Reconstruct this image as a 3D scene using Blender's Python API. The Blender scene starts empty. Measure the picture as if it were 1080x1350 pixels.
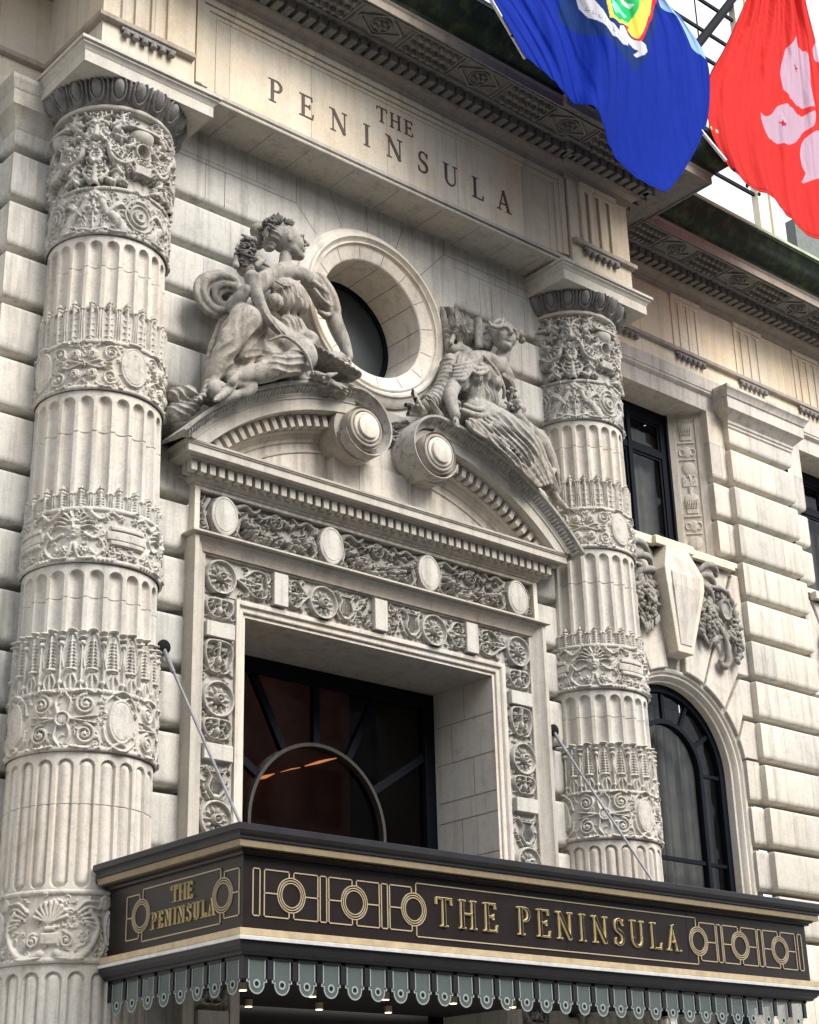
import bpy, math, random
import numpy as np
from mathutils import Vector, Matrix

# ------------------------------------------------------------------ camera, sky, sun, exposure
scene = bpy.context.scene
C = bpy.data.collections.new('street'); scene.collection.children.link(C)
rad = math.radians
cam_d = bpy.data.cameras.new('camera'); cam = bpy.data.objects.new('camera', cam_d)
scene.collection.objects.link(cam); scene.camera = cam
YAW, PITCH, ROLL, FOCAL = 0.719859729, 0.392770420, 0.0270218606, 2165.135
ca, sa, cb, sb, cc, sc = math.cos(YAW), math.sin(YAW), math.cos(PITCH), math.sin(PITCH), math.cos(ROLL), math.sin(ROLL)
fwd = Vector((sa*cb, ca*cb, sb)); rgt = Vector((ca, -sa, 0)); dwn = fwd.cross(rgt)
r2 = rgt*cc + dwn*sc; d2 = -rgt*sc + dwn*cc
rot = Matrix((r2, -d2, -fwd)).transposed()
cam.matrix_world = Matrix.Translation((-16.71, -20.0, 0.0)) @ rot.to_4x4()
cam_d.sensor_fit = 'VERTICAL'; cam_d.sensor_height = 36.0; cam_d.sensor_width = 28.8
cam_d.lens = FOCAL*36.0/1350.0
cam_d.clip_start = 0.1; cam_d.clip_end = 2000

SUN_EL, SUN_AZ = rad(45), rad(165)          # azimuth measured from +Y towards +X
world = bpy.data.worlds.new('World'); scene.world = world; world.use_nodes = True
wt = world.node_tree; wt.nodes.clear()
wo = wt.nodes.new('ShaderNodeOutputWorld')
sky = wt.nodes.new('ShaderNodeTexSky'); sky.sky_type = 'NISHITA'; sky.sun_disc = False
sky.sun_elevation = SUN_EL; sky.sun_rotation = SUN_AZ; sky.dust_density = 4.0; sky.air_density = 1.0
bg1 = wt.nodes.new('ShaderNodeBackground'); bg1.inputs[1].default_value = 0.06
bg2 = wt.nodes.new('ShaderNodeBackground'); bg2.inputs[0].default_value = (0.98, 0.98, 1.0, 1); bg2.inputs[1].default_value = 0.52
ad = wt.nodes.new('ShaderNodeAddShader')
wt.links.new(sky.outputs[0], bg1.inputs[0]); wt.links.new(bg1.outputs[0], ad.inputs[0]); wt.links.new(bg2.outputs[0], ad.inputs[1])
wt.links.new(ad.outputs[0], wo.inputs[0])
sd = bpy.data.lights.new('sun', 'SUN'); sd.energy = 2.0; sd.angle = rad(30); sd.color = (1.0, 0.985, 0.955)
sun = bpy.data.objects.new('sun', sd); scene.collection.objects.link(sun)
sdir = Vector((math.sin(SUN_AZ)*math.cos(SUN_EL), math.cos(SUN_AZ)*math.cos(SUN_EL), math.sin(SUN_EL)))
sun.rotation_euler = sdir.to_track_quat('Z', 'Y').to_euler(); sun.location = sdir*60
scene.view_settings.view_transform = 'Standard'; scene.view_settings.look = 'None'
scene.view_settings.gamma = 1.0; scene.view_settings.exposure = 1.16
scene.render.resolution_x = 819; scene.render.resolution_y = 1024

# ------------------------------------------------------------------ helpers
def link_mesh(name, me, mat, parent=None, smooth=False, angle=38):
    mats = mat if isinstance(mat, (list, tuple)) else [mat]
    for m in mats: me.materials.append(m)
    if smooth:
        me.shade_smooth()
        if angle: me.set_sharp_from_angle(angle=rad(angle))
    o = bpy.data.objects.new(name, me); C.objects.link(o)
    if parent: o.parent = parent
    return o

def mk(name, V, F, mat, parent=None, smooth=False, angle=38):
    me = bpy.data.meshes.new(name)
    if isinstance(V, np.ndarray) and isinstance(F, np.ndarray):
        me.vertices.add(len(V)); me.vertices.foreach_set('co', V.astype(np.float32).ravel())
        n = F.shape[1]
        me.loops.add(F.size); me.loops.foreach_set('vertex_index', F.astype(np.int32).ravel())
        me.polygons.add(len(F)); me.polygons.foreach_set('loop_start', np.arange(0, F.size, n, dtype=np.int32))
        me.update(calc_edges=True)
    else:
        me.from_pydata([tuple(v) for v in V], [], F)
    me.validate(); me.update()
    return link_mesh(name, me, mat, parent, smooth, angle)

class MB:
    def __init__(s): s.V = []; s.F = []
    def add(s, V, F):
        n = len(s.V); s.V += [tuple(v) for v in V]; s.F += [tuple(i+n for i in f) for f in F]; return s
    def box(s, x0, x1, y0, y1, z0, z1):
        V = [(x0,y0,z0),(x1,y0,z0),(x1,y1,z0),(x0,y1,z0),(x0,y0,z1),(x1,y0,z1),(x1,y1,z1),(x0,y1,z1)]
        return s.add(V, [(0,3,2,1),(4,5,6,7),(0,1,5,4),(1,2,6,5),(2,3,7,6),(3,0,4,7)])
    def bbox(s, x0, x1, y0, y1, z0, z1, b=0.012):
        # box with chamfered vertical and front edges
        V = []; 
        for z, i in ((z0, b), (z0+b, 0), (z1-b, 0), (z1, b)):
            V += [(x0+i+b,y0+i,z),(x1-i-b,y0+i,z),(x1-i,y0+i+b,z),(x1-i,y1,z),(x0+i,y1,z),(x0+i,y0+i+b,z)]
        F = [tuple(range(5,-1,-1)), tuple(range(18,24))]
        for k in range(3):
            for j in range(6):
                a = k*6+j; c = k*6+(j+1)%6
                F.append((a, c, c+6, a+6))
        return s.add(V, F)
    def prism(s, pts, y0, y1):
        # polygon in XZ extruded in Y
        n = len(pts)
        V = [(p[0], y0, p[1]) for p in pts]+[(p[0], y1, p[1]) for p in pts]
        F = [tuple(range(n)), tuple(range(2*n-1, n-1, -1))]
        F += [(i, i+n, (i+1)%n+n, (i+1)%n) for i in range(n)]
        return s.add(V, F)
    def tube(s, pts, r, n=8, cap=True):
        pts = [Vector(p) for p in pts]; m = len(pts)
        rr = r if isinstance(r, (list, tuple)) else [r]*m
        V = []; F = []; ref = Vector((0, 0, 1))
        for i, p in enumerate(pts):
            t = (pts[min(i+1, m-1)]-pts[max(i-1, 0)]).normalized()
            a = t.cross(ref)
            if a.length < 0.05: a = t.cross(Vector((0, 1, 0)))
            a.normalize(); b = t.cross(a)
            for k in range(n):
                an = 2*math.pi*k/n
                V.append(p+(a*math.cos(an)+b*math.sin(an))*rr[i])
        for i in range(m-1):
            for k in range(n):
                F.append((i*n+k, i*n+(k+1)%n, (i+1)*n+(k+1)%n, (i+1)*n+k))
        if cap: F += [tuple(range(n-1, -1, -1)), tuple(range((m-1)*n, m*n))]
        return s.add(V, F)
    def lathe(s, prof, c, axis='Z', n=48, a0=0, a1=2*math.pi):
        # prof: (radius, height) ; axis Z (vertical) or Y (pointing to -Y = outward)
        full = abs(a1-a0-2*math.pi) < 1e-6; m = n if full else n+1
        V = []; F = []
        for r, h in prof:
            for k in range(m):
                a = a0+(a1-a0)*k/n
                if axis == 'Z': V.append((c[0]+r*math.cos(a), c[1]+r*math.sin(a), c[2]+h))
                else: V.append((c[0]+r*math.cos(a), c[1]-h, c[2]+r*math.sin(a)))
        for i in range(len(prof)-1):
            for k in range(n):
                k2 = (k+1) % m if full else k+1
                F.append((i*m+k, i*m+k2, (i+1)*m+k2, (i+1)*m+k))
        return s.add(V, F)
    def blob(s, c, r, rot=None, n=6, m=4):
        # low ellipsoid
        R = rot or Matrix.Identity(3); V = []; F = []
        for i in range(m+1):
            th = math.pi*i/m
            for k in range(n):
                ph = 2*math.pi*k/n
                V.append(Vector(c)+R @ Vector((r[0]*math.sin(th)*math.cos(ph), r[1]*math.sin(th)*math.sin(ph), r[2]*math.cos(th))))
        for i in range(m):
            for k in range(n): F.append((i*n+k, i*n+(k+1)%n, (i+1)*n+(k+1)%n, (i+1)*n+k))
        return s.add(V, F)
    def build(s, name, mat, parent=None, smooth=False, angle=38): return mk(name, s.V, s.F, mat, parent, smooth, angle)

def off_path(path, d, closed=False):
    # offset a plan path to its right-hand side by d, mitred
    n = len(path); out = []
    for i in range(n):
        p = Vector(path[i])
        a = Vector(path[i-1]) if (i > 0 or closed) else None
        b = Vector(path[(i+1) % n]) if (i < n-1 or closed) else None
        ns = []
        if a is not None: t = (p-a).normalized(); ns.append(Vector((t.y, -t.x)))
        if b is not None: t = (b-p).normalized(); ns.append(Vector((t.y, -t.x)))
        if len(ns) == 2: m = (ns[0]+ns[1])/(1+ns[0].dot(ns[1]))
        else: m = ns[0]
        out.append(p+m*d)
    return out

def sweep(mb, path, prof, closed=False, caps=True, bottom=None):
    P = [off_path(path, o, closed) for o, z in prof]
    n = len(path); m = len(prof)
    V = [(P[j][i].x, P[j][i].y, prof[j][1]) for i in range(n) for j in range(m)]
    F = []
    for i in range(n if closed else n-1):
        i2 = (i+1) % n
        for j in range(m-1): F.append((i*m+j, i2*m+j, i2*m+j+1, i*m+j+1))
    if caps and not closed:
        F.append(tuple(range(m-1, -1, -1))); F.append(tuple((n-1)*m+j for j in range(m)))
    return mb.add(V, F)

def arc_pts(c, r, a0, a1, n): return [(c[0]+r*math.cos(a0+(a1-a0)*i/n), c[1]+r*math.sin(a0+(a1-a0)*i/n)) for i in range(n+1)]
def catmull(P, n=8):
    P = np.array(P, float); Q = []
    for i in range(len(P)-1):
        a, b, c, d = P[max(i-1, 0)], P[i], P[i+1], P[min(i+2, len(P)-1)]
        for k in range(n):
            t = k/n
            Q.append(0.5*((2*b)+(c-a)*t+(2*a-5*b+4*c-d)*t*t+(3*b-a-3*c+d)*t**3))
    Q.append(P[-1]); return np.array(Q)

def empty(name, loc=(0, 0, 0)):
    o = bpy.data.objects.new(name, None); C.objects.link(o); o.location = loc; o.empty_display_size = 0.2; return o
def tag(o, label, cat, group=None, kind=None):
    o['label'] = label; o['category'] = cat
    if group: o['group'] = group
    if kind: o['kind'] = kind
    return o

# ------------------------------------------------------------------ materials
def newmat(name):
    m = bpy.data.materials.new(name); m.use_nodes = True; nt = m.node_tree
    b = nt.nodes['Principled BSDF']; return m, nt, b
def simple(name, col, rough=0.5, metal=0.0, spec=0.5, noise=0.0, nscale=8.0, bump=0.0, trans=None, coat=0):
    m, nt, b = newmat(name)
    b.inputs['Base Color'].default_value = (*col, 1); b.inputs['Roughness'].default_value = rough
    b.inputs['Metallic'].default_value = metal; b.inputs['Specular IOR Level'].default_value = spec
    if coat: b.inputs['Coat Weight'].default_value = coat; b.inputs['Coat Roughness'].default_value = 0.15
    if noise or bump:
        tc = nt.nodes.new('ShaderNodeTexCoord'); nz = nt.nodes.new('ShaderNodeTexNoise'); nz.inputs['Scale'].default_value = nscale; nz.inputs['Detail'].default_value = 6
        nt.links.new(tc.outputs['Object'], nz.inputs['Vector'])
        if noise:
            mr = nt.nodes.new('ShaderNodeMapRange'); mr.inputs[1].default_value = 0.25; mr.inputs[2].default_value = 0.75; mr.inputs[3].default_value = 1-noise; mr.inputs[4].default_value = 1+noise
            mx = nt.nodes.new('ShaderNodeMix'); mx.data_type = 'RGBA'; mx.blend_type = 'MULTIPLY'; mx.inputs[0].default_value = 1; mx.inputs[6].default_value = (*col, 1)
            nt.links.new(nz.outputs[0], mr.inputs[0]); nt.links.new(mr.outputs[0], mx.inputs[7]); nt.links.new(mx.outputs[2], b.inputs['Base Color'])
        if bump:
            bp = nt.nodes.new('ShaderNodeBump'); bp.inputs['Strength'].default_value = bump; bp.inputs['Distance'].default_value = 0.02
            nt.links.new(nz.outputs[0], bp.inputs['Height']); nt.links.new(bp.outputs[0], b.inputs['Normal'])
    return m

def stone(name, base, stain=(0.20, 0.17, 0.14), stain_amt=0.35, streak=0.3, warm=0.25, joints=None, grit=0.12, rough=0.85, bump=0.35, zoff=0.0, spot=0.25, ajust=None):
    m, nt, b = newmat(name); N = nt.nodes.new; L = nt.links.new
    b.inputs['Roughness'].default_value = rough; b.inputs['Specular IOR Level'].default_value = 0.25
    tc = N('ShaderNodeTexCoord')
    def mapping(sc, off=(0, 0, 0)):
        mp = N('ShaderNodeMapping'); mp.inputs['Scale'].default_value = sc; mp.inputs['Location'].default_value = off; L(tc.outputs['Object'], mp.inputs[0]); return mp
    def noise(vec, scale, det=5, rgh=0.55):
        n = N('ShaderNodeTexNoise'); n.inputs['Scale'].default_value = scale; n.inputs['Detail'].default_value = det; n.inputs['Roughness'].default_value = rgh
        L(vec.outputs[0], n.inputs['Vector']); return n
    def ramp(src, lo, hi, a=0.0, c=1.0):
        r = N('ShaderNodeMapRange'); r.inputs[1].default_value = lo; r.inputs[2].default_value = hi; r.inputs[3].default_value = a; r.inputs[4].default_value = c
        L(src, r.inputs[0]); return r
    def mix(fac, A, B, mode='MIX'):
        x = N('ShaderNodeMix'); x.data_type = 'RGBA'; x.blend_type = mode
        for v, i in ((fac, 0), (A, 6), (B, 7)):
            if isinstance(v, (int, float)): x.inputs[i].default_value = v
            elif isinstance(v, tuple): x.inputs[i].default_value = (*v, 1)
            else: L(v, x.inputs[i])
        return x.outputs[2]
    m1 = mapping((1, 1, 1))
    big = noise(m1, 0.55, 4); mid = noise(m1, 2.3, 6); fine = noise(m1, 26, 6, 0.7)
    col = mix(ramp(big.outputs[0], 0.35, 0.65).outputs[0], base, (base[0]*(1+0.10*warm), base[1]*(1-0.05*warm), base[2]*(1-0.24*warm)))
    st = noise(mapping((2.6, 2.6, 0.16)), 2.0, 8, 0.68)
    col = mix(ramp(st.outputs[0], 0.49, 0.68, 0, streak).outputs[0], col, stain)
    col = mix(ramp(mid.outputs[0], 0.56, 0.78, 0, stain_amt).outputs[0], col, stain)
    col = mix(ramp(mid.outputs[0], 0.22, 0.42, 0.22, 0).outputs[0], col, (min(1, base[0]*1.35), min(1, base[1]*1.35), min(1, base[2]*1.33)))
    sp = N('ShaderNodeTexVoronoi'); sp.inputs['Scale'].default_value = 7; L(m1.outputs[0], sp.inputs['Vector'])
    spn = ramp(sp.outputs['Distance'], 0.02, 0.09, spot, 0)
    gate = ramp(noise(mapping((1, 1, 1), (7, 3, 1)), 1.1, 3).outputs[0], 0.52, 0.6)
    mu = N('ShaderNodeMath'); mu.operation = 'MULTIPLY'; L(spn.outputs[0], mu.inputs[0]); L(gate.outputs[0], mu.inputs[1])
    col = mix(mu.outputs[0], col, stain)
    gn = noise(mapping((1, 1, 0.8), (3, 5, 2)), 9, 9, 0.72)
    col = mix(ramp(gn.outputs[0], 0.50, 0.64, 0, grit).outputs[0], col, stain)
    fr = ramp(fine.outputs[0], 0.3, 0.7, 0.88, 1.10)
    col = mix(1.0, col, fr.outputs[0], 'MULTIPLY')
    if joints:
        bw, bh, ox = joints
        sx = N('ShaderNodeSeparateXYZ'); L(tc.outputs['Object'], sx.inputs[0])
        ax = N('ShaderNodeMath'); ax.operation = 'ADD'; L(sx.outputs[0], ax.inputs[0]); L(sx.outputs[1], ax.inputs[1])
        a2 = N('ShaderNodeMath'); a2.operation = 'ADD'; L(ax.outputs[0], a2.inputs[0]); a2.inputs[1].default_value = ox+200*bw
        az = N('ShaderNodeMath'); az.operation = 'ADD'; L(sx.outputs[2], az.inputs[0]); az.inputs[1].default_value = -zoff+40*bh
        cb_ = N('ShaderNodeCombineXYZ'); L(a2.outputs[0], cb_.inputs[0]); L(az.outputs[0], cb_.inputs[1])
        br = N('ShaderNodeTexBrick'); br.inputs['Scale'].default_value = 1; br.inputs['Brick Width'].default_value = bw; br.inputs['Row Height'].default_value = bh
        br.inputs['Mortar Size'].default_value = 0.007; br.inputs['Mortar Smooth'].default_value = 0.3; br.offset = 0.5
        br.inputs['Color1'].default_value = (0.80, 0.81, 0.82, 1); br.inputs['Color2'].default_value = (1.10, 1.07, 1.02, 1); br.inputs['Mortar'].default_value = (0.45, 0.42, 0.38, 1)
        L(cb_.outputs[0], br.inputs['Vector'])
        col = mix(1.0, col, br.outputs['Color'], 'MULTIPLY')
    L(col, b.inputs['Base Color'])
    bp = N('ShaderNodeBump'); bp.inputs['Strength'].default_value = bump; bp.inputs['Distance'].default_value = 0.012
    L(fine.outputs[0], bp.inputs['Height'])
    bp2 = N('ShaderNodeBump'); bp2.inputs['Strength'].default_value = bump*0.6; bp2.inputs['Distance'].default_value = 0.04
    L(mid.outputs[0], bp2.inputs['Height']); L(bp.outputs[0], bp2.inputs['Normal']); L(bp2.outputs[0], b.inputs['Normal'])
    return m

GR0, GRS = 6.39, 0.915
LIME = (0.50, 0.478, 0.425)
M = {}
M['wall'] = stone('limestone_ashlar', (0.55, 0.54, 0.505), joints=(2.13, GRS, 0.4), zoff=GR0, stain_amt=0.5, streak=0.62, warm=0.1, stain=(0.22, 0.21, 0.19), grit=0.22)
M['pier'] = stone('limestone_pier', (0.59, 0.57, 0.515), joints=(1.62, GRS, 0.9), zoff=GR0, streak=0.55, warm=0.25, stain=(0.27, 0.245, 0.21), stain_amt=0.45, grit=0.18)
M['col'] = stone('limestone_column', (0.55, 0.535, 0.49), streak=0.6, warm=0.4, stain=(0.24, 0.20, 0.165), spot=0.4, grit=0.25)
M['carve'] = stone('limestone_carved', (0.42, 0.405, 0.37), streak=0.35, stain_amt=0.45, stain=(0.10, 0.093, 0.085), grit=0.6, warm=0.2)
M['frieze'] = stone('limestone_frieze', (0.68, 0.63, 0.53), joints=(1.75, 3.0, 0.2), zoff=17.0, streak=0.35, warm=0.8, stain=(0.36, 0.26, 0.20))
M['trim'] = stone('limestone_trim', (0.46, 0.44, 0.395), streak=0.4, warm=0.3, stain=(0.16, 0.14, 0.12))
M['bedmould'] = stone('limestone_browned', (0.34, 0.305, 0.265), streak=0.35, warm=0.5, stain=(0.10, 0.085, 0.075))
M['soot'] = stone('sooty_stone', (0.22, 0.212, 0.20), streak=0.4, stain=(0.03, 0.03, 0.03), stain_amt=0.5)
M['moss'] = stone('mossy_cornice', (0.022, 0.035, 0.024), stain=(0.10, 0.12, 0.055), stain_amt=0.75, streak=0.55, warm=0)
M['copper'] = simple('green_copper', (0.36, 0.42, 0.26), 0.6, 0, noise=0.3, nscale=3)
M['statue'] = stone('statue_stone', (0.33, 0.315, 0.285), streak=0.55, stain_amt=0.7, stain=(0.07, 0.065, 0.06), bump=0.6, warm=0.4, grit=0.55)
M['bright'] = stone('limestone_washed', (0.62, 0.585, 0.50), streak=0.2, warm=0.5)
M['navy'] = simple('navy_painted_wood', (0.003, 0.005, 0.010), 0.6, spec=0.12, noise=0.3)
M['black'] = simple('black_opening', (0.006, 0.006, 0.007), 0.7)
M['bronze'] = simple('dark_bronze', (0.0125, 0.008, 0.0075), 0.33, 0.1, noise=0.35, nscale=2.5)
M['bronze2'] = simple('bronze_moulding', (0.014, 0.015, 0.020), 0.4, 0.1, noise=0.3, nscale=3)
M['gold'] = simple('gilt_metal', (0.95, 0.78, 0.40), 0.4, 0.1)
M['goldpaint'] = simple('gold_painted_trim', (0.24, 0.185, 0.11), 0.45, 0.2, noise=0.15)
M['brass_line'] = simple('pale_brass', (0.44, 0.36, 0.23), 0.45, 0.15)
M['silver'] = simple('polished_lip', (0.66, 0.66, 0.64), 0.35, 0.2, noise=0.15)
M['letter'] = simple('incised_letter_paint', (0.075, 0.045, 0.035), 0.7, noise=0.3)
M['steel'] = simple('galvanised_rod', (0.24, 0.24, 0.25), 0.45, 0.4, noise=0.3)
M['pole'] = simple('white_pole', (0.8, 0.8, 0.8), 0.4)
M['iron'] = simple('dark_iron', (0.010, 0.010, 0.012), 0.8, spec=0.1)
M['curtain'] = simple('drawn_curtain', (0.16, 0.145, 0.12), 0.9, noise=0.25, nscale=4)
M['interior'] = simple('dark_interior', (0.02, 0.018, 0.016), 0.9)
M['lamplit_red'] = simple('reddish_interior', (0.30, 0.12, 0.08), 0.6, noise=0.55, nscale=1.3)  # lobby wall red, brightened to carry the lamplight on it
def glassmat(name, tint, fac, rough=0.03):
    m, nt, b = newmat(name); N = nt.nodes.new; L = nt.links.new
    nt.nodes.remove(b); out = nt.nodes['Material Output']
    tr = N('ShaderNodeBsdfTransparent'); tr.inputs[0].default_value = (*tint, 1)
    gl = N('ShaderNodeBsdfGlossy'); gl.inputs['Roughness'].default_value = rough; gl.inputs[0].default_value = (0.8, 0.85, 0.9, 1)
    fr = N('ShaderNodeFresnel'); fr.inputs[0].default_value = 1.45
    mu = N('ShaderNodeMath'); mu.operation = 'MULTIPLY'; mu.inputs[1].default_value = fac; L(fr.outputs[0], mu.inputs[0])
    mx = N('ShaderNodeMixShader'); L(mu.outputs[0], mx.inputs[0]); L(tr.outputs[0], mx.inputs[1]); L(gl.outputs[0], mx.inputs[2]); L(mx.outputs[0], out.inputs[0])
    return m
M['glass'] = glassmat('window_glass', (0.72, 0.76, 0.78), 0.45)
M['glassdark'] = glassmat('dark_glass', (0.62, 0.60, 0.58), 0.55)
m, nt, b = newmat('frosted_glass'); b.inputs['Base Color'].default_value = (0.15, 0.19, 0.18, 1); b.inputs['Roughness'].default_value = 0.35
b.inputs['Alpha'].default_value = 0.42; M['frost'] = m
M['etch'] = simple('etched_border', (0.27, 0.31, 0.30), 0.5); 
m, nt, b = newmat('lamp_glow'); b.inputs['Emission Color'].default_value = (1, 0.72, 0.42, 1); b.inputs['Emission Strength'].default_value = 5; M['lamp'] = m
m, nt, b = newmat('cove_glow'); b.inputs['Emission Color'].default_value = (1, 0.33, 0.10, 1); b.inputs['Emission Strength'].default_value = 0.45; M['cove'] = m

# ------------------------------------------------------------------ relief canvas: heights in metres drawn on a grid
PX = 0.0085
class Relief:
    def __init__(s, w, h, px=PX, wrap=False):
        s.px = px; s.nx = max(4, int(round(w/px))); s.ny = max(4, int(round(h/px))); s.w = w; s.h = h; s.wrap = wrap
        s.H = np.zeros((s.ny+1, s.nx+1), np.float32)
        s.gx = np.linspace(0, w, s.nx+1); s.gy = np.linspace(0, h, s.ny+1); s.base = 0
    def win(s, cx, cy, rx, ry):
        i0 = max(0, int((cy-ry)/s.px)-1); i1 = min(s.ny+1, int((cy+ry)/s.px)+3)
        j0 = max(0, int((cx-rx)/s.px)-1); j1 = min(s.nx+1, int((cx+rx)/s.px)+3)
        if i0 >= i1 or j0 >= j1: return None
        X, Y = np.meshgrid(s.gx[j0:j1]-cx, s.gy[i0:i1]-cy); return (slice(i0, i1), slice(j0, j1)), X, Y
    def dome(s, cx, cy, rx, ry, h, p=0.5, a=0.0, add=0.0):
        R = max(rx, ry); w = s.win(cx, cy, R, R)
        if w is None: return s
        sl, X, Y = w; ca_, sa_ = math.cos(a), math.sin(a); U = (X*ca_+Y*sa_)/rx; V = (-X*sa_+Y*ca_)/ry
        d = np.clip(1-U*U-V*V, 0, 1); v = np.where(d > 0, h*d**p+add, 0); s.H[sl] = np.maximum(s.H[sl], v); return s
    def pit(s, cx, cy, rx, ry, dpt, a=0.0):
        R = max(rx, ry); w = s.win(cx, cy, R, R)
        if w is None: return s
        sl, X, Y = w; ca_, sa_ = math.cos(a), math.sin(a); U = (X*ca_+Y*sa_)/rx; V = (-X*sa_+Y*ca_)/ry
        d = np.clip(1-U*U-V*V, 0, 1); s.H[sl] -= dpt*d**0.5; return s
    def ring(s, cx, cy, rx, ry, wd, h):
        w = s.win(cx, cy, rx+wd, ry+wd)
        if w is None: return s
        sl, X, Y = w; d = np.sqrt((X/rx)**2+(Y/ry)**2); d = (d-1)*min(rx, ry)/wd
        v = h*np.clip(1-d*d, 0, 1)**0.5; s.H[sl] = np.maximum(s.H[sl], v); return s
    def plate(s, cx, cy, rx, ry, h, kind='ell', edge=0.012, rim=0.0):
        w = s.win(cx, cy, rx+edge, ry+edge)
        if w is None: return s
        sl, X, Y = w
        if kind == 'ell': d = (1-np.sqrt((X/rx)**2+(Y/ry)**2))*min(rx, ry)
        else: d = np.minimum(rx-abs(X), ry-abs(Y))
        v = h*np.clip(d/edge, 0, 1)
        if rim: v = np.where((d > rim) & (d < rim+0.012), v-0.012, v)
        s.H[sl] = np.where(d > 0, np.maximum(v, 0), s.H[sl]) if h > 0 else s.H[sl]+v
        return s
    def stroke(s, P, r0, r1, h0, h1=None, n=8, p=0.5):
        Q = catmull(P, n); h1 = h0 if h1 is None else h1; m = len(Q)
        seg = np.sqrt(((Q[1:]-Q[:-1])**2).sum(1)); tot = seg.sum()
        k = max(m, int(tot/max(0.006, min(r0, r1)*0.6))); cum = np.concatenate([[0], np.cumsum(seg)])
        for t in np.linspace(0, tot, k):
            x = np.interp(t, cum, Q[:, 0]); y = np.interp(t, cum, Q[:, 1]); f = t/max(tot, 1e-6)
            r = r0+(r1-r0)*f; s.dome(x, y, r, r, h0+(h1-h0)*f, p)
        return s
    def spiral(s, cx, cy, r, turns, sgn, a0, wd, h):
        P = []
        for i in range(int(turns*12)+1):
            f = i/(turns*12); a = a0+sgn*2*math.pi*turns*f; q = r*(1-0.82*f); P.append((cx+q*math.cos(a), cy+q*math.sin(a)))
        s.stroke(P, wd, wd*0.6, h*0.8, h, 2); s.dome(cx, cy, wd*1.3, wd*1.3, h*1.15); return s
    def rosette(s, cx, cy, r, h, n=5):
        for k in range(n):
            a = 2*math.pi*k/n+0.3; s.dome(cx+0.62*r*math.cos(a), cy+0.62*r*math.sin(a), r*0.42, r*0.32, h*0.8, 0.5, a)
        s.ring(cx, cy, r*0.30, r*0.30, r*0.13, h*1.1); s.dome(cx, cy, r*0.16, r*0.16, h*1.05); return s
    def leaf(s, P, wd, h, lobes=4):
        Q = catmull(P, 6); m = len(Q); s.stroke(P, wd*0.45, wd*0.15, h, h*0.6)
        for i in range(1, lobes+1):
            f = i/(lobes+1); k = min(m-2, int(f*m)); t = Q[k+1]-Q[k-1] if k > 0 else Q[1]-Q[0]; a = math.atan2(t[1], t[0])
            q = wd*(1-0.5*f)
            for sg in (-1, 1):
                b_ = a+sg*0.9; c = Q[k]+q*0.55*np.array([math.cos(b_), math.sin(b_)]); s.dome(c[0], c[1], q*0.62, q*0.24, h*0.85, 0.5, b_)
        return s
    def cluster(s, cx, cy, rx, ry, n, r, h, rnd):
        for _ in range(n):
            a = rnd.random()*6.283; q = rnd.random()**0.5; x = cx+rx*q*math.cos(a); y = cy+ry*q*math.sin(a); rr = r*(0.6+0.7*rnd.random())
            s.dome(x, y, rr, rr, h*(0.65+0.5*rnd.random())*(1-0.35*q), 0.5)
        return s
    def fill(s, n, rnd, size=0.07, h=0.04, lim=0.012):
        # small curls and leaves in the ground left free
        for _ in range(n):
            x = rnd.uniform(0.03, s.w-0.03); y = rnd.uniform(0.06, s.h-0.06); v = s.H[min(s.ny, int(y/s.px)), min(s.nx, int(x/s.px))]
            if v > lim: continue
            a = rnd.uniform(0, 6.28); L = size*rnd.uniform(0.6, 1.3); k = rnd.random()
            if k < 0.4: s.leaf([(x, y), (x+L*0.5*math.cos(a), y+L*0.5*math.sin(a)), (x+L*math.cos(a+0.6), y+L*math.sin(a+0.6))], L*0.45, h, 2)
            elif k < 0.75: s.spiral(x, y, L*0.45, 1.2, 1 if a > 3 else -1, a, 0.010, h)
            else: s.stroke([(x, y), (x+L*0.5*math.cos(a), y+L*0.5*math.sin(a)), (x+L*math.cos(a+0.9), y+L*math.sin(a+0.9))], 0.012, 0.008, h)
        return s
    def mirror(s): s.H = np.maximum(s.H, s.H[:, ::-1]); return s
    def flipy(s): s.H = np.maximum(s.H, s.H[::-1, :]); return s
    def mask(s, cx, cy, r, h):
        # small human face carved in relief
        s.dome(cx, cy, r*0.62, r*0.85, h, 0.6)
        for q in (-1, 1):
            s.pit(cx+q*r*0.24, cy+r*0.12, r*0.17, r*0.10, h*0.45); s.dome(cx+q*r*0.24, cy+r*0.10, r*0.08, r*0.05, h*0.9)
            s.stroke([(cx+q*r*0.08, cy+r*0.30), (cx+q*r*0.28, cy+r*0.36), (cx+q*r*0.45, cy+r*0.24)], r*0.06, r*0.04, h*1.12)
            s.dome(cx+q*r*0.30, cy-r*0.18, r*0.16, r*0.16, h*1.0)
            for k in range(5):
                a = q*(0.25+k*0.34); x0 = cx+math.sin(a)*r*0.6; y0 = cy+math.cos(a)*r*0.75
                s.stroke([(x0, y0), (x0+math.sin(a)*r*0.5, y0+math.cos(a)*r*0.2+r*0.12), (x0+math.sin(a)*r*0.95, y0+math.cos(a)*r*0.3-r*0.06)], r*0.12, r*0.05, h*0.9)
        s.stroke([(cx, cy+r*0.22), (cx, cy-r*0.14)], r*0.07, r*0.11, h*1.25, h*1.5)
        s.stroke([(cx-r*0.17, cy-r*0.40), (cx, cy-r*0.36), (cx+r*0.17, cy-r*0.40)], r*0.05, r*0.05, h*1.1)
        s.dome(cx, cy-r*0.64, r*0.17, r*0.12, h*1.05); return s

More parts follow.
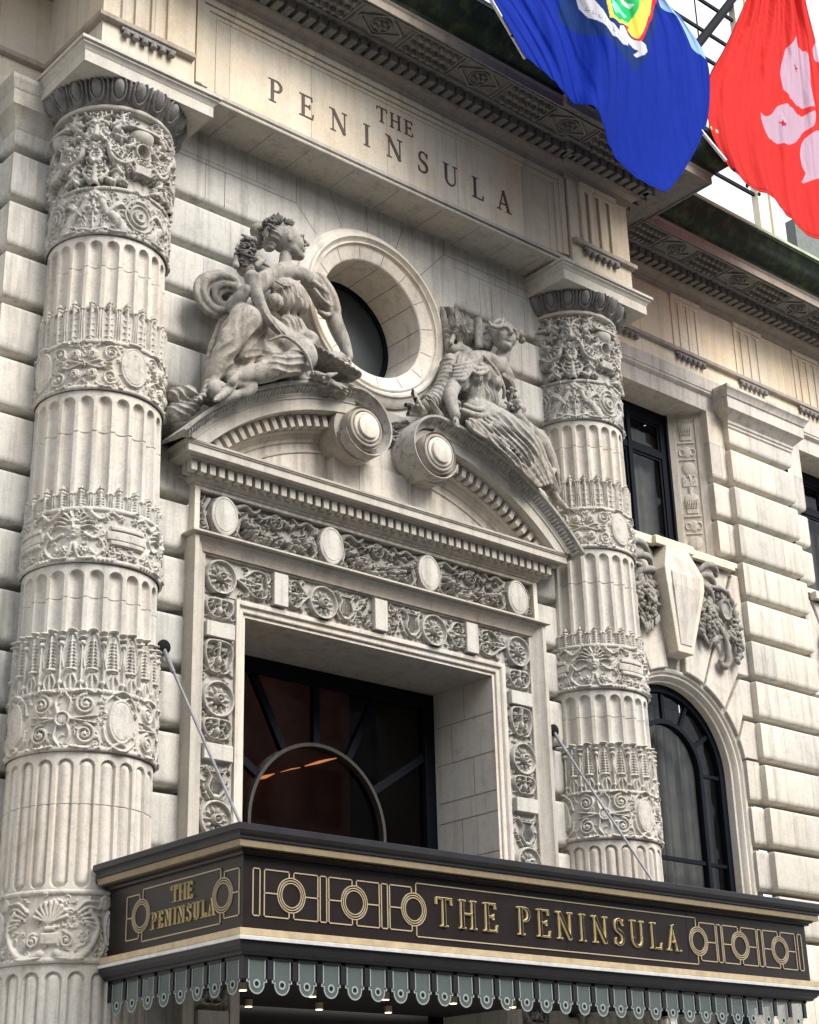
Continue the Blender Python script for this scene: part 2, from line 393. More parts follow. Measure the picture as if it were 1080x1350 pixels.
def relief_plane(name, rel, x0, z0, y, mat, parent, flipx=False):
    H = (rel.H[:, ::-1] if flipx else rel.H)*1.25
    X, Z = np.meshgrid(rel.gx+x0, rel.gy+z0); Y = y-H
    V = np.stack([X, Y, Z], -1).reshape(-1, 3); n = rel.nx+1
    i, j = np.meshgrid(np.arange(rel.ny), np.arange(rel.nx), indexing='ij'); a = (i*n+j).ravel()
    F = np.stack([a, a+1, a+n+1, a+n], 1); return mk(name, V, F, mat, parent, True, 60)

def relief_column(name, H, z0, z1, rfun, cx, cy, mat, parent, a_lo=-125, a_hi=125, cyc=90.0, px=PX, R=1.0, profile=None):
    # H tiles every cyc degrees; angle 0 looks to -Y, positive towards -X
    ny = max(2, int(round((z1-z0)/px))); na = int(round(rad(a_hi-a_lo)*R/px))
    ang = np.linspace(a_lo, a_hi, na+1); zz = np.linspace(z0, z1, ny+1)
    if H is not None:
        hx = ((ang/cyc) % 1.0)*(H.shape[1]-1); hy = np.linspace(0, H.shape[0]-1, ny+1)
        ix = hx.astype(int).clip(0, H.shape[1]-2); fx = (hx-ix)[None, :]; iy = hy.astype(int).clip(0, H.shape[0]-2); fy = (hy-iy)[:, None]
        A = H[iy][:, ix]*(1-fx)+H[iy][:, ix+1]*fx; B = H[iy+1][:, ix]*(1-fx)+H[iy+1][:, ix+1]*fx; D = A*(1-fy)+B*fy
    else: D = np.zeros((ny+1, na+1))
    base = np.array([rfun(z) for z in zz])[:, None]
    Rr = base+D; t = np.radians(ang)[None, :]
    X = cx-Rr*np.sin(t); Y = cy-Rr*np.cos(t); Z = np.repeat(zz[:, None], na+1, 1)
    V = np.stack([X, Y, Z], -1).reshape(-1, 3); n = na+1
    i, j = np.meshgrid(np.arange(ny), np.arange(na), indexing='ij'); a = (i*n+j).ravel()
    F = np.stack([a, a+n, a+n+1, a+1], 1); return mk(name, V, F, mat, parent, True, 60)

def extrude_ring(mb, inner, outer, y0, y1):
    # closed-off band between two equal-length XZ polylines, front at y0, back at y1
    n = len(inner); V = [(p[0], y0, p[1]) for p in inner]+[(p[0], y0, p[1]) for p in outer]+[(p[0], y1, p[1]) for p in inner]+[(p[0], y1, p[1]) for p in outer]
    F = []
    for i in range(n-1):
        F += [(i, i+1, n+i+1, n+i), (n+i, n+i+1, 3*n+i+1, 3*n+i), (i+1, i, 2*n+i, 2*n+i+1)]
    F += [(0, n, 3*n, 2*n), (n-1, 3*n-1, 4*n-1, 2*n-1)]
    mb.add(V, F)
def arcsweep(mb, c, prof, a0, a1, n=40, caps=True, zmin=-1e9):
    # profile (radius, y) swept round an axis along Y
    V = []; F = []; m = len(prof)
    for k in range(n+1):
        a = a0+(a1-a0)*k/n
        for r, y in prof: V.append((c[0]+r*math.cos(a), y, max(zmin, c[1]+r*math.sin(a))))
    for k in range(n):
        for j in range(m-1): F.append((k*m+j, k*m+j+1, (k+1)*m+j+1, (k+1)*m+j))
    if caps: F += [tuple(range(m)), tuple(n*m+m-1-j for j in range(m))]
    mb.add(V, F)

# ------------------------------------------------------------------ serif lettering built from strokes
# unit height 1; strokes: list of (points, width); thin t, thick T
def glyph(ch):
    T, t, sf = 0.145, 0.06, 0.05
    def v(x, w=T, y0=0.0, y1=1.0): return ([(x, y0), (x, y1)], w)
    def sr(x, y, w=0.30): return ([(x-w/2, y), (x+w/2, y)], sf)
    b_, tp = sf/2, 1-sf/2
    def arc(cx, cy, rx, ry, a0, a1, n=14): return [(cx+rx*math.cos(rad(a0+(a1-a0)*i/n)), cy+ry*math.sin(rad(a0+(a1-a0)*i/n))) for i in range(n+1)]
    if ch == 'T': return 0.78, [v(0.39), sr(0.39, b_, 0.34), ([(0.03, 0.965), (0.75, 0.965)], 0.07), ([(0.05, 0.99), (0.035, 0.76)], t), ([(0.73, 0.99), (0.745, 0.76)], t)]
    if ch == 'H': return 0.92, [v(0.20), v(0.72), sr(0.20, b_), sr(0.20, tp), sr(0.72, b_), sr(0.72, tp), ([(0.2, 0.52), (0.72, 0.52)], t)]
    if ch == 'E': return 0.72, [v(0.20), sr(0.12, b_, 0.2), sr(0.12, tp, 0.2), ([(0.2, 0.03), (0.64, 0.03)], t), ([(0.2, 0.97), (0.60, 0.97)], t), ([(0.2, 0.52), (0.50, 0.52)], t), ([(0.63, 0.0), (0.67, 0.24)], t), ([(0.59, 1.0), (0.61, 0.80)], t), ([(0.50, 0.42), (0.50, 0.62)], t)]
    if ch == 'P': return 0.72, [v(0.20), sr(0.20, b_, 0.34), sr(0.10, tp, 0.18), ([(0.2, 0.97)]+arc(0.36, 0.735, 0.235, 0.235, 90, -90)+[(0.2, 0.50)], (t, T*0.95, t))]
    if ch == 'N': return 0.94, [v(0.20, t), v(0.76, t), sr(0.20, b_, 0.26), sr(0.12, tp, 0.2), sr(0.76, tp, 0.26), ([(0.19, 0.97), (0.76, 0.02)], T)]
    if ch == 'I': return 0.42, [v(0.21), sr(0.21, b_, 0.32), sr(0.21, tp, 0.32)]
    if ch == 'S': return 0.64, [([(0.53, 0.80)]+arc(0.33, 0.745, 0.19, 0.225, 45, 235, 12)+arc(0.30, 0.265, 0.225, 0.235, 60, -135, 14)+[(0.11, 0.20)], (t, T*1.05, t)), ([(0.54, 0.97), (0.54, 0.74)], t), ([(0.10, 0.03), (0.10, 0.27)], t)]
    if ch == 'U': return 0.88, [([(0.20, 0.98), (0.20, 0.34)], T), ([(0.20, 0.36)]+arc(0.445, 0.30, 0.245, 0.27, 180, 360, 16)+[(0.69, 0.36)], (T, t*1.4, t)), ([(0.69, 0.34), (0.69, 0.98)], t), sr(0.20, tp, 0.32), sr(0.69, tp, 0.26)]
    if ch == 'L': return 0.68, [v(0.20), sr(0.12, b_, 0.2), sr(0.20, tp, 0.32), ([(0.2, 0.03), (0.62, 0.03)], t), ([(0.61, 0.0), (0.65, 0.25)], t)]
    if ch == 'A': return 0.86, [([(0.16, 0.02), (0.42, 0.98)], t), ([(0.42, 1.0), (0.70, 0.02)], T), ([(0.25, 0.34), (0.60, 0.34)], t), sr(0.15, b_, 0.24), sr(0.71, b_, 0.30)]
    return 0.5, []

def add_glyph(mb, ch, ox, oz, hgt, front, depth, to3d, grow=0.0):
    adv, strokes = glyph(ch); eps = 0
    for P, w in strokes:
        m = len(P); W = []
        for i in range(m):
            f = i/max(1, m-1)
            if isinstance(w, tuple): ww = w[0]+(w[1]-w[0])*min(1, f*2) if f < 0.5 else w[1]+(w[2]-w[1])*(f-0.5)*2
            else: ww = w
            W.append(max(0.012, ww+grow*2))
        Lp, Rp = [], []
        for i in range(m):
            a = P[max(i-1, 0)]; c = P[min(i+1, m-1)]; dx, dy = c[0]-a[0], c[1]-a[1]; l = math.hypot(dx, dy) or 1
            ex = -grow if i == 0 else (grow if i == m-1 else 0)
            x = P[i][0]+dx/l*ex; y = P[i][1]+dy/l*ex; nx, ny = -dy/l*W[i]/2, dx/l*W[i]/2
            Lp.append((x+nx, y+ny)); Rp.append((x-nx, y-ny))
        eps += 1; fy = front+eps*0.0006; V = []
        for q in (fy, front-depth):
            V += [to3d(ox+p[0]*hgt, oz+p[1]*hgt, q) for p in Lp]+[to3d(ox+p[0]*hgt, oz+p[1]*hgt, q) for p in Rp]
        F = []
        for i in range(m-1):
            F += [(i, m+i, m+i+1, i+1), (i, i+1, 2*m+i+1, 2*m+i), (m+i+1, m+i, 3*m+i, 3*m+i+1)]
        F += [(0, 2*m, 3*m, m), (m-1, 2*m-1, 4*m-1, 3*m-1)]
        mb.add(V, F)
    return adv*hgt
def text_width(t, hgt, track): return sum(glyph(c)[0]*hgt+track for c in t if c != ' ')+sum(0.5*hgt for c in t if c == ' ')-track
def write(t, x0, z0, hgt, track, front, depth, to3d, mat, parent, name='letter', grow=0.0, space=0.5, second=None):
    x = x0
    for ch in t:
        if ch == ' ': x += space*hgt; continue
        mb = MB(); w = add_glyph(mb, ch, x, z0, hgt, front, depth, to3d, grow); o = mb.build(name, mat, parent)
        if second:
            mb = MB(); add_glyph(mb, ch, x, z0, hgt, front+second[1], depth, to3d, second[2]); mb.build('letter_face', second[0], o)
        x += w+track
    return x
M['wall_plain'] = stone('limestone_smooth', (0.50, 0.485, 0.445), streak=0.6, warm=0.2, stain_amt=0.5, stain=(0.22, 0.205, 0.185), grit=0.2)
M['mortar'] = simple('dark_mortar', (0.13, 0.115, 0.10), 0.9)
M['trim_light'] = stone('limestone_ring', (0.60, 0.575, 0.52), streak=0.35, warm=0.5)
M['pierplain'] = stone('limestone_pier_smooth', (0.54, 0.515, 0.465), streak=0.55, warm=0.35, stain_amt=0.45, grit=0.18)
M['ocglass'] = simple('dull_grey_pane', (0.035, 0.042, 0.045), 0.35, spec=0.4)
M['abacus'] = stone('abacus_stone', (0.49, 0.47, 0.42), streak=0.25, warm=0.3)
M['volute'] = stone('volute_stone', (0.34, 0.315, 0.28), streak=0.4, stain_amt=0.5, stain=(0.12, 0.10, 0.09), grit=0.3)
M['bronze_light'] = simple('bronze_arch_bar', (0.045, 0.04, 0.033), 0.5, 0.3, noise=0.3)
M['atticgrey'] = simple('grey_green_attic', (0.12, 0.14, 0.13), 0.8, noise=0.2)
M['goldlip'] = simple('gilded_band', (0.52, 0.41, 0.25), 0.45, 0.2, noise=0.2)
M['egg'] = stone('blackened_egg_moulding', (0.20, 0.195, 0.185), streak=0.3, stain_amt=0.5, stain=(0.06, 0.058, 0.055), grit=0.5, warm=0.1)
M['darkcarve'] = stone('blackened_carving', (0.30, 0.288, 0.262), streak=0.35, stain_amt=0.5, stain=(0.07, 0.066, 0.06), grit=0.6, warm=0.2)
M['band'] = stone('limestone_band', (0.50, 0.482, 0.44), streak=0.35, stain_amt=0.4, stain=(0.13, 0.12, 0.108), grit=0.42, warm=0.3)
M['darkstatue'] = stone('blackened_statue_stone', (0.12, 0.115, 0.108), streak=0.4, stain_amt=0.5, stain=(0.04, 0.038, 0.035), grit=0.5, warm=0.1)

# ------------------------------------------------------------------ ground
def sheet(name, x0, x1, y0, y1, z, mat, label, cat):
    mb = MB(); mb.add([(x0,y0,z),(x1,y0,z),(x1,y1,z),(x0,y1,z)], [(0,1,2,3)]); o = mb.build(name, mat); o['kind'] = 'structure'; return tag(o, label, cat)
M['pave'] = simple('pavement_concrete', (0.30, 0.29, 0.27), 0.85, noise=0.2, nscale=3, bump=0.3)
M['asph'] = simple('asphalt', (0.05, 0.05, 0.052), 0.9, noise=0.25, nscale=20, bump=0.4)
GZ = -1.6
sheet('ground', -400, 400, -400, 400, GZ-0.16, M['asph'], 'asphalt street surface below the hotel front', 'ground')
mb = MB(); mb.box(-60, 60, -7.0, 3, GZ-0.15, GZ); o = mb.build('pavement', M['pave']); o['kind'] = 'structure'; tag(o, 'concrete pavement in front of the hotel entrance', 'pavement')

# ------------------------------------------------------------------ the hotel
hotel = tag(empty('hotel_building', (0, 0, GZ)), 'pale limestone hotel front with carved columns, broken pediment over the doorway and lettered frieze', 'building')
HP = empty('facade', (0, 0, 0)); bpy.data.objects.remove(HP)
class _P: pass
def part(name, mb, mat, parent=None, smooth=False, angle=38, bevel=0):
    o = mb.build(name, mat, parent or hotel, smooth, angle)
    if not parent: o.location = (0, 0, -GZ)
    if bevel:
        b = o.modifiers.new('bevel', 'BEVEL'); b.width = bevel; b.segments = 3; b.limit_method = 'ANGLE'
    return o
def grp(name, parent=None):
    # a part made of sub-parts
    o = empty(name); o.parent = parent or hotel
    if not parent: o.location = (0, 0, -GZ)
    return o

def rustic(z0, z1, d=0.42, ztop=15.7):
    P = [(0, z0)]; n = 0; g = GR0+GRS*math.ceil((z0-GR0)/GRS)
    while g < min(z1, ztop)-0.16:
        if g > z0+0.16:
            P += [(0,g-0.13),(-0.006,g-0.09),(-0.02,g-0.07),(-0.045,g-0.06),(-d,g-0.058),(-d,g+0.058),(-0.085,g+0.062),(-0.05,g+0.075),(-0.022,g+0.10),(-0.006,g+0.14),(0,g+0.18)]
        g += GRS
    return P+[(0, z1)]
def rnd_path(path, r=0.07, n=4):
    out = [path[0]]
    for i in range(1, len(path)-1):
        p, a, b = Vector(path[i]), Vector(path[i-1]), Vector(path[i+1]); u = (a-p).normalized(); v = (b-p).normalized()
        if u.cross(v) if False else (u.x*v.y-u.y*v.x) > 0:   # convex towards the street: round it
            for k in range(n+1):
                t = k/n; q = (1-t)**2*(p+u*r)+2*t*(1-t)*p+t*t*(p+v*r); out.append((q.x, q.y))
        else: out.append(path[i])
    return out+[path[-1]]
def wallpart(name, path, z0, z1, mat, rustd=0.42, ztop=15.7, rounded=True):
    mb = MB(); sweep(mb, rnd_path(path) if rounded else path, rustic(z0, z1, rustd, ztop), caps=False); return part(name, mb, mat, smooth=True, angle=32)

for s in (-1, 1):
    P = [(-6.1, 0), (-3.6, 0)] if s < 0 else [(3.6, 0), (6.1, 0)]
    wallpart('wall', P, GZ, 10.7, M['wall'])
    P = [(-6.1, 0), (-2.1, 0)] if s < 0 else [(2.1, 0), (6.1, 0)]
    wallpart('wall', P, 10.7, 16.96, M['wall'])
wallpart('wall', [(-20, 0.95), (-6.9, 0.95), (-6.9, 0.5), (-6.05, 0.5), (-6.05, 0)], GZ, 16.2, M['wall'])
wallpart('wall', [(6.05, 0), (6.05, 0.5), (6.9, 0.5), (6.9, 1.4)], GZ, 16.2, M['wall'])
# pilaster caps beside the columns
capprof = [(0, 16.0), (0.03, 16.03), (0.03, 16.08), (0.06, 16.11), (0.06, 16.17), (0.12, 16.24), (0.24, 16.36), (0.26, 16.37), (0.26, 16.64), (0.29, 16.66), (0.31, 16.72), (0.36, 16.80), (0.38, 16.82), (0.38, 16.89), (-0.3, 16.93)]
mb = MB(); sweep(mb, [(-6.9, 1.1), (-6.9, 0.5), (-6.0, 0.5)], [(o*0.55, z-0.1) for o, z in capprof], caps=False); part('pilaster_capital', mb, M['trim'], smooth=True, angle=30)
mb = MB(); sweep(mb, [(6.0, 0.5), (6.9, 0.5), (6.9, 1.1)], [(o*0.55, z-0.1) for o, z in capprof], caps=False)
part('pilaster_capital', mb, M['trim'], smooth=True, angle=30)

# smooth centre wall round the oculus
OC, OR = (0.04, 14.6), 1.15
mb = MB(); n = 96; ri = 1.66; V = []; hx0, hx1, hz0, hz1 = -2.1, 2.1, 10.7, 16.96
corners = sorted([math.atan2(z-OC[1], x-OC[0]) % (2*math.pi) for x in (hx0, hx1) for z in (hz0, hz1)])
angs = sorted(set([2*math.pi*k/n for k in range(n)]+corners))
def to_rect(a):
    c_, s_ = math.cos(a), math.sin(a); t = 1e9
    if c_ > 1e-9: t = min(t, (hx1-OC[0])/c_)
    if c_ < -1e-9: t = min(t, (hx0-OC[0])/c_)
    if s_ > 1e-9: t = min(t, (hz1-OC[1])/s_)
    if s_ < -1e-9: t = min(t, (hz0-OC[1])/s_)
    return (OC[0]+c_*t, 0, OC[1]+s_*t)
V = [(OC[0]+ri*math.cos(a), 0, OC[1]+ri*math.sin(a)) for a in angs]+[to_rect(a) for a in angs]; k = len(angs)
mb.add(V, [(i, (i+1) % k, k+(i+1) % k, k+i) for i in range(k)])
for x in (hx0, hx1): mb.add([(x, 0, hz0), (x, 0.5, hz0), (x, 0.5, hz1), (x, 0, hz1)], [(0, 1, 2, 3)])
part('wall', mb, M['wall_plain'])
# joints between the wall stones round the oculus
mb = MB()
def jline(a, b, w=0.012, y=0.0):
    dx, dz = b[0]-a[0], b[1]-a[1]; l = math.hypot(dx, dz); nx, nz = -dz/l*w/2, dx/l*w/2
    mb.add([(a[0]+nx, y-0.003, a[1]+nz), (b[0]+nx, y-0.003, b[1]+nz), (b[0]-nx, y-0.003, b[1]-nz), (a[0]-nx, y-0.003, a[1]-nz)], [(0, 1, 2, 3)])
for dg, r1 in ((70, 2.45), (92, 2.36), (112, 2.5), (134, 2.45), (48, 2.75)):
    a = rad(dg); jline((OC[0]+1.8*math.cos(a), OC[1]+1.8*math.sin(a)), (OC[0]+r1*math.cos(a), OC[1]+r1*math.sin(a)))
p = (OC[0]+2.45*math.cos(rad(134)), OC[1]+2.45*math.sin(rad(134))); jline(p, (-4.5, p[1])); jline(p, (p[0], 16.9))
p = (OC[0]+2.75*math.cos(rad(48)), OC[1]+2.75*math.sin(rad(48))); jline(p, (4.4, p[1])); jline(p, (p[0], 16.9))
for x in (-3.2, 3.1, 4.0): jline((x, 15.66), (x, 16.36))
part('mortar_joints', mb, M['mortar'])

# oculus
ocu = grp('round_window')
mb = MB(); mb.lathe([(1.75, -0.02), (1.75, 0.05), (1.72, 0.08), (1.66, 0.12), (1.60, 0.15), (1.58, 0.19), (1.54, 0.20), (1.52, 0.17), (1.49, 0.13), (1.47, 0.12), (1.45, 0.155), (1.43, 0.16), (1.42, 0.12), (1.40, 0.10), (1.17, 0.04), (1.15, 0.02), (1.15, -1.3)], (OC[0], 0, OC[1]), 'Y', 96)
mb.build('stone_surround', M['trim_light'], ocu, True, 28)
mb = MB()
for dg in range(8, 360, 24):
    a = rad(dg)
    for r0, r1, y0, y1 in ((1.17, 1.395, -0.043, -0.103),):
        w = 0.006; c_, s_ = math.cos(a), math.sin(a)
        mb.add([(OC[0]+r0*c_-w*s_, y0, OC[1]+r0*s_+w*c_), (OC[0]+r1*c_-w*s_, y1, OC[1]+r1*s_+w*c_), (OC[0]+r1*c_+w*s_, y1, OC[1]+r1*s_-w*c_), (OC[0]+r0*c_+w*s_, y0, OC[1]+r0*s_-w*c_)], [(0, 1, 2, 3)])
    r0 = 1.147; mb.add([(OC[0]+r0*math.cos(a-0.006), 0, OC[1]+r0*math.sin(a-0.006)), (OC[0]+r0*math.cos(a+0.006), 0, OC[1]+r0*math.sin(a+0.006)), (OC[0]+r0*math.cos(a+0.006), 1.25, OC[1]+r0*math.sin(a+0.006)), (OC[0]+r0*math.cos(a-0.006), 1.25, OC[1]+r0*math.sin(a-0.006))], [(0, 1, 2, 3)])
mb.build('mortar_joints', M['mortar'], ocu)
mb = MB(); mb.lathe([(1.149, -0.95), (1.149, -0.90), (1.06, -0.90), (1.06, -0.97)], (OC[0], 0, OC[1]), 'Y', 72); mb.build('window_frame', M['navy'], ocu, True)
mb = MB(); mb.lathe([(1.08, -0.95), (0.001, -0.95)], (OC[0], 0, OC[1]), 'Y', 72); mb.build('pane', M['ocglass'], ocu)
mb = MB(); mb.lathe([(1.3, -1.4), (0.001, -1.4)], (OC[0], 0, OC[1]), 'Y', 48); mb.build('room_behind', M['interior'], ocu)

# ------------------------------------------------------------------ entablature
FULL = [(-20, 0.85), (-6.25, 0.85), (-6.25, -0.95), (-4.5, -0.95), (-4.5, -0.85), (4.5, -0.85), (4.5, -0.95), (6.25, -0.95), (6.25, 0.85), (22, 0.85)]
ent = grp('entablature')
mb = MB(); sweep(mb, FULL, [(0, 17.12), (0, 19.0)], caps=False); mb.build('frieze', M['frieze'], ent)
# architrave: bead under the centre span, plain over the columns
mb = MB()
sweep(mb, [(-4.5, -0.85), (4.5, -0.85)], [(-0.85, 16.95), (-0.03, 16.95), (0.02, 16.955), (0.03, 16.98), (0.02, 17.01), (-0.05, 17.02), (-0.05, 17.07), (0.015, 17.075), (0.02, 17.14), (-0.02, 17.16)], caps=False)
mb.build('architrave', M['trim'], ent, True, 30)
for P in ([(-6.25, 0.85), (-6.25, -0.95), (-4.5, -0.95), (-4.5, -0.85)], [(4.5, -0.85), (4.5, -0.95), (6.25, -0.95), (6.25, 0.85)]):
    mb = MB(); sweep(mb, P, [(0, 16.93), (0, 17.12)], caps=False); mb.build('block_face', M['frieze'], ent)
for P in ([(-20, 0.85), (-6.25, 0.85)], [(6.25, 0.85), (22, 0.85)]):
    mb = MB(); sweep(mb, P, [(-1.2, 16.33), (-0.10, 16.33), (-0.10, 16.70), (-0.04, 16.74), (-0.02, 16.76), (-0.02, 16.81), (0.0, 16.82), (0, 17.12)], caps=False); mb.build('window_lintel', M['pierplain'], ent, True, 30)
# joints in the soffit under the centre span
mb = MB()
for x in (-3.55, -2.75, -1.95, -0.95, 0.1, 1.15, 2.1, 2.95, 3.8):
    mb.add([(x-0.006, -0.80, 16.946), (x+0.006, -0.80, 16.946), (x+0.006, -0.01, 16.946), (x-0.006, -0.01, 16.946)], [(0, 1, 2, 3)])
mb.build('mortar_joints', M['mortar'], ent)
# taenia (flat band under the triglyphs)
tn = [(0, 17.46), (0.085, 17.475), (0.10, 17.49), (0.10, 17.57), (0, 17.60)]
for P in ([(-20, 0.85), (-6.25, 0.85), (-6.25, -0.95), (-4.54, -0.95)], [(4.54, -0.95), (6.25, -0.95), (6.25, 0.85), (22, 0.85)]):
    mb = MB(); sweep(mb, P, tn); mb.build('flat_band', M['bedmould'], ent)
# panel frame on the centre frieze
mb = MB()
for (x, zt, w, d) in ((4.44, 18.99, 0.14, 0.06), (4.30, 18.86, 0.12, 0.035), (4.02, 18.70, 0.035, 0.014)):
    mb.box(-x, x, -0.85-d, -0.85, zt-w*0.75, zt); mb.box(-x, -x+w, -0.85-d, -0.85, 17.165, zt-w*0.75); mb.box(x-w, x, -0.85-d, -0.85, 17.165, zt-w*0.75)
mb.build('panel_frame', M['frieze'], ent)
# triglyph channels and guttae
def triglyph(cx, y, w=1.02):
    mb = MB(); z0, z1 = 17.60, 18.86; d = 0.055 if y < 0 else 0.022; u = w/9.0; ys = y-d
    # raised bars between bevelled channels
    x = cx-w/2
    for k in range(4):
        bw = u if k in (0, 3) else u*1.55
        a, b = x, x+bw
        mb.prism([(a, z0), (b, z0), (b, z1-0.06), (a, z1-0.06)], ys, y); x = b+u*1.15
    mb.box(cx-w/2, cx+w/2, ys-0.002, y, z1-0.06, z1+0.02); mb.box(cx-w/2-0.01, cx+w/2+0.01, ys-0.04, y, z1+0.02, z1+0.12)
    mb.build('triglyph', M['frieze'], ent)
    mb = MB(); mb.box(cx-w/2, cx+w/2, y-0.075, y, 17.40, 17.458)
    for k in range(6):
        gx = cx-w/2+w*(k+0.5)/6; mb.lathe([(0.001, 0.12), (0.040, 0.12), (0.062, 0.035), (0.058, 0.01), (0.03, 0.0), (0.001, 0.0)], (gx, y-0.065, 17.30), 'Z', 12)
    mb.build('guttae', M['soot'], ent, True, 30)
for x, y in ((-5.42, -0.95), (5.32, -0.95), (10.2, 0.85), (12.46, 0.85), (14.74, 0.85), (17.0, 0.85), (7.9, 0.85), (-8.6, 0.85), (-10.9, 0.85)): triglyph(x, y)
# bed moulding, dentils, soffit, crown
mb = MB(); sweep(mb, FULL, [(0, 18.97), (0.04, 18.985), (0.04, 19.05), (0.06, 19.07), (0.07, 19.12), (0.10, 19.13), (0.16, 19.15), (0.22, 19.19), (0.25, 19.235), (0.25, 19.26), (0.24, 19.27)], caps=False); mb.build('bed_moulding', M['bedmould'], ent, True, 28)
mb = MB(); sweep(mb, FULL, [(0.24, 19.255), (0.24, 19.46)], caps=False); mb.build('dentil_back', M['soot'], ent)
mb = MB()
for i in range(len(FULL)-1):
    a, b = Vector(FULL[i]), Vector(FULL[i+1]); t = (b-a); l = t.length
    if l < 0.5: continue
    t.normalize(); nrm = Vector((t.y, -t.x)); s0 = -0.42 if i in (2, 6, 4) else 0.3; 
    if i == 4: s0 = 0.0
    s = s0 if i not in (1, 7) else 0.45
    end = l+(0.42 if i in (2, 6) else 0)
    if i == 7: s, end = -0.42, l-0.45
    if i == 1: s, end = 0.45, l+0.42
    while s < end-0.1:
        p = a+t*s; q = a+t*(s+0.14); z0, z1 = 19.245, 19.44
        c = [p+nrm*0.22, q+nrm*0.22, q+nrm*0.50, p+nrm*0.50]
        V = [(v.x, v.y, z0) for v in c]+[(v.x, v.y, z1) for v in c]
        if abs(p.x) < 17: mb.add(V, [(0, 1, 2, 3), (7, 6, 5, 4), (0, 4, 5, 1), (1, 5, 6, 2), (2, 6, 7, 3), (3, 7, 4, 0)])
        s += 0.236
mb.build('dentil_course', M['soot'], ent)
mb = MB(); sweep(mb, FULL, [(0.22, 19.44), (0.545, 19.44), (0.56, 19.43), (0.60, 19.43), (0.61, 19.47), (1.26, 19.47), (1.27, 19.435), (1.31, 19.435)], caps=False); mb.build('cornice_soffit', M['soot'], ent, False)
mb = MB(); sweep(mb, FULL, [(1.31, 19.435), (1.31, 19.60), (1.33, 19.62), (1.35, 19.66)], caps=False); mb.build('corona', M['bedmould'], ent, True)
mb = MB(); sweep(mb, FULL, [(1.35, 19.66), (1.37, 19.70), (1.37, 19.74), (1.40, 19.76), (1.50, 19.79), (1.60, 19.86), (1.66, 19.95), (1.69, 20.02), (1.70, 20.03), (1.74, 20.10), (1.82, 20.17), (1.84, 20.18), (1.84, 20.24)], caps=False); mb.build('crown_moulding', M['moss'], ent, True, 30)
mb = MB(); sweep(mb, FULL, [(1.84, 20.23), (1.87, 20.235), (1.87, 20.31), (1.0, 20.38), (-3.0, 20.42)], caps=False); mb.build('copper_flashing', M['copper'], ent)
# coffers: framed panels of studs and of diamonds with rosettes
mbb, mbs, mbd = MB(), MB(), MB()
def coffers(xs, yb, yf, kinds):
    zc = 19.47
    for i, x in enumerate(xs):
        for dx in (-0.055, 0.03): mbb.box(x+dx, x+dx+0.03, yf, yb, zc-0.035, zc+0.01)
    mbb.box(xs[0], xs[-1], yf-0.0, yf+0.03, zc-0.04, zc+0.01)
    for i in range(len(xs)-1):
        a, b = xs[i]+0.08, xs[i+1]-0.08; w = b-a; h = yb-yf
        if kinds[i] == 's':
            for r_ in range(3):
                for k in range(6):
                    x = a+w*(k+0.5)/6; y = yf+0.04+(h-0.06)*(r_+0.5)/3
                    mbs.lathe([(0.001, -0.11), (0.040, -0.11), (0.050, -0.09), (0.058, 0.0)], (x, y, zc), 'Z', 12)
        else:
            cx, cy = (a+b)/2, (yf+yb)/2; hw, hh = w*0.47, h*0.47
            for s_, wd in ((1.0, 0.026),):
                P = [(cx-hw*s_, cy), (cx, cy+hh*s_), (cx+hw*s_, cy), (cx, cy-hh*s_)]
                for k in range(4):
                    p, q = Vector(P[k]), Vector(P[(k+1) % 4]); t = (q-p).normalized(); nn = Vector((-t.y, t.x))*wd
                    c = [p-nn, q-nn, q+nn, p+nn]; zz = zc-0.036-k*0.001
                    mbd.add([(v.x, v.y, zz) for v in c]+[(v.x, v.y, zc+0.01) for v in c], [(3, 2, 1, 0), (0, 1, 5, 4), (1, 2, 6, 5), (2, 3, 7, 6), (3, 0, 4, 7)])
            for k in range(5):
                an = 2*math.pi*k/5; mbs.blob((cx+0.105*math.cos(an), cy+0.095*math.sin(an), zc), (0.065, 0.055, 0.08), None, 8, 5)
            mbs.blob((cx, cy, zc-0.01), (0.045, 0.045, 0.10), None, 8, 5)
            mbs.lathe([(0.175, 0.0), (0.175, -0.04), (0.195, -0.045), (0.205, -0.03), (0.205, 0.0)], (cx, cy, zc), 'Z', 24)
            mbd.box(a, b, yf+0.04, yf+0.055, zc-0.02, zc+0.01); mbd.box(a, b, yb-0.02, yb-0.005, zc-0.02, zc+0.01)
xs = [-5.32+1.206*k-0.001 for k in range(10)]
coffers(xs, -1.46, -2.10, ['s', 'd']*5)
xs = [7.5]+[8.42+1.09*k for k in range(12)]
coffers(xs, 0.24, -0.40, ['s', 'd']*7)
mbb.build('coffer_bars', M['soot'], ent); mbs.build('coffer_studs', M['soot'], ent, True, 40); mbd.build('coffer_diamonds', M['soot'], ent)

# letters cut in the frieze
t3 = lambda x, z, f: (x, -0.85-f, z)
def spaced(word, x0, x1, z, h, name):
    ws = [glyph(c)[0]*h for c in word]; gap = ((x1-x0)-sum(ws))/(len(word)-1); x = x0
    for c, w in zip(word, ws):
        mb = MB(); add_glyph(mb, c, x, z, h, 0.008, 0.02, t3); mb.build(name, M['letter'], ent); x += w+gap
spaced('PENINSULA', -2.92, 2.93, 17.53, 0.47, 'letter'); spaced('THE', -0.47, 0.43, 18.21, 0.33, 'letter')
# back-up wall above so that no light comes through behind the frieze
mb = MB(); mb.box(-20, 22, 1.0, 1.3, 16.4, 20.3); mb.box(-6.2, 6.2, 0.02, 1.0, 16.97, 20.3); part('wall', mb, M['wall_plain'])

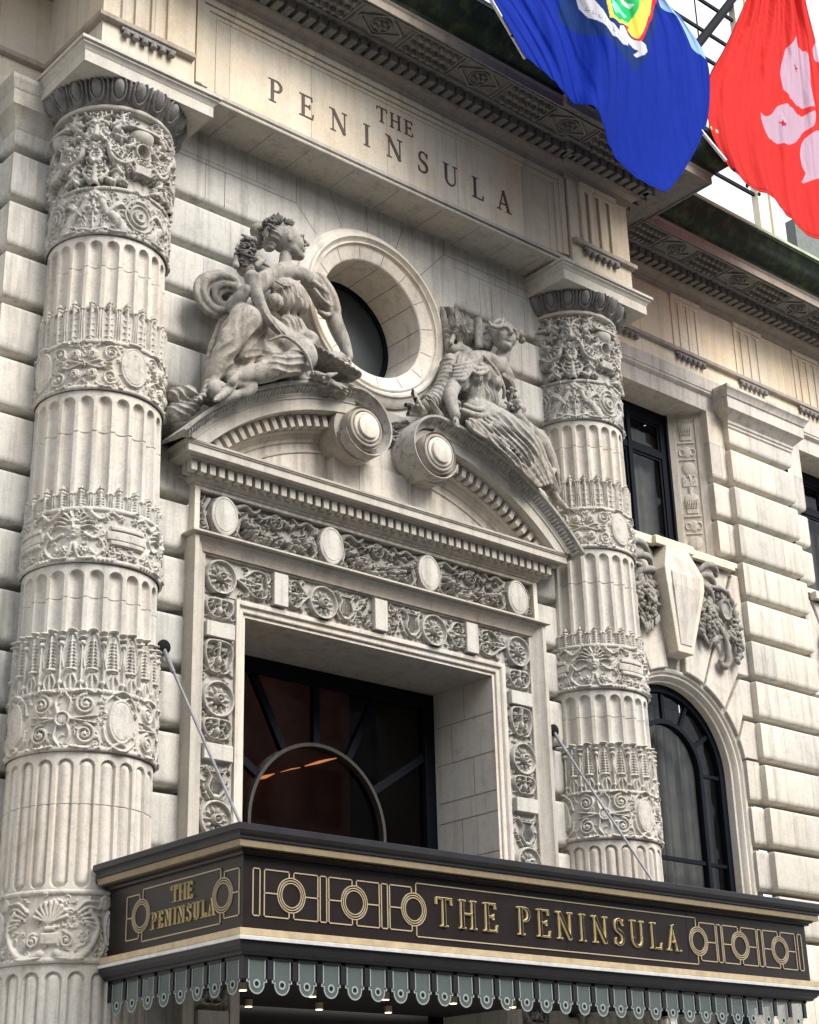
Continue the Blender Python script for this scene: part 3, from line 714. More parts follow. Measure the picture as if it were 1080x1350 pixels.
# ------------------------------------------------------------------ columns
def rbase(z): return 1.013-(z-5.35)*0.0108
rnd = random.Random(5)
FL = 360/22
def flute_tex(z0, z1, cabled=False, topround=True, botround=True):
    w = math.radians(FL)*1.0; px = PX; nx = int(w/px); ny = int((z1-z0)/px)
    x = (np.linspace(0, w, nx+1)-w/2)[None, :]; y = np.linspace(0, z1-z0, ny+1)[:, None]; hw = w*0.365; L = z1-z0
    yy = np.zeros_like(y)
    if topround: yy = np.maximum(yy, y-(L-hw-0.10))
    if botround: yy = np.maximum(yy, (hw+0.06)-y)
    d = np.sqrt(x*x+yy*yy)/hw
    if cabled: H = np.where(d < 1, np.where(d > 0.80, -0.05, -0.05*(d/0.80)**2*0.9-0.002), 0)
    else: H = -0.085*np.clip(1-d*d, 0, 1)**0.42
    return H.astype(np.float32)
TW = math.pi/2*0.98
def tex_capital():
    R = Relief(TW, 1.5); c = TW/2
    for cx, sg in ((0.0, 1), (TW, -1)):                     # aedicule with arched niche and tablet at 0 degrees
        R.plate(cx, 0.78, 0.20, 0.42, 0.07, 'rect'); R.plate(cx, 0.40, 0.17, 0.11, 0.13, 'rect', 0.02, 0.02); R.dome(cx, 1.12, 0.24, 0.22, 0.17)
        R.plate(cx, 1.2, 0.3, 0.05, 0.16, 'rect', 0.02); R.ring(cx, 0.78, 0.12, 0.14, 0.03, 0.12); R.pit(cx, 0.78, 0.10, 0.13, 0.16)
    for s in (-1, 1):
        R.stroke([(c, 1.02), (c+s*0.18, 0.82), (c+s*0.26, 0.56), (c+s*0.44, 0.44), (c+s*0.62, 0.56)], 0.055, 0.06, 0.15)
        for k in range(9):
            f = k/8; x = c+s*(0.05+0.55*f); z = 0.98-0.50*math.sin(f*1.9)
            for q in (-1, 1):
                a = rnd.uniform(0.3, 1.2); L = rnd.uniform(0.16, 0.28)
                R.leaf([(x, z), (x+s*L*0.5*math.cos(a), z+q*L*0.6*math.sin(a)), (x+s*L*math.cos(a), z+q*L*math.sin(a))], 0.085, 0.12+0.05*rnd.random(), 3)
        R.leaf([(c+s*0.08, 0.10), (c+s*0.2, 0.28), (c+s*0.1, 0.46)], 0.13, 0.13); R.leaf([(c+s*0.5, 0.08), (c+s*0.38, 0.22), (c+s*0.56, 0.34)], 0.12, 0.13)
        R.leaf([(c+s*0.25, 1.18), (c+s*0.42, 1.30), (c+s*0.58, 1.22)], 0.12, 0.15); R.leaf([(c+s*0.02, 1.2), (c+s*0.1, 1.34), (c+s*0.24, 1.42)], 0.13, 0.16)
    r2_ = random.Random(77)
    for k in range(30):
        x = c+r2_.uniform(-0.62, 0.62); z = r2_.uniform(0.06, 1.3)
        if abs(abs(x-c)-TW/2) < 0.24 and z < 1.0: continue
        a = r2_.uniform(-0.7, 1.2)*(1 if x > c else -1)+math.pi/2*r2_.choice((0.3, 1)); L = r2_.uniform(0.20, 0.34)
        R.leaf([(x, z), (x+L*0.5*math.cos(a), z+L*0.5*math.sin(a)), (x+L*math.cos(a+0.5), z+L*math.sin(a+0.5))], r2_.uniform(0.10, 0.15), r2_.uniform(0.09, 0.15), 3)
    R.leaf([(c, 0.05), (c, 0.3), (c, 0.62)], 0.2, 0.16, 5); R.leaf([(c, 0.95), (c, 1.18), (c, 1.42)], 0.2, 0.18, 5)
    return R.mirror().H
def _f(R, n=90):
    R.fill(n, random.Random(n)); return R
def tex_griffin():
    R = Relief(TW, 0.82); c = TW/2
    for cx in (0.0, TW):
        for r_, h in ((0.25, 0.05), (0.17, 0.06), (0.09, 0.07)): R.ring(cx, 0.40, r_, r_, 0.022, h)
        R.rosette(cx, 0.40, 0.10, 0.08, 6)
        R.spiral(cx+ (0.1 if cx < c else -0.1), 0.74, 0.06, 1.5, 1, 0, 0.016, 0.05)
    for s in (-1, 1):
        R.stroke([(c+s*0.50, 0.12), (c+s*0.36, 0.30), (c+s*0.20, 0.42), (c+s*0.12, 0.60)], 0.09, 0.05, 0.075)
        for k in range(5): R.stroke([(c+s*(0.22+0.03*k), 0.34+0.03*k), (c+s*(0.34+0.03*k), 0.52), (c+s*(0.50+0.02*k), 0.60-0.05*k)], 0.035, 0.018, 0.085, 0.05)
        R.dome(c+s*0.13, 0.62, 0.07, 0.06, 0.09); R.stroke([(c+s*0.02, 0.06), (c+s*0.2, 0.1), (c+s*0.36, 0.05), (c+s*0.6, 0.1)], 0.03, 0.02, 0.05)
        R.spiral(c+s*0.62, 0.66, 0.09, 1.6, s, 0, 0.018, 0.05); R.leaf([(c+s*0.40, 0.06), (c+s*0.5, 0.14), (c+s*0.62, 0.12)], 0.06, 0.05)
    R.rosette(c, 0.45, 0.12, 0.07); R.stroke([(c, 0.02), (c, 0.75)], 0.02, 0.02, 0.05); R.cluster(c, 0.66, 0.1, 0.07, 14, 0.03, 0.08, rnd)
    _f(R); return R.mirror().H
def tex_rosettes():
    R = Relief(TW, 0.80); c = TW/2
    for s in (-1, 1):
        for q in (-1, 1):
            R.rosette(c+s*0.13, 0.40+q*0.155, 0.085, 0.085, 6)
            R.spiral(c+s*0.40, 0.40+q*0.19, 0.12, 1.7, s*q, 0 if s > 0 else math.pi, 0.022, 0.06)
            R.stroke([(c+s*0.04, 0.40), (c+s*0.22, 0.40+q*0.06), (c+s*0.34, 0.40+q*0.02)], 0.022, 0.014, 0.06)
            R.leaf([(c+s*0.2, 0.40+q*0.30), (c+s*0.32, 0.40+q*0.36), (c+s*0.46, 0.40+q*0.34)], 0.05, 0.05, 3)
        for k in range(4): R.stroke([(c+s*0.24, 0.40), (c+s*0.33, 0.46-0.04*k), (c+s*0.42, 0.50-0.07*k)], 0.016, 0.01, 0.06)
    R.rosette(c, 0.40, 0.06, 0.07, 5); R.mirror()
    for cx in (0, TW): R.plate(cx, 0.42, 0.235, 0.33, 0.062, 'ell', 0.02, 0.035); R.dome(cx, 0.80, 0.12, 0.06, 0.07); R.dome(cx, 0.62, 0.04, 0.05, 0.078)
    _f(R, 110); return R.H
def tex_face():
    R = Relief(TW, 0.80); c = TW/2; R.mask(c, 0.50, 0.20, 0.085)
    for s in (-1, 1):
        R.rosette(c+s*0.12, 0.17, 0.075, 0.08, 6); R.stroke([(c+s*0.02, 0.26), (c+s*0.10, 0.06), (c+s*0.30, 0.08), (c+s*0.42, 0.22), (c+s*0.36, 0.34)], 0.03, 0.018, 0.06)
        R.stroke([(c+s*0.22, 0.72), (c+s*0.36, 0.62), (c+s*0.5, 0.72), (c+s*0.62, 0.68)], 0.03, 0.02, 0.06)
        R.rosette(c+s*0.44, 0.66, 0.06, 0.07); R.rosette(c+s*0.66, 0.66, 0.06, 0.07); R.rosette(c+s*0.47, 0.15, 0.075, 0.07); R.rosette(c+s*0.68, 0.14, 0.075, 0.07)
        R.stroke([(c+s*0.16, 0.40), (c+s*0.30, 0.34), (c+s*0.40, 0.46)], 0.028, 0.016, 0.06)
        for k in range(5): R.leaf([(c+s*(0.30+0.06*k), 0.04), (c+s*(0.33+0.06*k), 0.08), (c+s*(0.38+0.06*k), 0.06)], 0.04, 0.04, 2)
    for cx in (0, TW): R.plate(cx, 0.40, 0.27, 0.145, 0.07, 'rect', 0.012); R.plate(cx, 0.40, 0.32, 0.07, 0.055, 'rect', 0.012)
    _f(R, 120); return R.H
def tex_scroll():
    R = Relief(TW, 0.80); c = TW/2
    R.ring(c, 0.40, 0.085, 0.085, 0.02, 0.07); R.plate(c, 0.40, 0.07, 0.07, 0.045)
    for s in (-1, 1):
        for q in (-1, 1):
            R.spiral(c+s*0.29, 0.40+q*0.19, 0.13, 1.9, s*q, math.pi/2 if s > 0 else math.pi/2, 0.026, 0.07)
            R.stroke([(c+s*0.06, 0.40+q*0.06), (c+s*0.10, 0.40+q*0.22), (c+s*0.03, 0.40+q*0.33)], 0.022, 0.014, 0.06)
            R.leaf([(c+s*0.12, 0.40+q*0.34), (c+s*0.3, 0.40+q*0.37), (c+s*0.42, 0.40+q*0.32)], 0.045, 0.05, 4)
            R.stroke([(c+s*0.10, 0.40), (c+s*0.3, 0.40+q*0.03), (c+s*0.44, 0.40+q*0.05)], 0.018, 0.012, 0.06); R.rosette(c+s*0.30, 0.40+q*0.19, 0.05, 0.075)
            R.leaf([(c+s*0.46, 0.40+q*0.22), (c+s*0.5, 0.40+q*0.32), (c+s*0.44, 0.40+q*0.37)], 0.05, 0.05, 2)
    for cx in (0, TW):
        R.plate(cx, 0.40, 0.19, 0.30, 0.065, 'ell', 0.015, 0.03)
        for q in (-1, 1): R.ring(cx, 0.40+q*0.33, 0.09, 0.05, 0.018, 0.06); R.stroke([(cx-0.24, 0.40+q*0.1), (cx-0.21, 0.40+q*0.24), (cx-0.12, 0.40+q*0.33)], 0.02, 0.02, 0.06); R.stroke([(cx+0.24, 0.40+q*0.1), (cx+0.21, 0.40+q*0.24), (cx+0.12, 0.40+q*0.33)], 0.02, 0.02, 0.06)
    _f(R, 100); return R.H
def tex_shell():
    R = Relief(TW, 0.80); c = TW/2
    for k in range(-4, 5):
        a = k*0.33; R.stroke([(c+0.03*math.sin(a), 0.44), (c+0.20*math.sin(a), 0.45+0.20*math.cos(a))], 0.012, 0.03, 0.05, 0.075)
    R.plate(c, 0.26, 0.11, 0.07, 0.06, 'rect'); R.plate(c, 0.37, 0.07, 0.03, 0.06, 'rect')
    for s in (-1, 1):
        R.spiral(c+s*0.2, 0.24, 0.08, 1.6, -s, 1.5, 0.02, 0.06); R.stroke([(c+s*0.10, 0.10), (c+s*0.32, 0.05), (c+s*0.5, 0.18), (c+s*0.58, 0.40), (c+s*0.48, 0.56)], 0.05, 0.03, 0.07)
        for k in range(6): R.stroke([(c+s*(0.30+0.03*k), 0.56-0.03*k), (c+s*(0.42+0.03*k), 0.66-0.06*k), (c+s*(0.58+0.01*k), 0.66-0.08*k)], 0.022, 0.014, 0.06)
        R.spiral(c+s*0.66, 0.66, 0.075, 1.6, s, 0, 0.018, 0.06); R.rosette(c+s*0.66, 0.14, 0.07, 0.07)
    R.mirror()
    for cx in (0, TW): R.plate(cx, 0.38, 0.13, 0.24, 0.06, 'ell', 0.015, 0.03)
    _f(R, 130); return R.H
CW = math.radians(FL)
def tex_leafband(h, tall=False, finial=True):
    R = Relief(CW, h); c = CW/2; top = h-(0.13 if finial else 0.03)
    R.stroke([(c, 0.02), (c, top*0.5), (c, top)], 0.045, 0.03, 0.145, 0.16, 6)
    for s in (-1, 1):
        for k in range(5 if not tall else 9):
            f = (k+0.6)/(5 if not tall else 9); z = top*f
            R.stroke([(c, z*0.86), (c+s*CW*0.16, z*0.96), (c+s*CW*0.24*(1-0.3*f), z-0.02)], 0.022, 0.012, 0.155, 0.12, 3)
        R.stroke([(c+s*CW*0.5, 0.0), (c+s*CW*0.5, top*0.92)], 0.018, 0.026, 0.145, 0.16, 4)
        R.stroke([(c+s*CW*0.36, 0.0), (c+s*CW*0.40, top*0.75), (c+s*CW*0.30, top*0.97)], 0.022, 0.024, 0.13, 0.16, 5)
        R.dome(c+s*CW*0.5, top*0.96, 0.06, 0.03, 0.175)
    if finial:
        R.dome(c, top+0.02, 0.055, 0.04, 0.165); R.dome(c, top+0.075, 0.028, 0.035, 0.15); R.dome(c, top+0.112, 0.018, 0.02, 0.14)
        for s in (-1, 1): R.dome(c+s*0.035, top+0.06, 0.022, 0.014, 0.16)
    R.H[:2] = np.maximum(R.H[:2], 0.13); w = (R.gy < top*0.85)[:, None]; R.H = np.maximum(R.H, np.where(w, 0.10, 0)); return R.H
def tex_tall():
    # two rows: hanging acanthus with candelabra between
    R = Relief(CW, 0.84); c = CW/2
    R.H += np.where((R.gy < 0.80)[:, None], 0.09, 0)
    for k in range(9):
        z = 0.28+0.045*k; q = 0.075*(1-0.05*k)
        for s in (-1, 1): R.stroke([(c, z-0.015), (c+s*q*0.6, z+0.012), (c+s*q, z-0.014)], 0.016, 0.009, 0.155, 0.125, 3)
    R.stroke([(c, 0.27), (c, 0.72)], 0.020, 0.015, 0.16); R.dome(c, 0.265, 0.10, 0.035, 0.20); R.dome(c, 0.235, 0.06, 0.03, 0.17)
    R.stroke([(c-0.105, 0.30), (c-0.12, 0.5), (c-0.06, 0.72), (c, 0.76), (c+0.06, 0.72), (c+0.12, 0.5), (c+0.105, 0.30)], 0.014, 0.014, 0.135)
    for s in (-1, 1):
        e = c+s*CW/2
        R.stroke([(e, 0.0), (e, 0.60)], 0.016, 0.014, 0.17); R.dome(e, 0.62, 0.05, 0.05, 0.19); R.dome(e, 0.70, 0.065, 0.025, 0.20); R.dome(e, 0.09, 0.055, 0.05, 0.17); R.dome(e, 0.78, 0.07, 0.03, 0.19)
        R.stroke([(c+s*0.03, 0.20), (c+s*0.08, 0.10), (c+s*0.05, 0.0)], 0.03, 0.02, 0.15)
    R.dome(c, 0.80, 0.08, 0.03, 0.21); R.stroke([(c, 0.0), (c, 0.2)], 0.03, 0.04, 0.15, 0.14); return R.H
def tex_egg():
    w = math.radians(18)*1.05; R = Relief(w, 0.36); c = w/2
    R.dome(c, 0.22, 0.085, 0.17, 0.11); R.ring(c, 0.22, 0.105, 0.19, 0.018, 0.075)
    for s in (-1, 1): R.stroke([(c+s*w/2, 0.34), (c+s*w/2, 0.06)], 0.026, 0.012, 0.075, 0.05)
    return R.H
T_CAP, T_GRF, T_ROS, T_FAC, T_SCR, T_SHL, T_LF1, T_LF2, T_TALL, T_EGG = tex_capital(), tex_griffin(), tex_rosettes(), tex_face(), tex_scroll(), tex_shell(), tex_leafband(0.63), tex_leafband(0.34), tex_tall(), tex_egg()
def ringed(z0, z1, amp=0.035, d=0.015):
    def f(z):
        r = rbase(z)+d; e = min(z-z0, z1-z)
        if e < 0.075: r += amp*math.sqrt(max(0, 1-((e-0.037)/0.038)**2))
        return r
    return f
def make_column(cx, cy=0.1):
    col = grp('column')
    def rc(name, H, z0, z1, rf, mat, cyc=90.0):
        if name == 'fluted_drum' and z0 > 3: zj = z0+0.62*(z1-z0); rf = lambda z, f=rf: f(z)-(0.016 if abs(z-zj) < 0.0065 else 0)
        if name == 'leaf_collar': H = np.where(H > 0.095, 0.095+(H-0.095)*0.8, H)
        if name in ('ornament_band', 'carved_capital'): H = H*(0.80 if name == 'ornament_band' else 1.12)
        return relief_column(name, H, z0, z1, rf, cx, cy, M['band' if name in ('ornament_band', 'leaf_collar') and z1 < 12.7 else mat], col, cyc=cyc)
    top = lambda z: 0.905 if z < 16.0 else 0.905
    def cap_r(z):
        if z > 16.05: return 0.93+0.05*math.sqrt(max(0, 1-((z-16.1)/0.05)**2))
        return 0.865
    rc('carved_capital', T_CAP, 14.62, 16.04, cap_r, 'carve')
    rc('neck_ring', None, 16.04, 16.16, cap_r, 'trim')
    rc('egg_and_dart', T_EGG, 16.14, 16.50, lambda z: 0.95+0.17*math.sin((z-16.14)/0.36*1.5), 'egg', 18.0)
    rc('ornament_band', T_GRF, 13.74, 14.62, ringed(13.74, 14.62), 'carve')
    rc('fluted_drum', flute_tex(12.3, 13.74), 12.3, 13.74, rbase, 'col', FL)
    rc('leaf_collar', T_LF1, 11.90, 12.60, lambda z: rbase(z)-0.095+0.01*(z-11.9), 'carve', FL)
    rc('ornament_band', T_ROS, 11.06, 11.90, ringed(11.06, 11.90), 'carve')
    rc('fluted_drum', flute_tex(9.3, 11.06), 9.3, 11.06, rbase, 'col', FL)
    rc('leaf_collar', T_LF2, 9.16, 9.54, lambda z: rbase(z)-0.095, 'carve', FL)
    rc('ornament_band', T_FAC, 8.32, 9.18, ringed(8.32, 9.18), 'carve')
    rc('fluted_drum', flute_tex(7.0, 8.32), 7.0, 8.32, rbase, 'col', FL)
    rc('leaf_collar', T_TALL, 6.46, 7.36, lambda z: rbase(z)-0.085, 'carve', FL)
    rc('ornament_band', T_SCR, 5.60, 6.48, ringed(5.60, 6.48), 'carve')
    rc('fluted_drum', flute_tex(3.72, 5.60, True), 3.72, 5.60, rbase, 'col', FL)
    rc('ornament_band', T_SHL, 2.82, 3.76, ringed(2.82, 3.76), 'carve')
    rc('fluted_drum', flute_tex(GZ+0.5, 2.82, True), GZ+0.5, 2.82, rbase, 'col', FL)
    mb = MB(); mb.lathe([(1.12, 0), (1.25, 0), (1.25, 0.2), (1.2, 0.3), (1.1, 0.34), (1.12, 0.45), (1.07, 0.5)], (cx, cy, GZ), 'Z', 48); mb.build('base', M['col'], col, True)
    mb = MB(); x0, x1 = cx-1.25, cx+1.25
    pr = [(-0.04, 16.50), (-0.02, 16.50), (-0.02, 16.70), (-0.005, 16.715), (0.0, 16.73), (0.035, 16.78), (0.05, 16.79), (0.05, 16.83), (0.09, 16.84), (0.09, 16.895), (-0.2, 16.925)]
    sweep(mb, [(x0+0.02, 0.55), (x0+0.02, -1.03), (x1-0.02, -1.03), (x1-0.02, 0.55)], pr, caps=False)
    mb.add([(x0+0.04, -1.01, 16.503), (x1-0.04, -1.01, 16.503), (x1-0.04, 0.5, 16.503), (x0+0.04, 0.5, 16.503)], [(3, 2, 1, 0)])
    mb.build('abacus', M['abacus'], col, True, 28)
    return col
make_column(-5.35); make_column(5.35)

# ------------------------------------------------------------------ doorway surround
dw = grp('doorway_surround')
def frame_sweep(mb, prof, xo, zo, zb):
    # profile (distance from opening edge, y) carried up the left jamb, over and down the right jamb
    V = []; m = len(prof)
    for (sx, zz) in ((-1, None), (-1, 1), (1, 1), (1, None)):
        for d, y in prof: V.append((sx*(xo+d), y, zb if zz is None else zo+d))
    F = []
    for k in range(3):
        for j in range(m-1): F.append((k*m+j, k*m+j+1, (k+1)*m+j+1, (k+1)*m+j))
    mb.add(V, F)
OX, OZ = 2.65, 8.36
mb = MB(); frame_sweep(mb, [(0, 1.73), (0, 0.0), (0.06, 0.0), (0.06, -0.035), (0.075, -0.045), (0.14, -0.045), (0.15, -0.07), (0.165, -0.09), (0.18, -0.095), (0.215, -0.105), (0.23, -0.105), (0.23, -0.05)], OX, OZ, GZ); mb.build('inner_moulding', M['trim_light'], dw, True, 28)
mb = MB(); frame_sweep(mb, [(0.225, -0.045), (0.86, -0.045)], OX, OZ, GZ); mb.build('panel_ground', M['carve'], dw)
mb = MB(); frame_sweep(mb, [(0.845, -0.05), (0.845, -0.12), (0.875, -0.13), (0.89, -0.13), (0.91, -0.14), (0.97, -0.185), (1.04, -0.235), (1.06, -0.27), (1.135, -0.27), (1.135, 0.02)], OX, OZ, GZ)
mb.build('outer_moulding', M['trim'], dw, True, 28)
PW = 0.61
def disc_motif(R, cx, cy, r=0.285):
    R.plate(cx, cy, r, r, 0.045, 'ell', 0.012); R.pit(cx, cy, r*0.86, r*0.86, 0.03); R.ring(cx, cy, r*0.93, r*0.93, 0.03, 0.085)
    for k in range(10):
        a = 2*math.pi*k/10; R.dome(cx+r*0.5*math.cos(a), cy+r*0.5*math.sin(a), r*0.2, r*0.11, 0.07, 0.5, a)
    for k in range(16):
        a = 2*math.pi*k/16; R.dome(cx+r*0.72*math.cos(a), cy+r*0.72*math.sin(a), 0.014, 0.014, 0.055)
    R.ring(cx, cy, r*0.22, r*0.22, 0.025, 0.12); R.dome(cx, cy, r*0.13, r*0.13, 0.14)
def plaque(R, cx, cy, rx, ry):
    R.plate(cx, cy, rx, ry, 0.085, 'rect', 0.008)
    for a in (-1, 1):
        for b in (-1, 1): R.pit(cx+a*rx*0.72, cy+b*ry*0.8, 0.013, 0.013, 0.03)
def foliage_h(R, x0, x1, cy, hh):
    w = x1-x0; sx = 1 if w > 0 else -1; w = abs(w)
    for q in (-1, 1):
        R.rosette(x0+sx*w*0.66, cy+q*hh*0.42, 0.075, 0.085, 5)
        R.stroke([(x0, cy), (x0+sx*w*0.25, cy+q*hh*0.35), (x0+sx*w*0.5, cy+q*hh*0.8), (x0+sx*w*0.8, cy+q*hh*0.72), (x0+sx*w*0.84, cy+q*hh*0.3)], 0.028, 0.018, 0.07)
        R.leaf([(x0+sx*w*0.1, cy+q*0.03), (x0+sx*w*0.35, cy+q*hh*0.15), (x0+sx*w*0.55, cy+q*hh*0.05)], 0.07, 0.07, 3)
        R.leaf([(x0+sx*w*0.3, cy+q*hh*0.5), (x0+sx*w*0.35, cy+q*hh*0.8), (x0+sx*w*0.2, cy+q*hh*0.92)], 0.06, 0.06, 2)
        R.leaf([(x0+sx*w*0.86, cy+q*hh*0.2), (x0+sx*w*0.95, cy+q*hh*0.5), (x0+sx*w*0.9, cy+q*hh*0.85)], 0.06, 0.07, 3)
    R.dome(x0+sx*w*0.62, cy, 0.07, 0.04, 0.08); R.dome(x0+sx*w*0.9, cy, 0.035, 0.05, 0.09)
def foliage_v(R, cx, z0, z1, hw):
    h = z1-z0; sg = 1 if h > 0 else -1; H_ = abs(h)
    for q in (-1, 1):
        R.rosette(cx+q*hw*0.46, z0+sg*H_*0.30, 0.07, 0.09, 5)
        R.stroke([(cx, z0+sg*H_*0.02), (cx+q*hw*0.75, z0+sg*H_*0.10), (cx+q*hw*0.86, z0+sg*H_*0.45), (cx+q*hw*0.55, z0+sg*H_*0.8), (cx+q*hw*0.2, z0+sg*H_*0.86)], 0.028, 0.02, 0.07)
        R.leaf([(cx+q*hw*0.3, z0+sg*H_*0.5), (cx+q*hw*0.45, z0+sg*H_*0.7), (cx+q*hw*0.85, z0+sg*H_*0.85)], 0.06, 0.07, 3)
        R.leaf([(cx+q*hw*0.15, z0+sg*H_*0.05), (cx+q*hw*0.4, z0+sg*H_*0.02), (cx+q*hw*0.8, z0+sg*H_*0.04)], 0.05, 0.07, 2)
    R.leaf([(cx, z0+sg*H_*0.1), (cx, z0+sg*H_*0.5), (cx, z0+sg*H_*0.92)], 0.07, 0.09, 4); R.dome(cx, z0+sg*H_*0.55, 0.05, 0.09, 0.09)
def harp(R, cx, cy):
    for s in (-1, 1): R.stroke([(cx+s*0.05, cy-0.2), (cx+s*0.14, cy-0.08), (cx+s*0.10, cy+0.08), (cx+s*0.17, cy+0.2)], 0.026, 0.02, 0.07)
    for k in range(5): R.stroke([(cx-0.07+0.035*k, cy-0.12), (cx-0.07+0.035*k, cy+0.16)], 0.009, 0.009, 0.06)
    R.stroke([(cx-0.11, cy+0.17), (cx+0.11, cy+0.17)], 0.018, 0.018, 0.07); R.dome(cx, cy-0.2, 0.09, 0.05, 0.07)
    for s in (-1, 1): R.leaf([(cx+s*0.12, cy-0.24), (cx+s*0.2, cy-0.12), (cx+s*0.25, cy+0.02)], 0.05, 0.06, 2); R.leaf([(cx+s*0.1, cy+0.2), (cx+s*0.2, cy+0.24), (cx+s*0.26, cy+0.16)], 0.05, 0.06, 2)
# top strip
TX0, TX1 = -3.49, 3.49
R = Relief(TX1-TX0, PW); o_ = -TX0; cy = 0.30
for x in (-3.2, -1.2, 1.2, 3.2): disc_motif(R, x+o_, cy-0.03)
for x in (-2.07, 0, 2.07): plaque(R, x+o_, cy, 0.14, 0.275)
for a, b in ((-2.90, -2.22), (2.90, 2.22), (-1.50, -1.92), (1.50, 1.92)): foliage_h(R, a+o_, b+o_, cy, 0.27)
for s in (-1, 1):
    harp(R, s*0.72+o_, cy)
    for q in (-1, 1): R.rosette(s*0.33+o_, cy+q*0.12, 0.075, 0.085); R.leaf([(s*0.42+o_, cy+q*0.02), (s*0.3+o_, cy+q*0.22), (s*0.2+o_, cy+q*0.25)], 0.05, 0.06, 2)
R.fill(260, random.Random(19), 0.09, 0.04); relief_plane('carved_panel', R, TX0, 8.60, -0.06, M['carve'], dw)
# side strips (drawn once, mirrored for the other side)
SZ0, SZ1 = 0.0, 8.56
R = Relief(PW, SZ1-SZ0); cx = PW/2
for z in (6.92, 5.10, 3.2, 1.4): disc_motif(R, cx, z)
for z in (8.0, 6.10, 4.25, 2.3): plaque(R, cx, z, 0.26, 0.125)
for a, b in ((8.52, 8.16), (7.86, 7.24), (6.62, 6.26), (4.80, 4.40), (4.1, 3.5), (2.9, 2.45), (2.15, 1.7)): foliage_v(R, cx, a, b, 0.28)
harp(R, cx, 5.64)
R.fill(260, random.Random(29), 0.09, 0.04)
for s, fl in ((-1, False), (1, True)):
    relief_plane('carved_panel', R, (-3.205-PW/2) if s < 0 else (3.205-PW/2), SZ0, -0.06, M['carve'], dw, fl)
# bright tablets let into the strips
def tablet(x, z, w, h):
    mb = MB(); mb.bbox(x-w, x+w, -0.06-0.112, -0.06, z-h, z+h, 0.008); mb.build('tablet', M['wall_plain'], dw)
    for a in (-1, 1):
        for b in (-1, 1): pass
for x in (-2.07, 0, 2.07): tablet(x, 8.90, 0.138, 0.272)
for s in (-1, 1):
    for z in (8.0, 6.10, 4.25, 2.3): tablet(s*3.205, z, 0.258, 0.122)
# joints on the reveals
mb = MB()
for x in (-2.645, 2.645):
    for z in (7.72, 7.02, 6.34, 5.98, 5.3): mb.add([(x, 0.02, z-0.006), (x, 1.5, z-0.006), (x, 1.5, z+0.006), (x, 0.02, z+0.006)], [(0, 1, 2, 3)])
    for y, za, zb in ((0.75, 7.72, 8.35), (1.1, 7.02, 7.72), (0.55, 6.34, 7.02), (0.9, 5.3, 5.98)): mb.add([(x, y-0.005, za), (x, y+0.005, za), (x, y+0.005, zb), (x, y-0.005, zb)], [(0, 1, 2, 3)])
mb.build('mortar_joints', M['mortar'], dw)
# ledge over the surround
mb = MB(); P = [(-3.72, 0.0), (-3.72, -0.20), (3.72, -0.20), (3.72, 0.0)]
sweep(mb, P, [(0.0, 9.44), (0.08, 9.445), (0.10, 9.455), (0.145, 9.455), (0.145, 9.485), (0.0, 9.50), (-0.1, 9.51)], caps=False); mb.build('ledge', M['trim'], dw, True, 28)
mb = MB(); sweep(mb, [(-3.72, 0.0), (-3.72, -0.15), (3.72, -0.15), (3.72, 0.0)], [(0.0, 9.22), (0.02, 9.30), (0.06, 9.38), (0.07, 9.455), (0.0, 9.46)], caps=False); mb.build('ledge_bed_mould', M['bedmould'], dw, True, 28)  # browned moulding directly under the ledge
# frieze with oval medallions and fruit swags
mb = MB(); frame = [(-3.74, 0.02), (-3.74, -0.16), (3.74, -0.16), (3.74, 0.02)]
V0 = MB(); V0.box(-3.74, -3.645, -0.16, 0.02, 9.5, 10.30); V0.box(3.645, 3.74, -0.16, 0.02, 9.5, 10.30); V0.box(-3.645, 3.645, -0.158, 0.02, 10.235, 10.30); V0.build('frieze_border', M['trim_light'], dw)
R = Relief(7.29, 0.735); o_ = 3.645; rn = random.Random(11)
for k in range(3):
    a = (-3.2, -1.07, 1.07)[k]+o_+0.28; b = (-1.07, 1.07, 3.2)[k]+o_-0.28; w = b-a
    for i in range(95):
        f = rn.random(); x = a+w*f; z = 0.52-0.40*math.sin(f*math.pi)**0.8+rn.uniform(-0.09, 0.09)*(0.5+math.sin(f*math.pi)); r_ = rn.uniform(0.028, 0.062)
        R.dome(x, z, r_, r_, 0.10+0.07*rn.random()+0.03*math.sin(f*math.pi))
    for i in range(26):
        f = rn.random(); x = a+w*f; z = 0.50-0.40*math.sin(f*math.pi)**0.8+rn.choice((-1, 1))*0.11; an = rn.uniform(0, 6.28)
        R.leaf([(x, z), (x+0.06*math.cos(an), z+0.06*math.sin(an)), (x+0.13*math.cos(an+0.4), z+0.13*math.sin(an+0.4))], 0.06, 0.11, 3)
    c_ = (a+b)/2; R.rosette(c_, 0.56, 0.11, 0.12, 8); R.ring(c_, 0.56, 0.115, 0.115, 0.02, 0.07)
    for s in (-1, 1):
        R.leaf([(c_+s*0.14, 0.60), (c_+s*0.3, 0.54), (c_+s*0.42, 0.66)], 0.10, 0.09, 4)
        R.stroke([(c_+s*(w/2-0.02), 0.62), (c_+s*(w/2-0.18), 0.68), (c_+s*(w/2-0.34), 0.60), (c_+s*(w/2-0.45), 0.68)], 0.05, 0.03, 0.08)
        R.stroke([(c_+s*(w/2-0.06), 0.42), (c_+s*(w/2+0.02), 0.22), (c_+s*(w/2-0.10), 0.06)], 0.05, 0.02, 0.09)
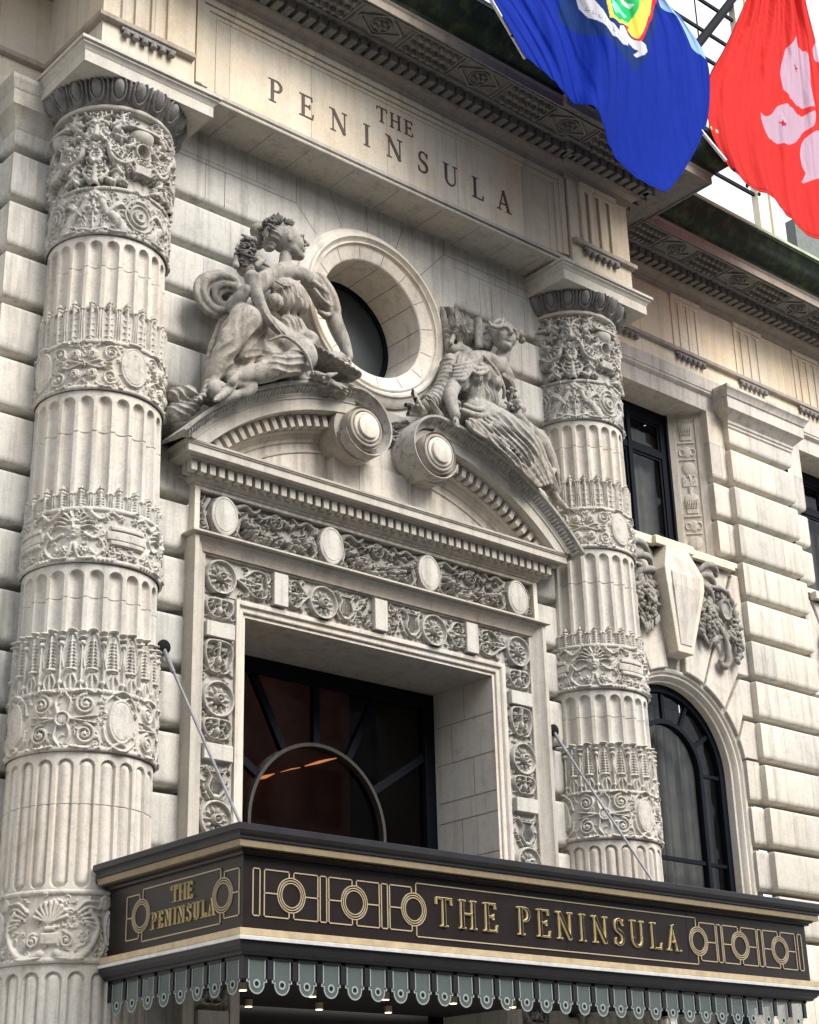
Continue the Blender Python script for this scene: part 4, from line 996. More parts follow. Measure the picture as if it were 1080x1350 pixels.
for x in (-3.2, -1.07, 1.07, 3.2):
    for s in (-1, 1):
        if abs(x+s*0.4) < 3.64:
            R.stroke([(x+o_+s*0.24, 0.62), (x+o_+s*0.34, 0.4), (x+o_+s*0.26, 0.12)], 0.05, 0.035, 0.08)
    R.plate(x+o_, 0.375, 0.275, 0.355, 0.13, 'ell', 0.02, 0.045)
for s in (-1, 1): R.spiral(s*3.56+o_, 0.2, 0.09, 1.5, s, 0, 0.025, 0.08); R.leaf([(s*3.5+o_, 0.35), (s*3.58+o_, 0.5), (s*3.5+o_, 0.68)], 0.07, 0.08, 3)
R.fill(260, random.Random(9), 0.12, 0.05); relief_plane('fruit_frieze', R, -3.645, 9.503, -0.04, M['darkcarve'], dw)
mb = MB()
for x in (-3.2, -1.07, 1.07, 3.2): mb.lathe([(0.235, 0.085), (0.001, 0.095)], (0, -0.11, 0), 'Y', 40); V = mb.V[-82:]; 
mb = MB()
for x in (-3.2, -1.07, 1.07, 3.2):
    m2 = MB(); mb = MB(); m2.lathe([(0.245, 0.0), (0.24, 0.085), (0.215, 0.097), (0.21, 0.088), (0.20, 0.088), (0.195, 0.098), (0.001, 0.112)], (0, -0.12, 0), 'Y', 48); mb.add([(v[0]+x, v[1], 9.503+0.375+v[2]*1.34) for v in m2.V], m2.F); mb.build('oval_medallion', M['wall_plain'], dw, True, 30)

# cornice of the doorway
PC = [(-3.74, 0.02), (-3.74, -0.16), (3.74, -0.16), (3.74, 0.02)]
mb = MB(); sweep(mb, PC, [(0, 10.295), (0.03, 10.30), (0.03, 10.33), (0.07, 10.35), (0.10, 10.38), (0.10, 10.395), (0.11, 10.40), (0.11, 10.585), (0.26, 10.585), (0.29, 10.59), (0.31, 10.62), (0.33, 10.63), (0.41, 10.63), (0.41, 10.75), (0.43, 10.755), (0.435, 10.775), (0.45, 10.78), (0.455, 10.815), (0.0, 10.84)], caps=False); mb.build('cornice', M['trim'], dw, True, 28)
mb = MB()
def dent(mb, x0, x1, y0, y1, z0, z1): mb.box(x0, x1, y0, y1, z0, z1)
x = -3.98
while x < 3.9: dent(mb, x, x+0.105, -0.41, -0.265, 10.405, 10.583); x += 0.1725
for s in (-1, 1):
    for y in (-0.10, 0.07): mb.box(s*3.98-0.0 if s < 0 else 3.85, -3.85 if s < 0 else 3.98, y-0.14, y-0.035, 10.405, 10.583)
mb.build('dentil_course', M['trim'], dw)

# ------------------------------------------------------------------ broken segmental pediment
ped = grp('broken_pediment')
def tympanum():
    mb = MB()
    pts = [(-4.0, 10.8)]+[(-0.5+4.8*math.cos(rad(a)), 7.5+4.8*math.sin(rad(a))) for a in range(136, 80, -6)]+[(0.5+4.8*math.cos(rad(a)), 7.5+4.8*math.sin(rad(a))) for a in range(95, 42, -6)]+[(4.0, 10.8)]
    mb.prism(pts, -0.10, 0.05); mb.build('tympanum', M['pierplain'], ped)
tympanum()
for s in (-1, 1):
    cx = s*0.5; cz = 7.5
    def A(dg): return rad(dg) if s > 0 else rad(180-dg)
    a0, a1 = A(40.2), A(92)
    def seg(name, prof, mat, b0=None, b1=None, n=44):
        mb = MB(); pr = prof if s > 0 else prof[::-1]
        arcsweep(mb, (cx, cz), pr, b0 or a0, b1 or a1, n, True, 10.80 if name != 'leaf_crown' else 10.79); return mb.build(name, M[mat], ped, True, 28)
    a1 = A(85.4)
    seg('arched_cornice', [(4.26, -0.10), (4.28, -0.13), (4.34, -0.14), (4.36, -0.18), (4.41, -0.21), (4.43, -0.28), (4.655, -0.28), (4.66, -0.50), (4.665, -0.52), (4.675, -0.62), (4.86, -0.625), (4.865, -0.645), (4.885, -0.65), (4.89, -0.63), (4.91, -0.64), (4.93, -0.655)], 'trim')
    seg('leaf_crown', [(4.925, -0.60), (4.93, -0.655), (4.96, -0.665), (5.00, -0.70), (5.05, -0.77), (5.07, -0.83), (5.11, -0.84), (5.12, -0.81), (5.12, 0.05)], 'carve')
    mb = MB(); a = 43.5
    while a < 84:
        th = A(a); t2 = A(a+1.2)
        c = [(cx+r_*math.cos(q), cz+r_*math.sin(q)) for r_, q in ((4.445, th), (4.652, th), (4.652, t2), (4.445, t2))]
        mb.prism(c if s < 0 else c[::-1], -0.46, -0.27); a += 2.3
    mb.build('dentil_course', M['trim'], ped)
    # leaves carved along the crown
    mb = MB(); a = 41.5
    while a < 85:
        th = A(a); rot = Matrix.Rotation(-(th-math.pi/2), 3, 'Y') @ Matrix.Rotation(rad(55), 3, 'X')
        mb.blob((cx+5.0*math.cos(th), -0.715, cz+5.0*math.sin(th)), (0.030, 0.016, 0.085), rot, 8, 6)
        th = A(a+0.42); rot = Matrix.Rotation(-(th-math.pi/2), 3, 'Y') @ Matrix.Rotation(rad(55), 3, 'X')
        mb.blob((cx+5.02*math.cos(th), -0.735, cz+5.02*math.sin(th)), (0.012, 0.014, 0.06), rot, 6, 5)
        a += 0.84
    mb.build('carved_leaves', M['carve'], ped, True, 60)
    # panel moulding in the tympanum
    mb = MB(); arcsweep(mb, (cx, cz), ([(4.10, -0.10), (4.10, -0.125), (4.14, -0.13), (4.14, -0.10)])[::s], A(56), A(83), 24, False)
    mb.box(min(s*1.15, s*1.18), max(s*1.15, s*1.18), -0.125, -0.09, 10.84, 11.62); mb.build('panel_moulding', M['trim'], ped)
    # inner arch step
    seg('inner_arch', [(4.28, -0.10), (4.28, -0.14), (4.40, -0.14)], 'pierplain', A(48.5), A(91))
    # the volute: roll, spiral band and boss
    vx, vz = s*0.82, 11.86
    mb = MB(); mb.lathe([(0.37, -0.05), (0.37, 0.45), (0.39, 0.72), (0.395, 0.82), (0.385, 0.84), (0.37, 0.80), (0.345, 0.79), (0.34, 0.84), (0.325, 0.85), (0.30, 0.85), (0.29, 0.82), (0.285, 0.80), (0.001, 0.80)], (vx, 0, vz), 'Y', 56); mb.build('volute', M['volute'], ped, True, 30)
    mb = MB(); mb.lathe([(0.272, 0.79), (0.272, 0.86), (0.255, 0.875), (0.235, 0.875), (0.225, 0.865), (0.215, 0.865), (0.207, 0.925), (0.18, 0.935), (0.001, 0.945)], (vx, 0, vz), 'Y', 44); mb.build('volute_boss', M['trim_light'], ped, True, 30)
    mb = MB(); mb.lathe([(0.50, -0.02), (0.50, 0.60), (0.001, 0.60)], (vx, 0, vz), 'Y', 48); mb.lathe([(0.001, 0.0), (0.001, 0.001)], (vx, 0, vz), 'Y', 3); mb.build('volute_ground', M['volute'], ped, True, 30)
    # crown band curling round the roll
    mb = MB(); V = []; F = []; n = 44
    prof = [(-0.195, -0.02), (-0.195, -0.62), (-0.19, -0.655), (-0.16, -0.665), (-0.12, -0.70), (-0.07, -0.77), (-0.05, -0.83), (-0.01, -0.84), (0.0, -0.81), (0.0, -0.02)]
    xa = s*0.5+5.12*math.cos(rad(85.4))*s; za = 7.5+5.12*math.sin(rad(85.4)); r0 = math.hypot(xa-vx, za-vz); an0 = math.atan2(za-vz, xa-vx)
    for k in range(n+1):
        f = k/n; a = an0+s*rad(262)*f; r_ = 0.455+(r0-0.455)*(1-f)**1.9; c0 = 1-0.62*min(1, f*1.5)
        for d, y in prof: V.append((vx+(r_+d*c0)*math.cos(a), y, vz+(r_+d*c0)*math.sin(a)))
    m = len(prof)
    for k in range(n):
        for j in range(m-1): F.append((k*m+j, k*m+j+1, (k+1)*m+j+1, (k+1)*m+j) if s < 0 else (k*m+j, (k+1)*m+j, (k+1)*m+j+1, k*m+j+1))
    F += [tuple(n*m+j for j in range(m))]
    mb.add(V, F); mb.build('curling_crown', M['carve'], ped, True, 35)
mb = MB(); mb.box(-1.10, 1.10, -0.30, 0.0, 10.82, 11.50); mb.box(-0.62, 0.62, -0.22, 0.0, 11.50, 12.0); mb.build('plinth', M['pierplain'], ped)
mb = MB(); jline((-0.55, 10.85), (-0.55, 11.5), 0.01, -0.30); jline((0.62, 10.85), (0.62, 11.5), 0.01, -0.30); mb.build('mortar_joints', M['mortar'], ped)
# garland between the volutes under the round window
R = Relief(1.5, 1.05); rn = random.Random(3)
R.cluster(0.72, 0.40, 0.30, 0.20, 60, 0.055, 0.24, rn)
for i in range(30):
    f = rn.random(); x = 0.12+1.2*f; z = 0.78-0.5*math.sin(f*math.pi)+rn.uniform(-0.1, 0.12); an = rn.uniform(-0.6, 0.9)+(3.14 if rn.random() < 0.5 else 0)
    R.leaf([(x, z), (x+0.09*math.cos(an), z+0.09*math.sin(an)), (x+0.22*math.cos(an+0.3), z+0.22*math.sin(an+0.3))], 0.11, 0.24, 4)
relief_plane('leaf_garland', R, -0.75, 11.75, -0.06, M['darkcarve'], ped)

# ------------------------------------------------------------------ doorway window and interior
tw = grp('fanlight_window')
YW = 1.56; c0 = (-0.05, 5.6); Rr = 1.42
mb = MB(); mb.box(-2.65, 2.65, YW, YW+0.12, 8.12, 8.36); mb.box(-2.65, -2.36, YW, YW+0.12, 2.6, 8.12); mb.box(2.36, 2.65, YW, YW+0.12, 2.6, 8.12); mb.box(-2.36, 2.36, YW, YW+0.12, 5.42, 5.56)
for x in (-2.42, 2.36): mb.box(x, x+0.06, YW-0.06, YW, 2.6, 8.12)
mb.box(-2.36, 2.36, YW-0.06, YW, 8.06, 8.12)
for dg in (90, 62, 118, 33, 147):
    a = rad(dg); d = Vector((math.cos(a), math.sin(a))); e = 1e9
    e = min((8.1-c0[1])/d.y if d.y > 0 else 1e9, ((2.36 if d.x > 0 else -2.36)-c0[0])/d.x if abs(d.x) > 1e-6 else 1e9)
    p, q = Vector(c0)+d*(Rr+0.02), Vector(c0)+d*e; nn = Vector((-d.y, d.x))*0.065
    mb.prism([(v.x, v.y) for v in (p-nn, q-nn, q+nn, p+nn)], YW-0.02, YW+0.08)
mb.build('frame', M['navy'], tw)
mb = MB(); extrude_ring(mb, [(c0[0]+(Rr-0.03)*math.cos(rad(a)), c0[1]+(Rr-0.03)*math.sin(rad(a))) for a in range(-10, 191, 5)], [(c0[0]+(Rr+0.03)*math.cos(rad(a)), c0[1]+(Rr+0.03)*math.sin(rad(a))) for a in range(-10, 191, 5)], YW-0.08, YW+0.06); mb.build('arch_bar', M['bronze_light'], tw, True, 30)
mb = MB(); mb.add([(-2.36, YW+0.04, 5.5), (2.36, YW+0.04, 5.5), (2.36, YW+0.04, 8.1), (-2.36, YW+0.04, 8.1)], [(0, 1, 2, 3)]); mb.build('pane', M['glassdark'], tw)
mb = MB(); mb.box(-2.9, 2.9, 4.2, 4.3, 2.6, 9.6); mb.box(-2.9, -2.8, 1.75, 4.2, 2.6, 9.6); mb.build('lobby_wall', M['lamplit_red'], tw)
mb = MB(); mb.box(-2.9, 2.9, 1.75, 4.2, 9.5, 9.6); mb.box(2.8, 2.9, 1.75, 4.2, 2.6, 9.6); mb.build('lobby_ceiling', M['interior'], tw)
mb = MB(); mb.tube([(0.176, 3.600, 6.887), (0.375, 3.600, 6.955), (0.576, 3.600, 7.038)], [0.02, 0.035, 0.006], 6); mb.tube([(0.712, 3.600, 7.085), (0.951, 3.600, 7.174), (1.158, 3.600, 7.231)], [0.004, 0.012, 0.006], 6); mb.tube([(1.263, 3.600, 7.274), (1.579, 3.600, 7.389), (1.793, 3.600, 7.463), (2.046, 3.600, 7.542)], [0.008, 0.03, 0.022, 0.005], 6); mb.build('cove_light', M['cove'], tw)
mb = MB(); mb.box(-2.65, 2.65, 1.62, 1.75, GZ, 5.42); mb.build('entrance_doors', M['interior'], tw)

# ------------------------------------------------------------------ right-hand window bays
def bay(cx, first):
    L, Rg = cx-1.85, cx+1.85
    S = M['pier']
    # face strips beside the openings
    for s in (-1, 1):
        e = cx+s*1.85
        q_ = 2.4 if (s > 0 or not first) else 1.995
        P = [(e, 1.3), (e, 0.95), (cx+2.4, 0.95)] if s > 0 else [(cx-q_, 0.95), (e, 0.95), (e, 1.3)]
        wallpart('window_jamb', P, 12.6, 16.34, S, 0.25)
        e2 = cx+s*1.98
        P = [(e2, 1.3), (e2, 0.95), (cx+2.4, 0.95)] if s > 0 else [(cx-2.4+(0.3 if first else 0), 0.95), (e2, 0.95), (e2, 1.3)]
        wallpart('window_jamb', P, GZ, 8.22, S, 0.25)
        # splayed carved panel
        R = Relief(0.78, 3.72); c = 0.39
        for z0 in (0.1, 1.9):
            R.plate(c, z0+0.10, 0.17, 0.10, 0.03, 'rect'); R.dome(c, z0+0.45, 0.15, 0.17, 0.06); R.plate(c, z0+0.66, 0.18, 0.02, 0.05, 'rect'); R.dome(c, z0+0.85, 0.10, 0.14, 0.05)
            R.ring(c-0.12, z0+0.85, 0.06, 0.08, 0.015, 0.04); R.ring(c+0.12, z0+0.85, 0.06, 0.08, 0.015, 0.04); R.plate(c, z0+1.08, 0.19, 0.02, 0.05, 'rect'); R.plate(c, z0+1.24, 0.13, 0.1, 0.035, 'rect'); R.dome(c, z0+1.50, 0.16, 0.15, 0.055); R.stroke([(c, z0+1.6), (c, z0+1.8)], 0.04, 0.06, 0.05)
        R.H *= 0.6; R.cluster(c, 0.25, 0.15, 0.12, 26, 0.03, 0.04, random.Random(2)); R.cluster(c, 2.1, 0.15, 0.12, 26, 0.03, 0.04, random.Random(3)); R.cluster(c, 3.55, 0.16, 0.1, 26, 0.04, 0.05, random.Random(4))
        for q in range(-3, 4): R.stroke([(c+q*0.035, 1.38), (c+q*0.045, 1.58)], 0.012, 0.014, 0.045); R.stroke([(c+q*0.035, 3.18), (c+q*0.045, 3.38)], 0.012, 0.014, 0.045)
        R.H -= 0.02; bx = 0.17
        R.H[:, :int(bx/PX)] = 0; R.H[:, -int(bx/PX):] = 0; R.H[-int(0.12/PX):] = 0; R.H[:int(0.05/PX)] = 0
        X, Z = np.meshgrid(R.gx, R.gy); u = Vector((-s*0.7071, 0.7071)); nx, ny = -s*0.7071, -0.7071
        V = np.stack([e+u.x*X+nx*R.H, 1.12+u.y*X+ny*R.H, 12.62+Z], -1).reshape(-1, 3); n = R.nx+1
        i, j = np.meshgrid(np.arange(R.ny), np.arange(R.nx), indexing='ij'); a = (i*n+j).ravel(); F = np.stack([a, a+1, a+n+1, a+n], 1)
        o = mk('carved_jamb_panel', V, F, M['pierplain'], hotel, True, 60); o.location = (0, 0, -GZ)
    # arch stones
    ac = (cx, 7.85); ri = 2.0
    def ip(dg): return (ac[0]+ri*math.sin(rad(dg)), ac[1]+ri*math.cos(rad(dg)))
    def iarc(d0, d1): return [ip(d0+(d1-d0)*k/6) for k in range(7)]
    polys = [iarc(24.5, 8)+[(cx+0.45, 12.42), (cx+2.08, 12.42)],
             iarc(46, 26)+[(cx+2.14, 12.35), (cx+2.14, 12.42), (cx+2.4, 12.42), (cx+2.4, 10.10), (cx+2.02, 10.10)],
             iarc(65, 48)+[(cx+2.05, 10.0), (cx+2.4, 10.0), (cx+2.4, 9.18), (cx+2.04, 9.18)],
             iarc(79, 67)+[(cx+2.06, 9.08), (cx+2.4, 9.08), (cx+2.4, 8.27), (cx+1.99, 8.27)]]
    for s in (-1, 1):
        for pl in polys:
            q = [(cx+s*(x-cx), z) for x, z in pl]
            mb = MB(); mb.prism(q if s > 0 else q[::-1], 0.95, 1.2); part('arch_stone', mb, M['pierplain'], bevel=0.035)
    mb = MB(); extrude_ring(mb, [ip(a) for a in range(-90, 91, 5)], [(cx+2.5*math.sin(rad(a)), 7.85+4.75*max(0, math.cos(rad(a)))) for a in range(-90, 91, 5)], 1.1, 1.2); part('wall', mb, M['pierplain'])
    # archivolt and jamb moulding
    pr = [(2.01, 1.05), (1.97, 1.03), (1.93, 1.05), (1.90, 1.10), (1.86, 1.10), (1.82, 1.15), (1.80, 1.20), (1.76, 1.22), (1.75, 1.55)]
    mb = MB(); arcsweep(mb, ac, pr, 0, math.pi, 48, False)
    for s in (-1, 1):
        V = [(cx+s*r_, y, z) for z in (GZ, 7.85) for r_, y in pr]; m = len(pr); mb.add(V, [(j, j+1, m+j+1, m+j) for j in range(m-1)])
    part('arch_moulding', mb, M['trim_light'], smooth=True, angle=28)
    # arched window
    w = grp('arched_window'); yw = 1.42
    mb = MB(); extrude_ring(mb, arc_pts(ac, 1.60, 0, math.pi, 40), arc_pts(ac, 1.76, 0, math.pi, 40), yw-0.04, yw+0.10)
    extrude_ring(mb, arc_pts(ac, 0.93, 0, math.pi, 32), arc_pts(ac, 1.03, 0, math.pi, 32), yw-0.05, yw+0.10)
    for s in (-1, 1):
        a_, b_ = sorted((cx+s*1.60, cx+s*1.76)); mb.box(a_, b_, yw-0.04, yw+0.10, GZ, 7.85); a_, b_ = sorted((cx+s*0.93, cx+s*1.03)); mb.box(a_, b_, yw-0.05, yw+0.10, GZ, 7.85)
        for z in (7.82, 5.98, 4.0): a_, b_ = sorted((cx+s*1.03, cx+s*1.60)); mb.box(a_, b_, yw, yw+0.07, z, z+0.07)
    for dg in (90, 62, 118, 33, 147):
        a = rad(dg); d = Vector((math.cos(a), math.sin(a))); nn = Vector((-d.y, d.x))*0.045; p, q = Vector(ac)+d*1.02, Vector(ac)+d*1.61
        mb.prism([(v.x, v.y) for v in (p-nn, q-nn, q+nn, p+nn)], yw+0.002, yw+0.068)
    mb.box(cx-0.93, cx+0.93, yw, yw+0.07, 5.98, 6.06); mb.box(cx-0.93, cx+0.93, yw, yw+0.07, 3.9, 4.0)
    mb.build('frame', M['navy'], w, False)
    mb = MB(); mb.add([(cx-1.7, yw+0.04, GZ), (cx+1.7, yw+0.04, GZ)]+[(p[0], yw+0.04, p[1]) for p in arc_pts(ac, 1.7, 0, math.pi, 32)], [tuple(range(35))]); mb.build('pane', M['glass'], w)
    V = []; F = []; nn_ = 90
    for i in range(nn_+1):
        x = cx-1.7+3.4*i/nn_; y = yw+0.45+0.05*math.sin(i*0.9)+0.03*math.sin(i*2.3+1); V += [(x, y, GZ), (x, y, 9.3)]
    for i in range(nn_): F.append((2*i, 2*i+2, 2*i+3, 2*i+1))
    mb = MB(); mb.add(V, F); mb.build('curtain', M['curtain'], w, True, 80)
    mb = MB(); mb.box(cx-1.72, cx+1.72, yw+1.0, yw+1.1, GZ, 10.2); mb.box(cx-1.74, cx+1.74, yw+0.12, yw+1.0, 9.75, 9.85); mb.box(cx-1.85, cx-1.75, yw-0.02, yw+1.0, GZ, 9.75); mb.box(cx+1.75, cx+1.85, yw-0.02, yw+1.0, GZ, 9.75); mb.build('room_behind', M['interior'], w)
    # upper window
    w = grp('upper_window'); yw = 1.72; xl, xr = cx-1.31, cx+1.31
    mb = MB(); mb.box(xl, xl+0.24, yw, yw+0.12, 12.6, 16.33); mb.box(xr-0.24, xr, yw, yw+0.12, 12.6, 16.33); mb.box(xl+0.24, xr-0.24, yw, yw+0.12, 16.02, 16.33); mb.box(xl+0.24, xr-0.24, yw, yw+0.12, 15.18, 15.34); mb.box(xl+0.24, xr-0.24, yw, yw+0.12, 12.6, 12.75)
    mb.box(cx-0.06, cx+0.06, yw-0.02, yw+0.12, 12.75, 16.02)
    for a_, b_ in ((xl+0.24, cx-0.06), (cx+0.06, xr-0.24)):
        for z0, z1 in ((12.75, 15.18), (15.34, 16.02)):
            for q in ((a_, a_+0.06, z0, z1), (b_-0.06, b_, z0, z1), (a_+0.06, b_-0.06, z0, z0+0.06), (a_+0.06, b_-0.06, z1-0.06, z1)): mb.box(q[0], q[1], yw+0.03, yw+0.09, q[2], q[3])
    for s in (-1, 1): a_, b_ = sorted((cx+s*1.31, cx+s*1.24)); mb.box(a_, b_, yw-0.06, yw, 12.62, 16.3)
    mb.build('frame', M['navy'], w)
    mb = MB(); mb.add([(xl, yw+0.06, 12.6), (xr, yw+0.06, 12.6), (xr, yw+0.06, 16.3), (xl, yw+0.06, 16.3)], [(0, 1, 2, 3)]); mb.build('pane', M['glass'], w)
    V = []; F = []
    for i in range(61):
        x = xl+2.62*i/60; y = yw+0.30+0.03*math.sin(i*0.8)+0.02*math.sin(i*2.1); V += [(x, y, 12.6), (x, y, 15.9)]
    for i in range(60): F.append((2*i, 2*i+2, 2*i+3, 2*i+1))
    mb = MB(); mb.add(V, F); mb.build('curtain', M['curtain'], w, True, 80)
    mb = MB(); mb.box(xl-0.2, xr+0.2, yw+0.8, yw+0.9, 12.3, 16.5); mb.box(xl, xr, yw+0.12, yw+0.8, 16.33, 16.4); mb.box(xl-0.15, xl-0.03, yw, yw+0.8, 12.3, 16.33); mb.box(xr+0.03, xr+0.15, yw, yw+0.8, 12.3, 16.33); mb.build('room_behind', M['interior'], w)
    # sill, apron and keystone
    mb = MB(); sweep(mb, [(cx-2.1, 0.98), (cx-2.1, 0.80), (cx-0.62, 0.80), (cx-0.62, 0.70), (cx+0.62, 0.70), (cx+0.62, 0.80), (cx+2.1, 0.80), (cx+2.1, 0.98)], [(-0.1, 12.43), (0.0, 12.44), (0.0, 12.60), (-0.02, 12.63), (-1.2, 12.66)], caps=False); part('window_sill', mb, M['bright'])
    mb = MB(); mb.box(cx-2.39, cx+2.39, 1.12, 1.4, 11.6, 12.6); part('wall', mb, M['pierplain'])
    ky = [(cx-0.34, 12.44), (cx-0.62, 11.85), (cx-0.60, 11.55), (cx-0.24, 10.12), (cx+0.24, 10.12), (cx+0.60, 11.55), (cx+0.62, 11.85), (cx+0.34, 12.44)]
    # console shape: front bulges at the shoulders and tapers to the arch
    def ydep(z): return 0.62 if z > 11.9 else 0.62+0.10*(11.9-z)/1.8
    mb = MB(); f = [(x, 0.66 if z > 12 else (0.52 if z > 11.4 else 0.68), z) for x, z in ky]; n = len(ky)
    V = [(x, y, z) for x, y, z in f]+[(x, 1.25, z) for x, y, z in f]
    mb.add(V, [(0, 1, 6, 7), (1, 2, 5, 6), (2, 3, 4, 5)][0:3]+[(i, i+n, (i+1) % n+n, (i+1) % n) for i in range(n)]); part('keystone', mb, M['bright'], bevel=0.02)
    mb = MB(); g = [(x*0.72+cx*0.28, y-0.035, 11.3+(z-11.3)*0.86) for x, y, z in f]; V = g+[(x, y+0.06, z) for x, y, z in g]
    mb.add(V, [(0, 1, 6, 7), (1, 2, 5, 6), (2, 3, 4, 5)]+[(i, i+n, (i+1) % n+n, (i+1) % n) for i in range(n)]); part('keystone_panel', mb, M['pierplain'], bevel=0.01)
    # carved fruit and scroll cartouche either side of the keystone
    rn = random.Random(21 if first else 22)
    for s in (-1, 1):
        mb = MB()
        for i in range(120):
            f = rn.random(); a = rn.uniform(0, 6.28); q = rn.random()**0.5; x = cx+s*(0.98+0.30*q*math.cos(a)); z = 11.10+0.46*q*math.sin(a); r_ = rn.uniform(0.045, 0.085)*(0.85)
            mb.blob((x, 0.88-0.22*(1-q*q)-0.04*rn.random(), z), (r_, r_, r_), None, 8, 5)
        for i in range(46):
            a = rn.uniform(0, 6.28); q = rn.uniform(0.7, 1.25); x = cx+s*(0.98+0.34*q*math.cos(a)); z = 11.1+0.52*q*math.sin(a)
            R_ = Matrix.Rotation(a*s+rn.uniform(-0.5, 0.5), 3, 'Y') @ Matrix.Rotation(rn.uniform(-0.6, 0.6), 3, 'X'); mb.blob((x, 0.86-0.1*rn.random(), z), (0.13, 0.03, 0.055), R_, 8, 5)
        for i in range(60):
            f = rn.random(); an = rad(100-150*f); x = cx+s*(1.52+0.50*math.cos(an)); z = 11.15+0.62*math.sin(an)-0.35*f; r_ = rn.uniform(0.04, 0.07)
            mb.blob((x+rn.uniform(-.06, .06), 0.84-0.06*rn.random(), z+rn.uniform(-.06, .06)), (r_*1.5, r_, r_), Matrix.Rotation(rn.uniform(0, 3.1), 3, 'Y'), 7, 5)
        m2 = MB(); m2.lathe([(0.001, 0.02), (0.15, 0.02), (0.16, 0.05), (0.20, 0.06), (0.22, 0.03), (0.22, -0.15)], (0, 0.80, 0), 'Y', 28); mb.add([(cx+s*1.58+v[0]*0.85, v[1], 11.42+v[2]*1.15) for v in m2.V], m2.F)
        P = [(cx+s*0.75, 0.84, 11.75), (cx+s*1.2, 0.76, 11.85), (cx+s*1.62, 0.74, 11.82), (cx+s*1.86, 0.78, 11.5), (cx+s*1.92, 0.82, 11.0)]
        mb.tube([tuple(p) for p in catmull(P, 6)], [0.055+0.02*math.sin(k*1.7) for k in range(25)], 10)
        P = [(cx+s*1.25, 0.82, 11.2), (cx+s*1.38, 0.76, 10.85), (cx+s*1.52, 0.78, 10.5), (cx+s*1.50, 0.82, 10.2), (cx+s*1.38, 0.84, 10.12), (cx+s*1.30, 0.84, 10.22), (cx+s*1.38, 0.83, 10.32)]
        q = catmull(P, 6); mb.tube([tuple(p) for p in q], [0.035+0.045*math.sin(math.pi*k/len(q)) for k in range(len(q))], 8)
        for i in range(70):
            an = rad(95-175*rn.random()); rr = rn.uniform(0.75, 1.25); x = cx+s*(1.50+0.42*rr*math.cos(an)); z = 11.35+0.52*rr*math.sin(an)-0.1; R_ = Matrix.Rotation(-an*s+rn.uniform(-0.4, 0.4), 3, 'Y') @ Matrix.Rotation(rn.uniform(-0.7, 0.7), 3, 'X'); mb.blob((x, 0.84-0.08*rn.random(), z), (0.10, 0.03, 0.045), R_, 8, 5)
        for k in range(3):
            P = [(cx+s*0.66, 0.85, 12.0-0.12*k), (cx+s*(1.0-0.1*k), 0.72, 12.3-0.25*k), (cx+s*(1.35-0.12*k), 0.78, 12.32-0.3*k), (cx+s*(1.45-0.1*k), 0.84, 12.15-0.32*k)]; q = catmull(P, 6); mb.tube([tuple(p) for p in q], [0.03+0.055*math.sin(math.pi*i/len(q)) for i in range(len(q))], 8)
        part('carved_fruit', mb, M['darkcarve'], smooth=True, angle=60)
bay(8.9, True); bay(16.05, False)
for x0, x1 in ((11.3, 13.62), (18.45, 20.8)):
    wallpart('pier', [(x0, 1.3), (x0, 0.80), (x1, 0.80), (x1, 1.3)], GZ, 16.05, M['pier'], ztop=16.0)
    mb = MB(); sweep(mb, [(x0, 1.2), (x0, 0.80), (x1, 0.80), (x1, 1.2)], capprof, caps=False); part('pier_capital', mb, M['pierplain'], smooth=True, angle=28)

# glazed roof-top frame and posts above the cornice
rt = grp('rooftop_frame')
for z in (23.95, 27.62, 28.55, 29.6, 30.6):
    mb = MB(); mb.box(10.0 if z > 25 else 12.6, 14.45, 1.47, 1.53, z-0.05, z+0.05); mb.build('iron_bar', M['iron'], rt)
for p, q, r_ in (((12.2, 1.5, 27.2), (15.2, 1.5, 31.2), 0.13), ((11.6, 1.55, 26.9), (11.6, 1.55, 31.0), 0.02), ((12.9, 1.55, 26.9), (12.9, 1.55, 31.0), 0.02)):
    mb = MB(); mb.tube([p, q], r_, 8); mb.build('iron_bar', M['iron'], rt)
mb = MB(); mb.box(14.47, 14.66, 1.4, 1.6, 20.35, 34); mb.box(15.02, 15.16, 1.4, 1.6, 20.35, 34); mb.box(14.66, 15.02, 1.46, 1.54, 20.35, 34); mb.build('posts', M['bright'], rt)
mb = MB(); mb.box(16.0, 26, 1.4, 1.7, 20.35, 23.8); mb.box(15.6, 16.0, 1.4, 1.7, 20.35, 21.2); mb.build('attic_wall', M['atticgrey'], rt)

# ------------------------------------------------------------------ canopy
can = tag(empty('entrance_canopy', (0, -2.4, 2.6)), 'dark bronze entrance canopy with gilt lettering, ring patterns and a scalloped glass valance', 'canopy')
class _Inv: pass
CI = Matrix.Translation((0, -2.4, 2.6)).inverted()
def cpart(name, mb, mat, smooth=False, angle=30, parent=None):
    o = mb.build(name, mat, parent or can, smooth, angle)
    if parent is None: o.location = (0, 2.4, -2.6)
    return o
CP = [(-5.42, -0.93), (-5.42, -3.98), (5.42, -3.98), (5.42, -0.93)]
def csw(name, prof, mat, smooth=False):
    mb = MB(); sweep(mb, CP, prof, caps=True); return cpart(name, mb, mat, smooth, 30)
csw('fascia', [(0, 2.88), (0, 3.83)], M['bronze'])
csw('top_moulding', [(0.0, 3.745), (0.05, 3.745), (0.055, 3.775), (0.10, 3.79), (0.10, 3.81)], M['bronze'])
csw('gold_band', [(0.10, 3.81), (0.165, 3.812), (0.165, 3.895), (0.12, 3.90)], M['goldpaint'])
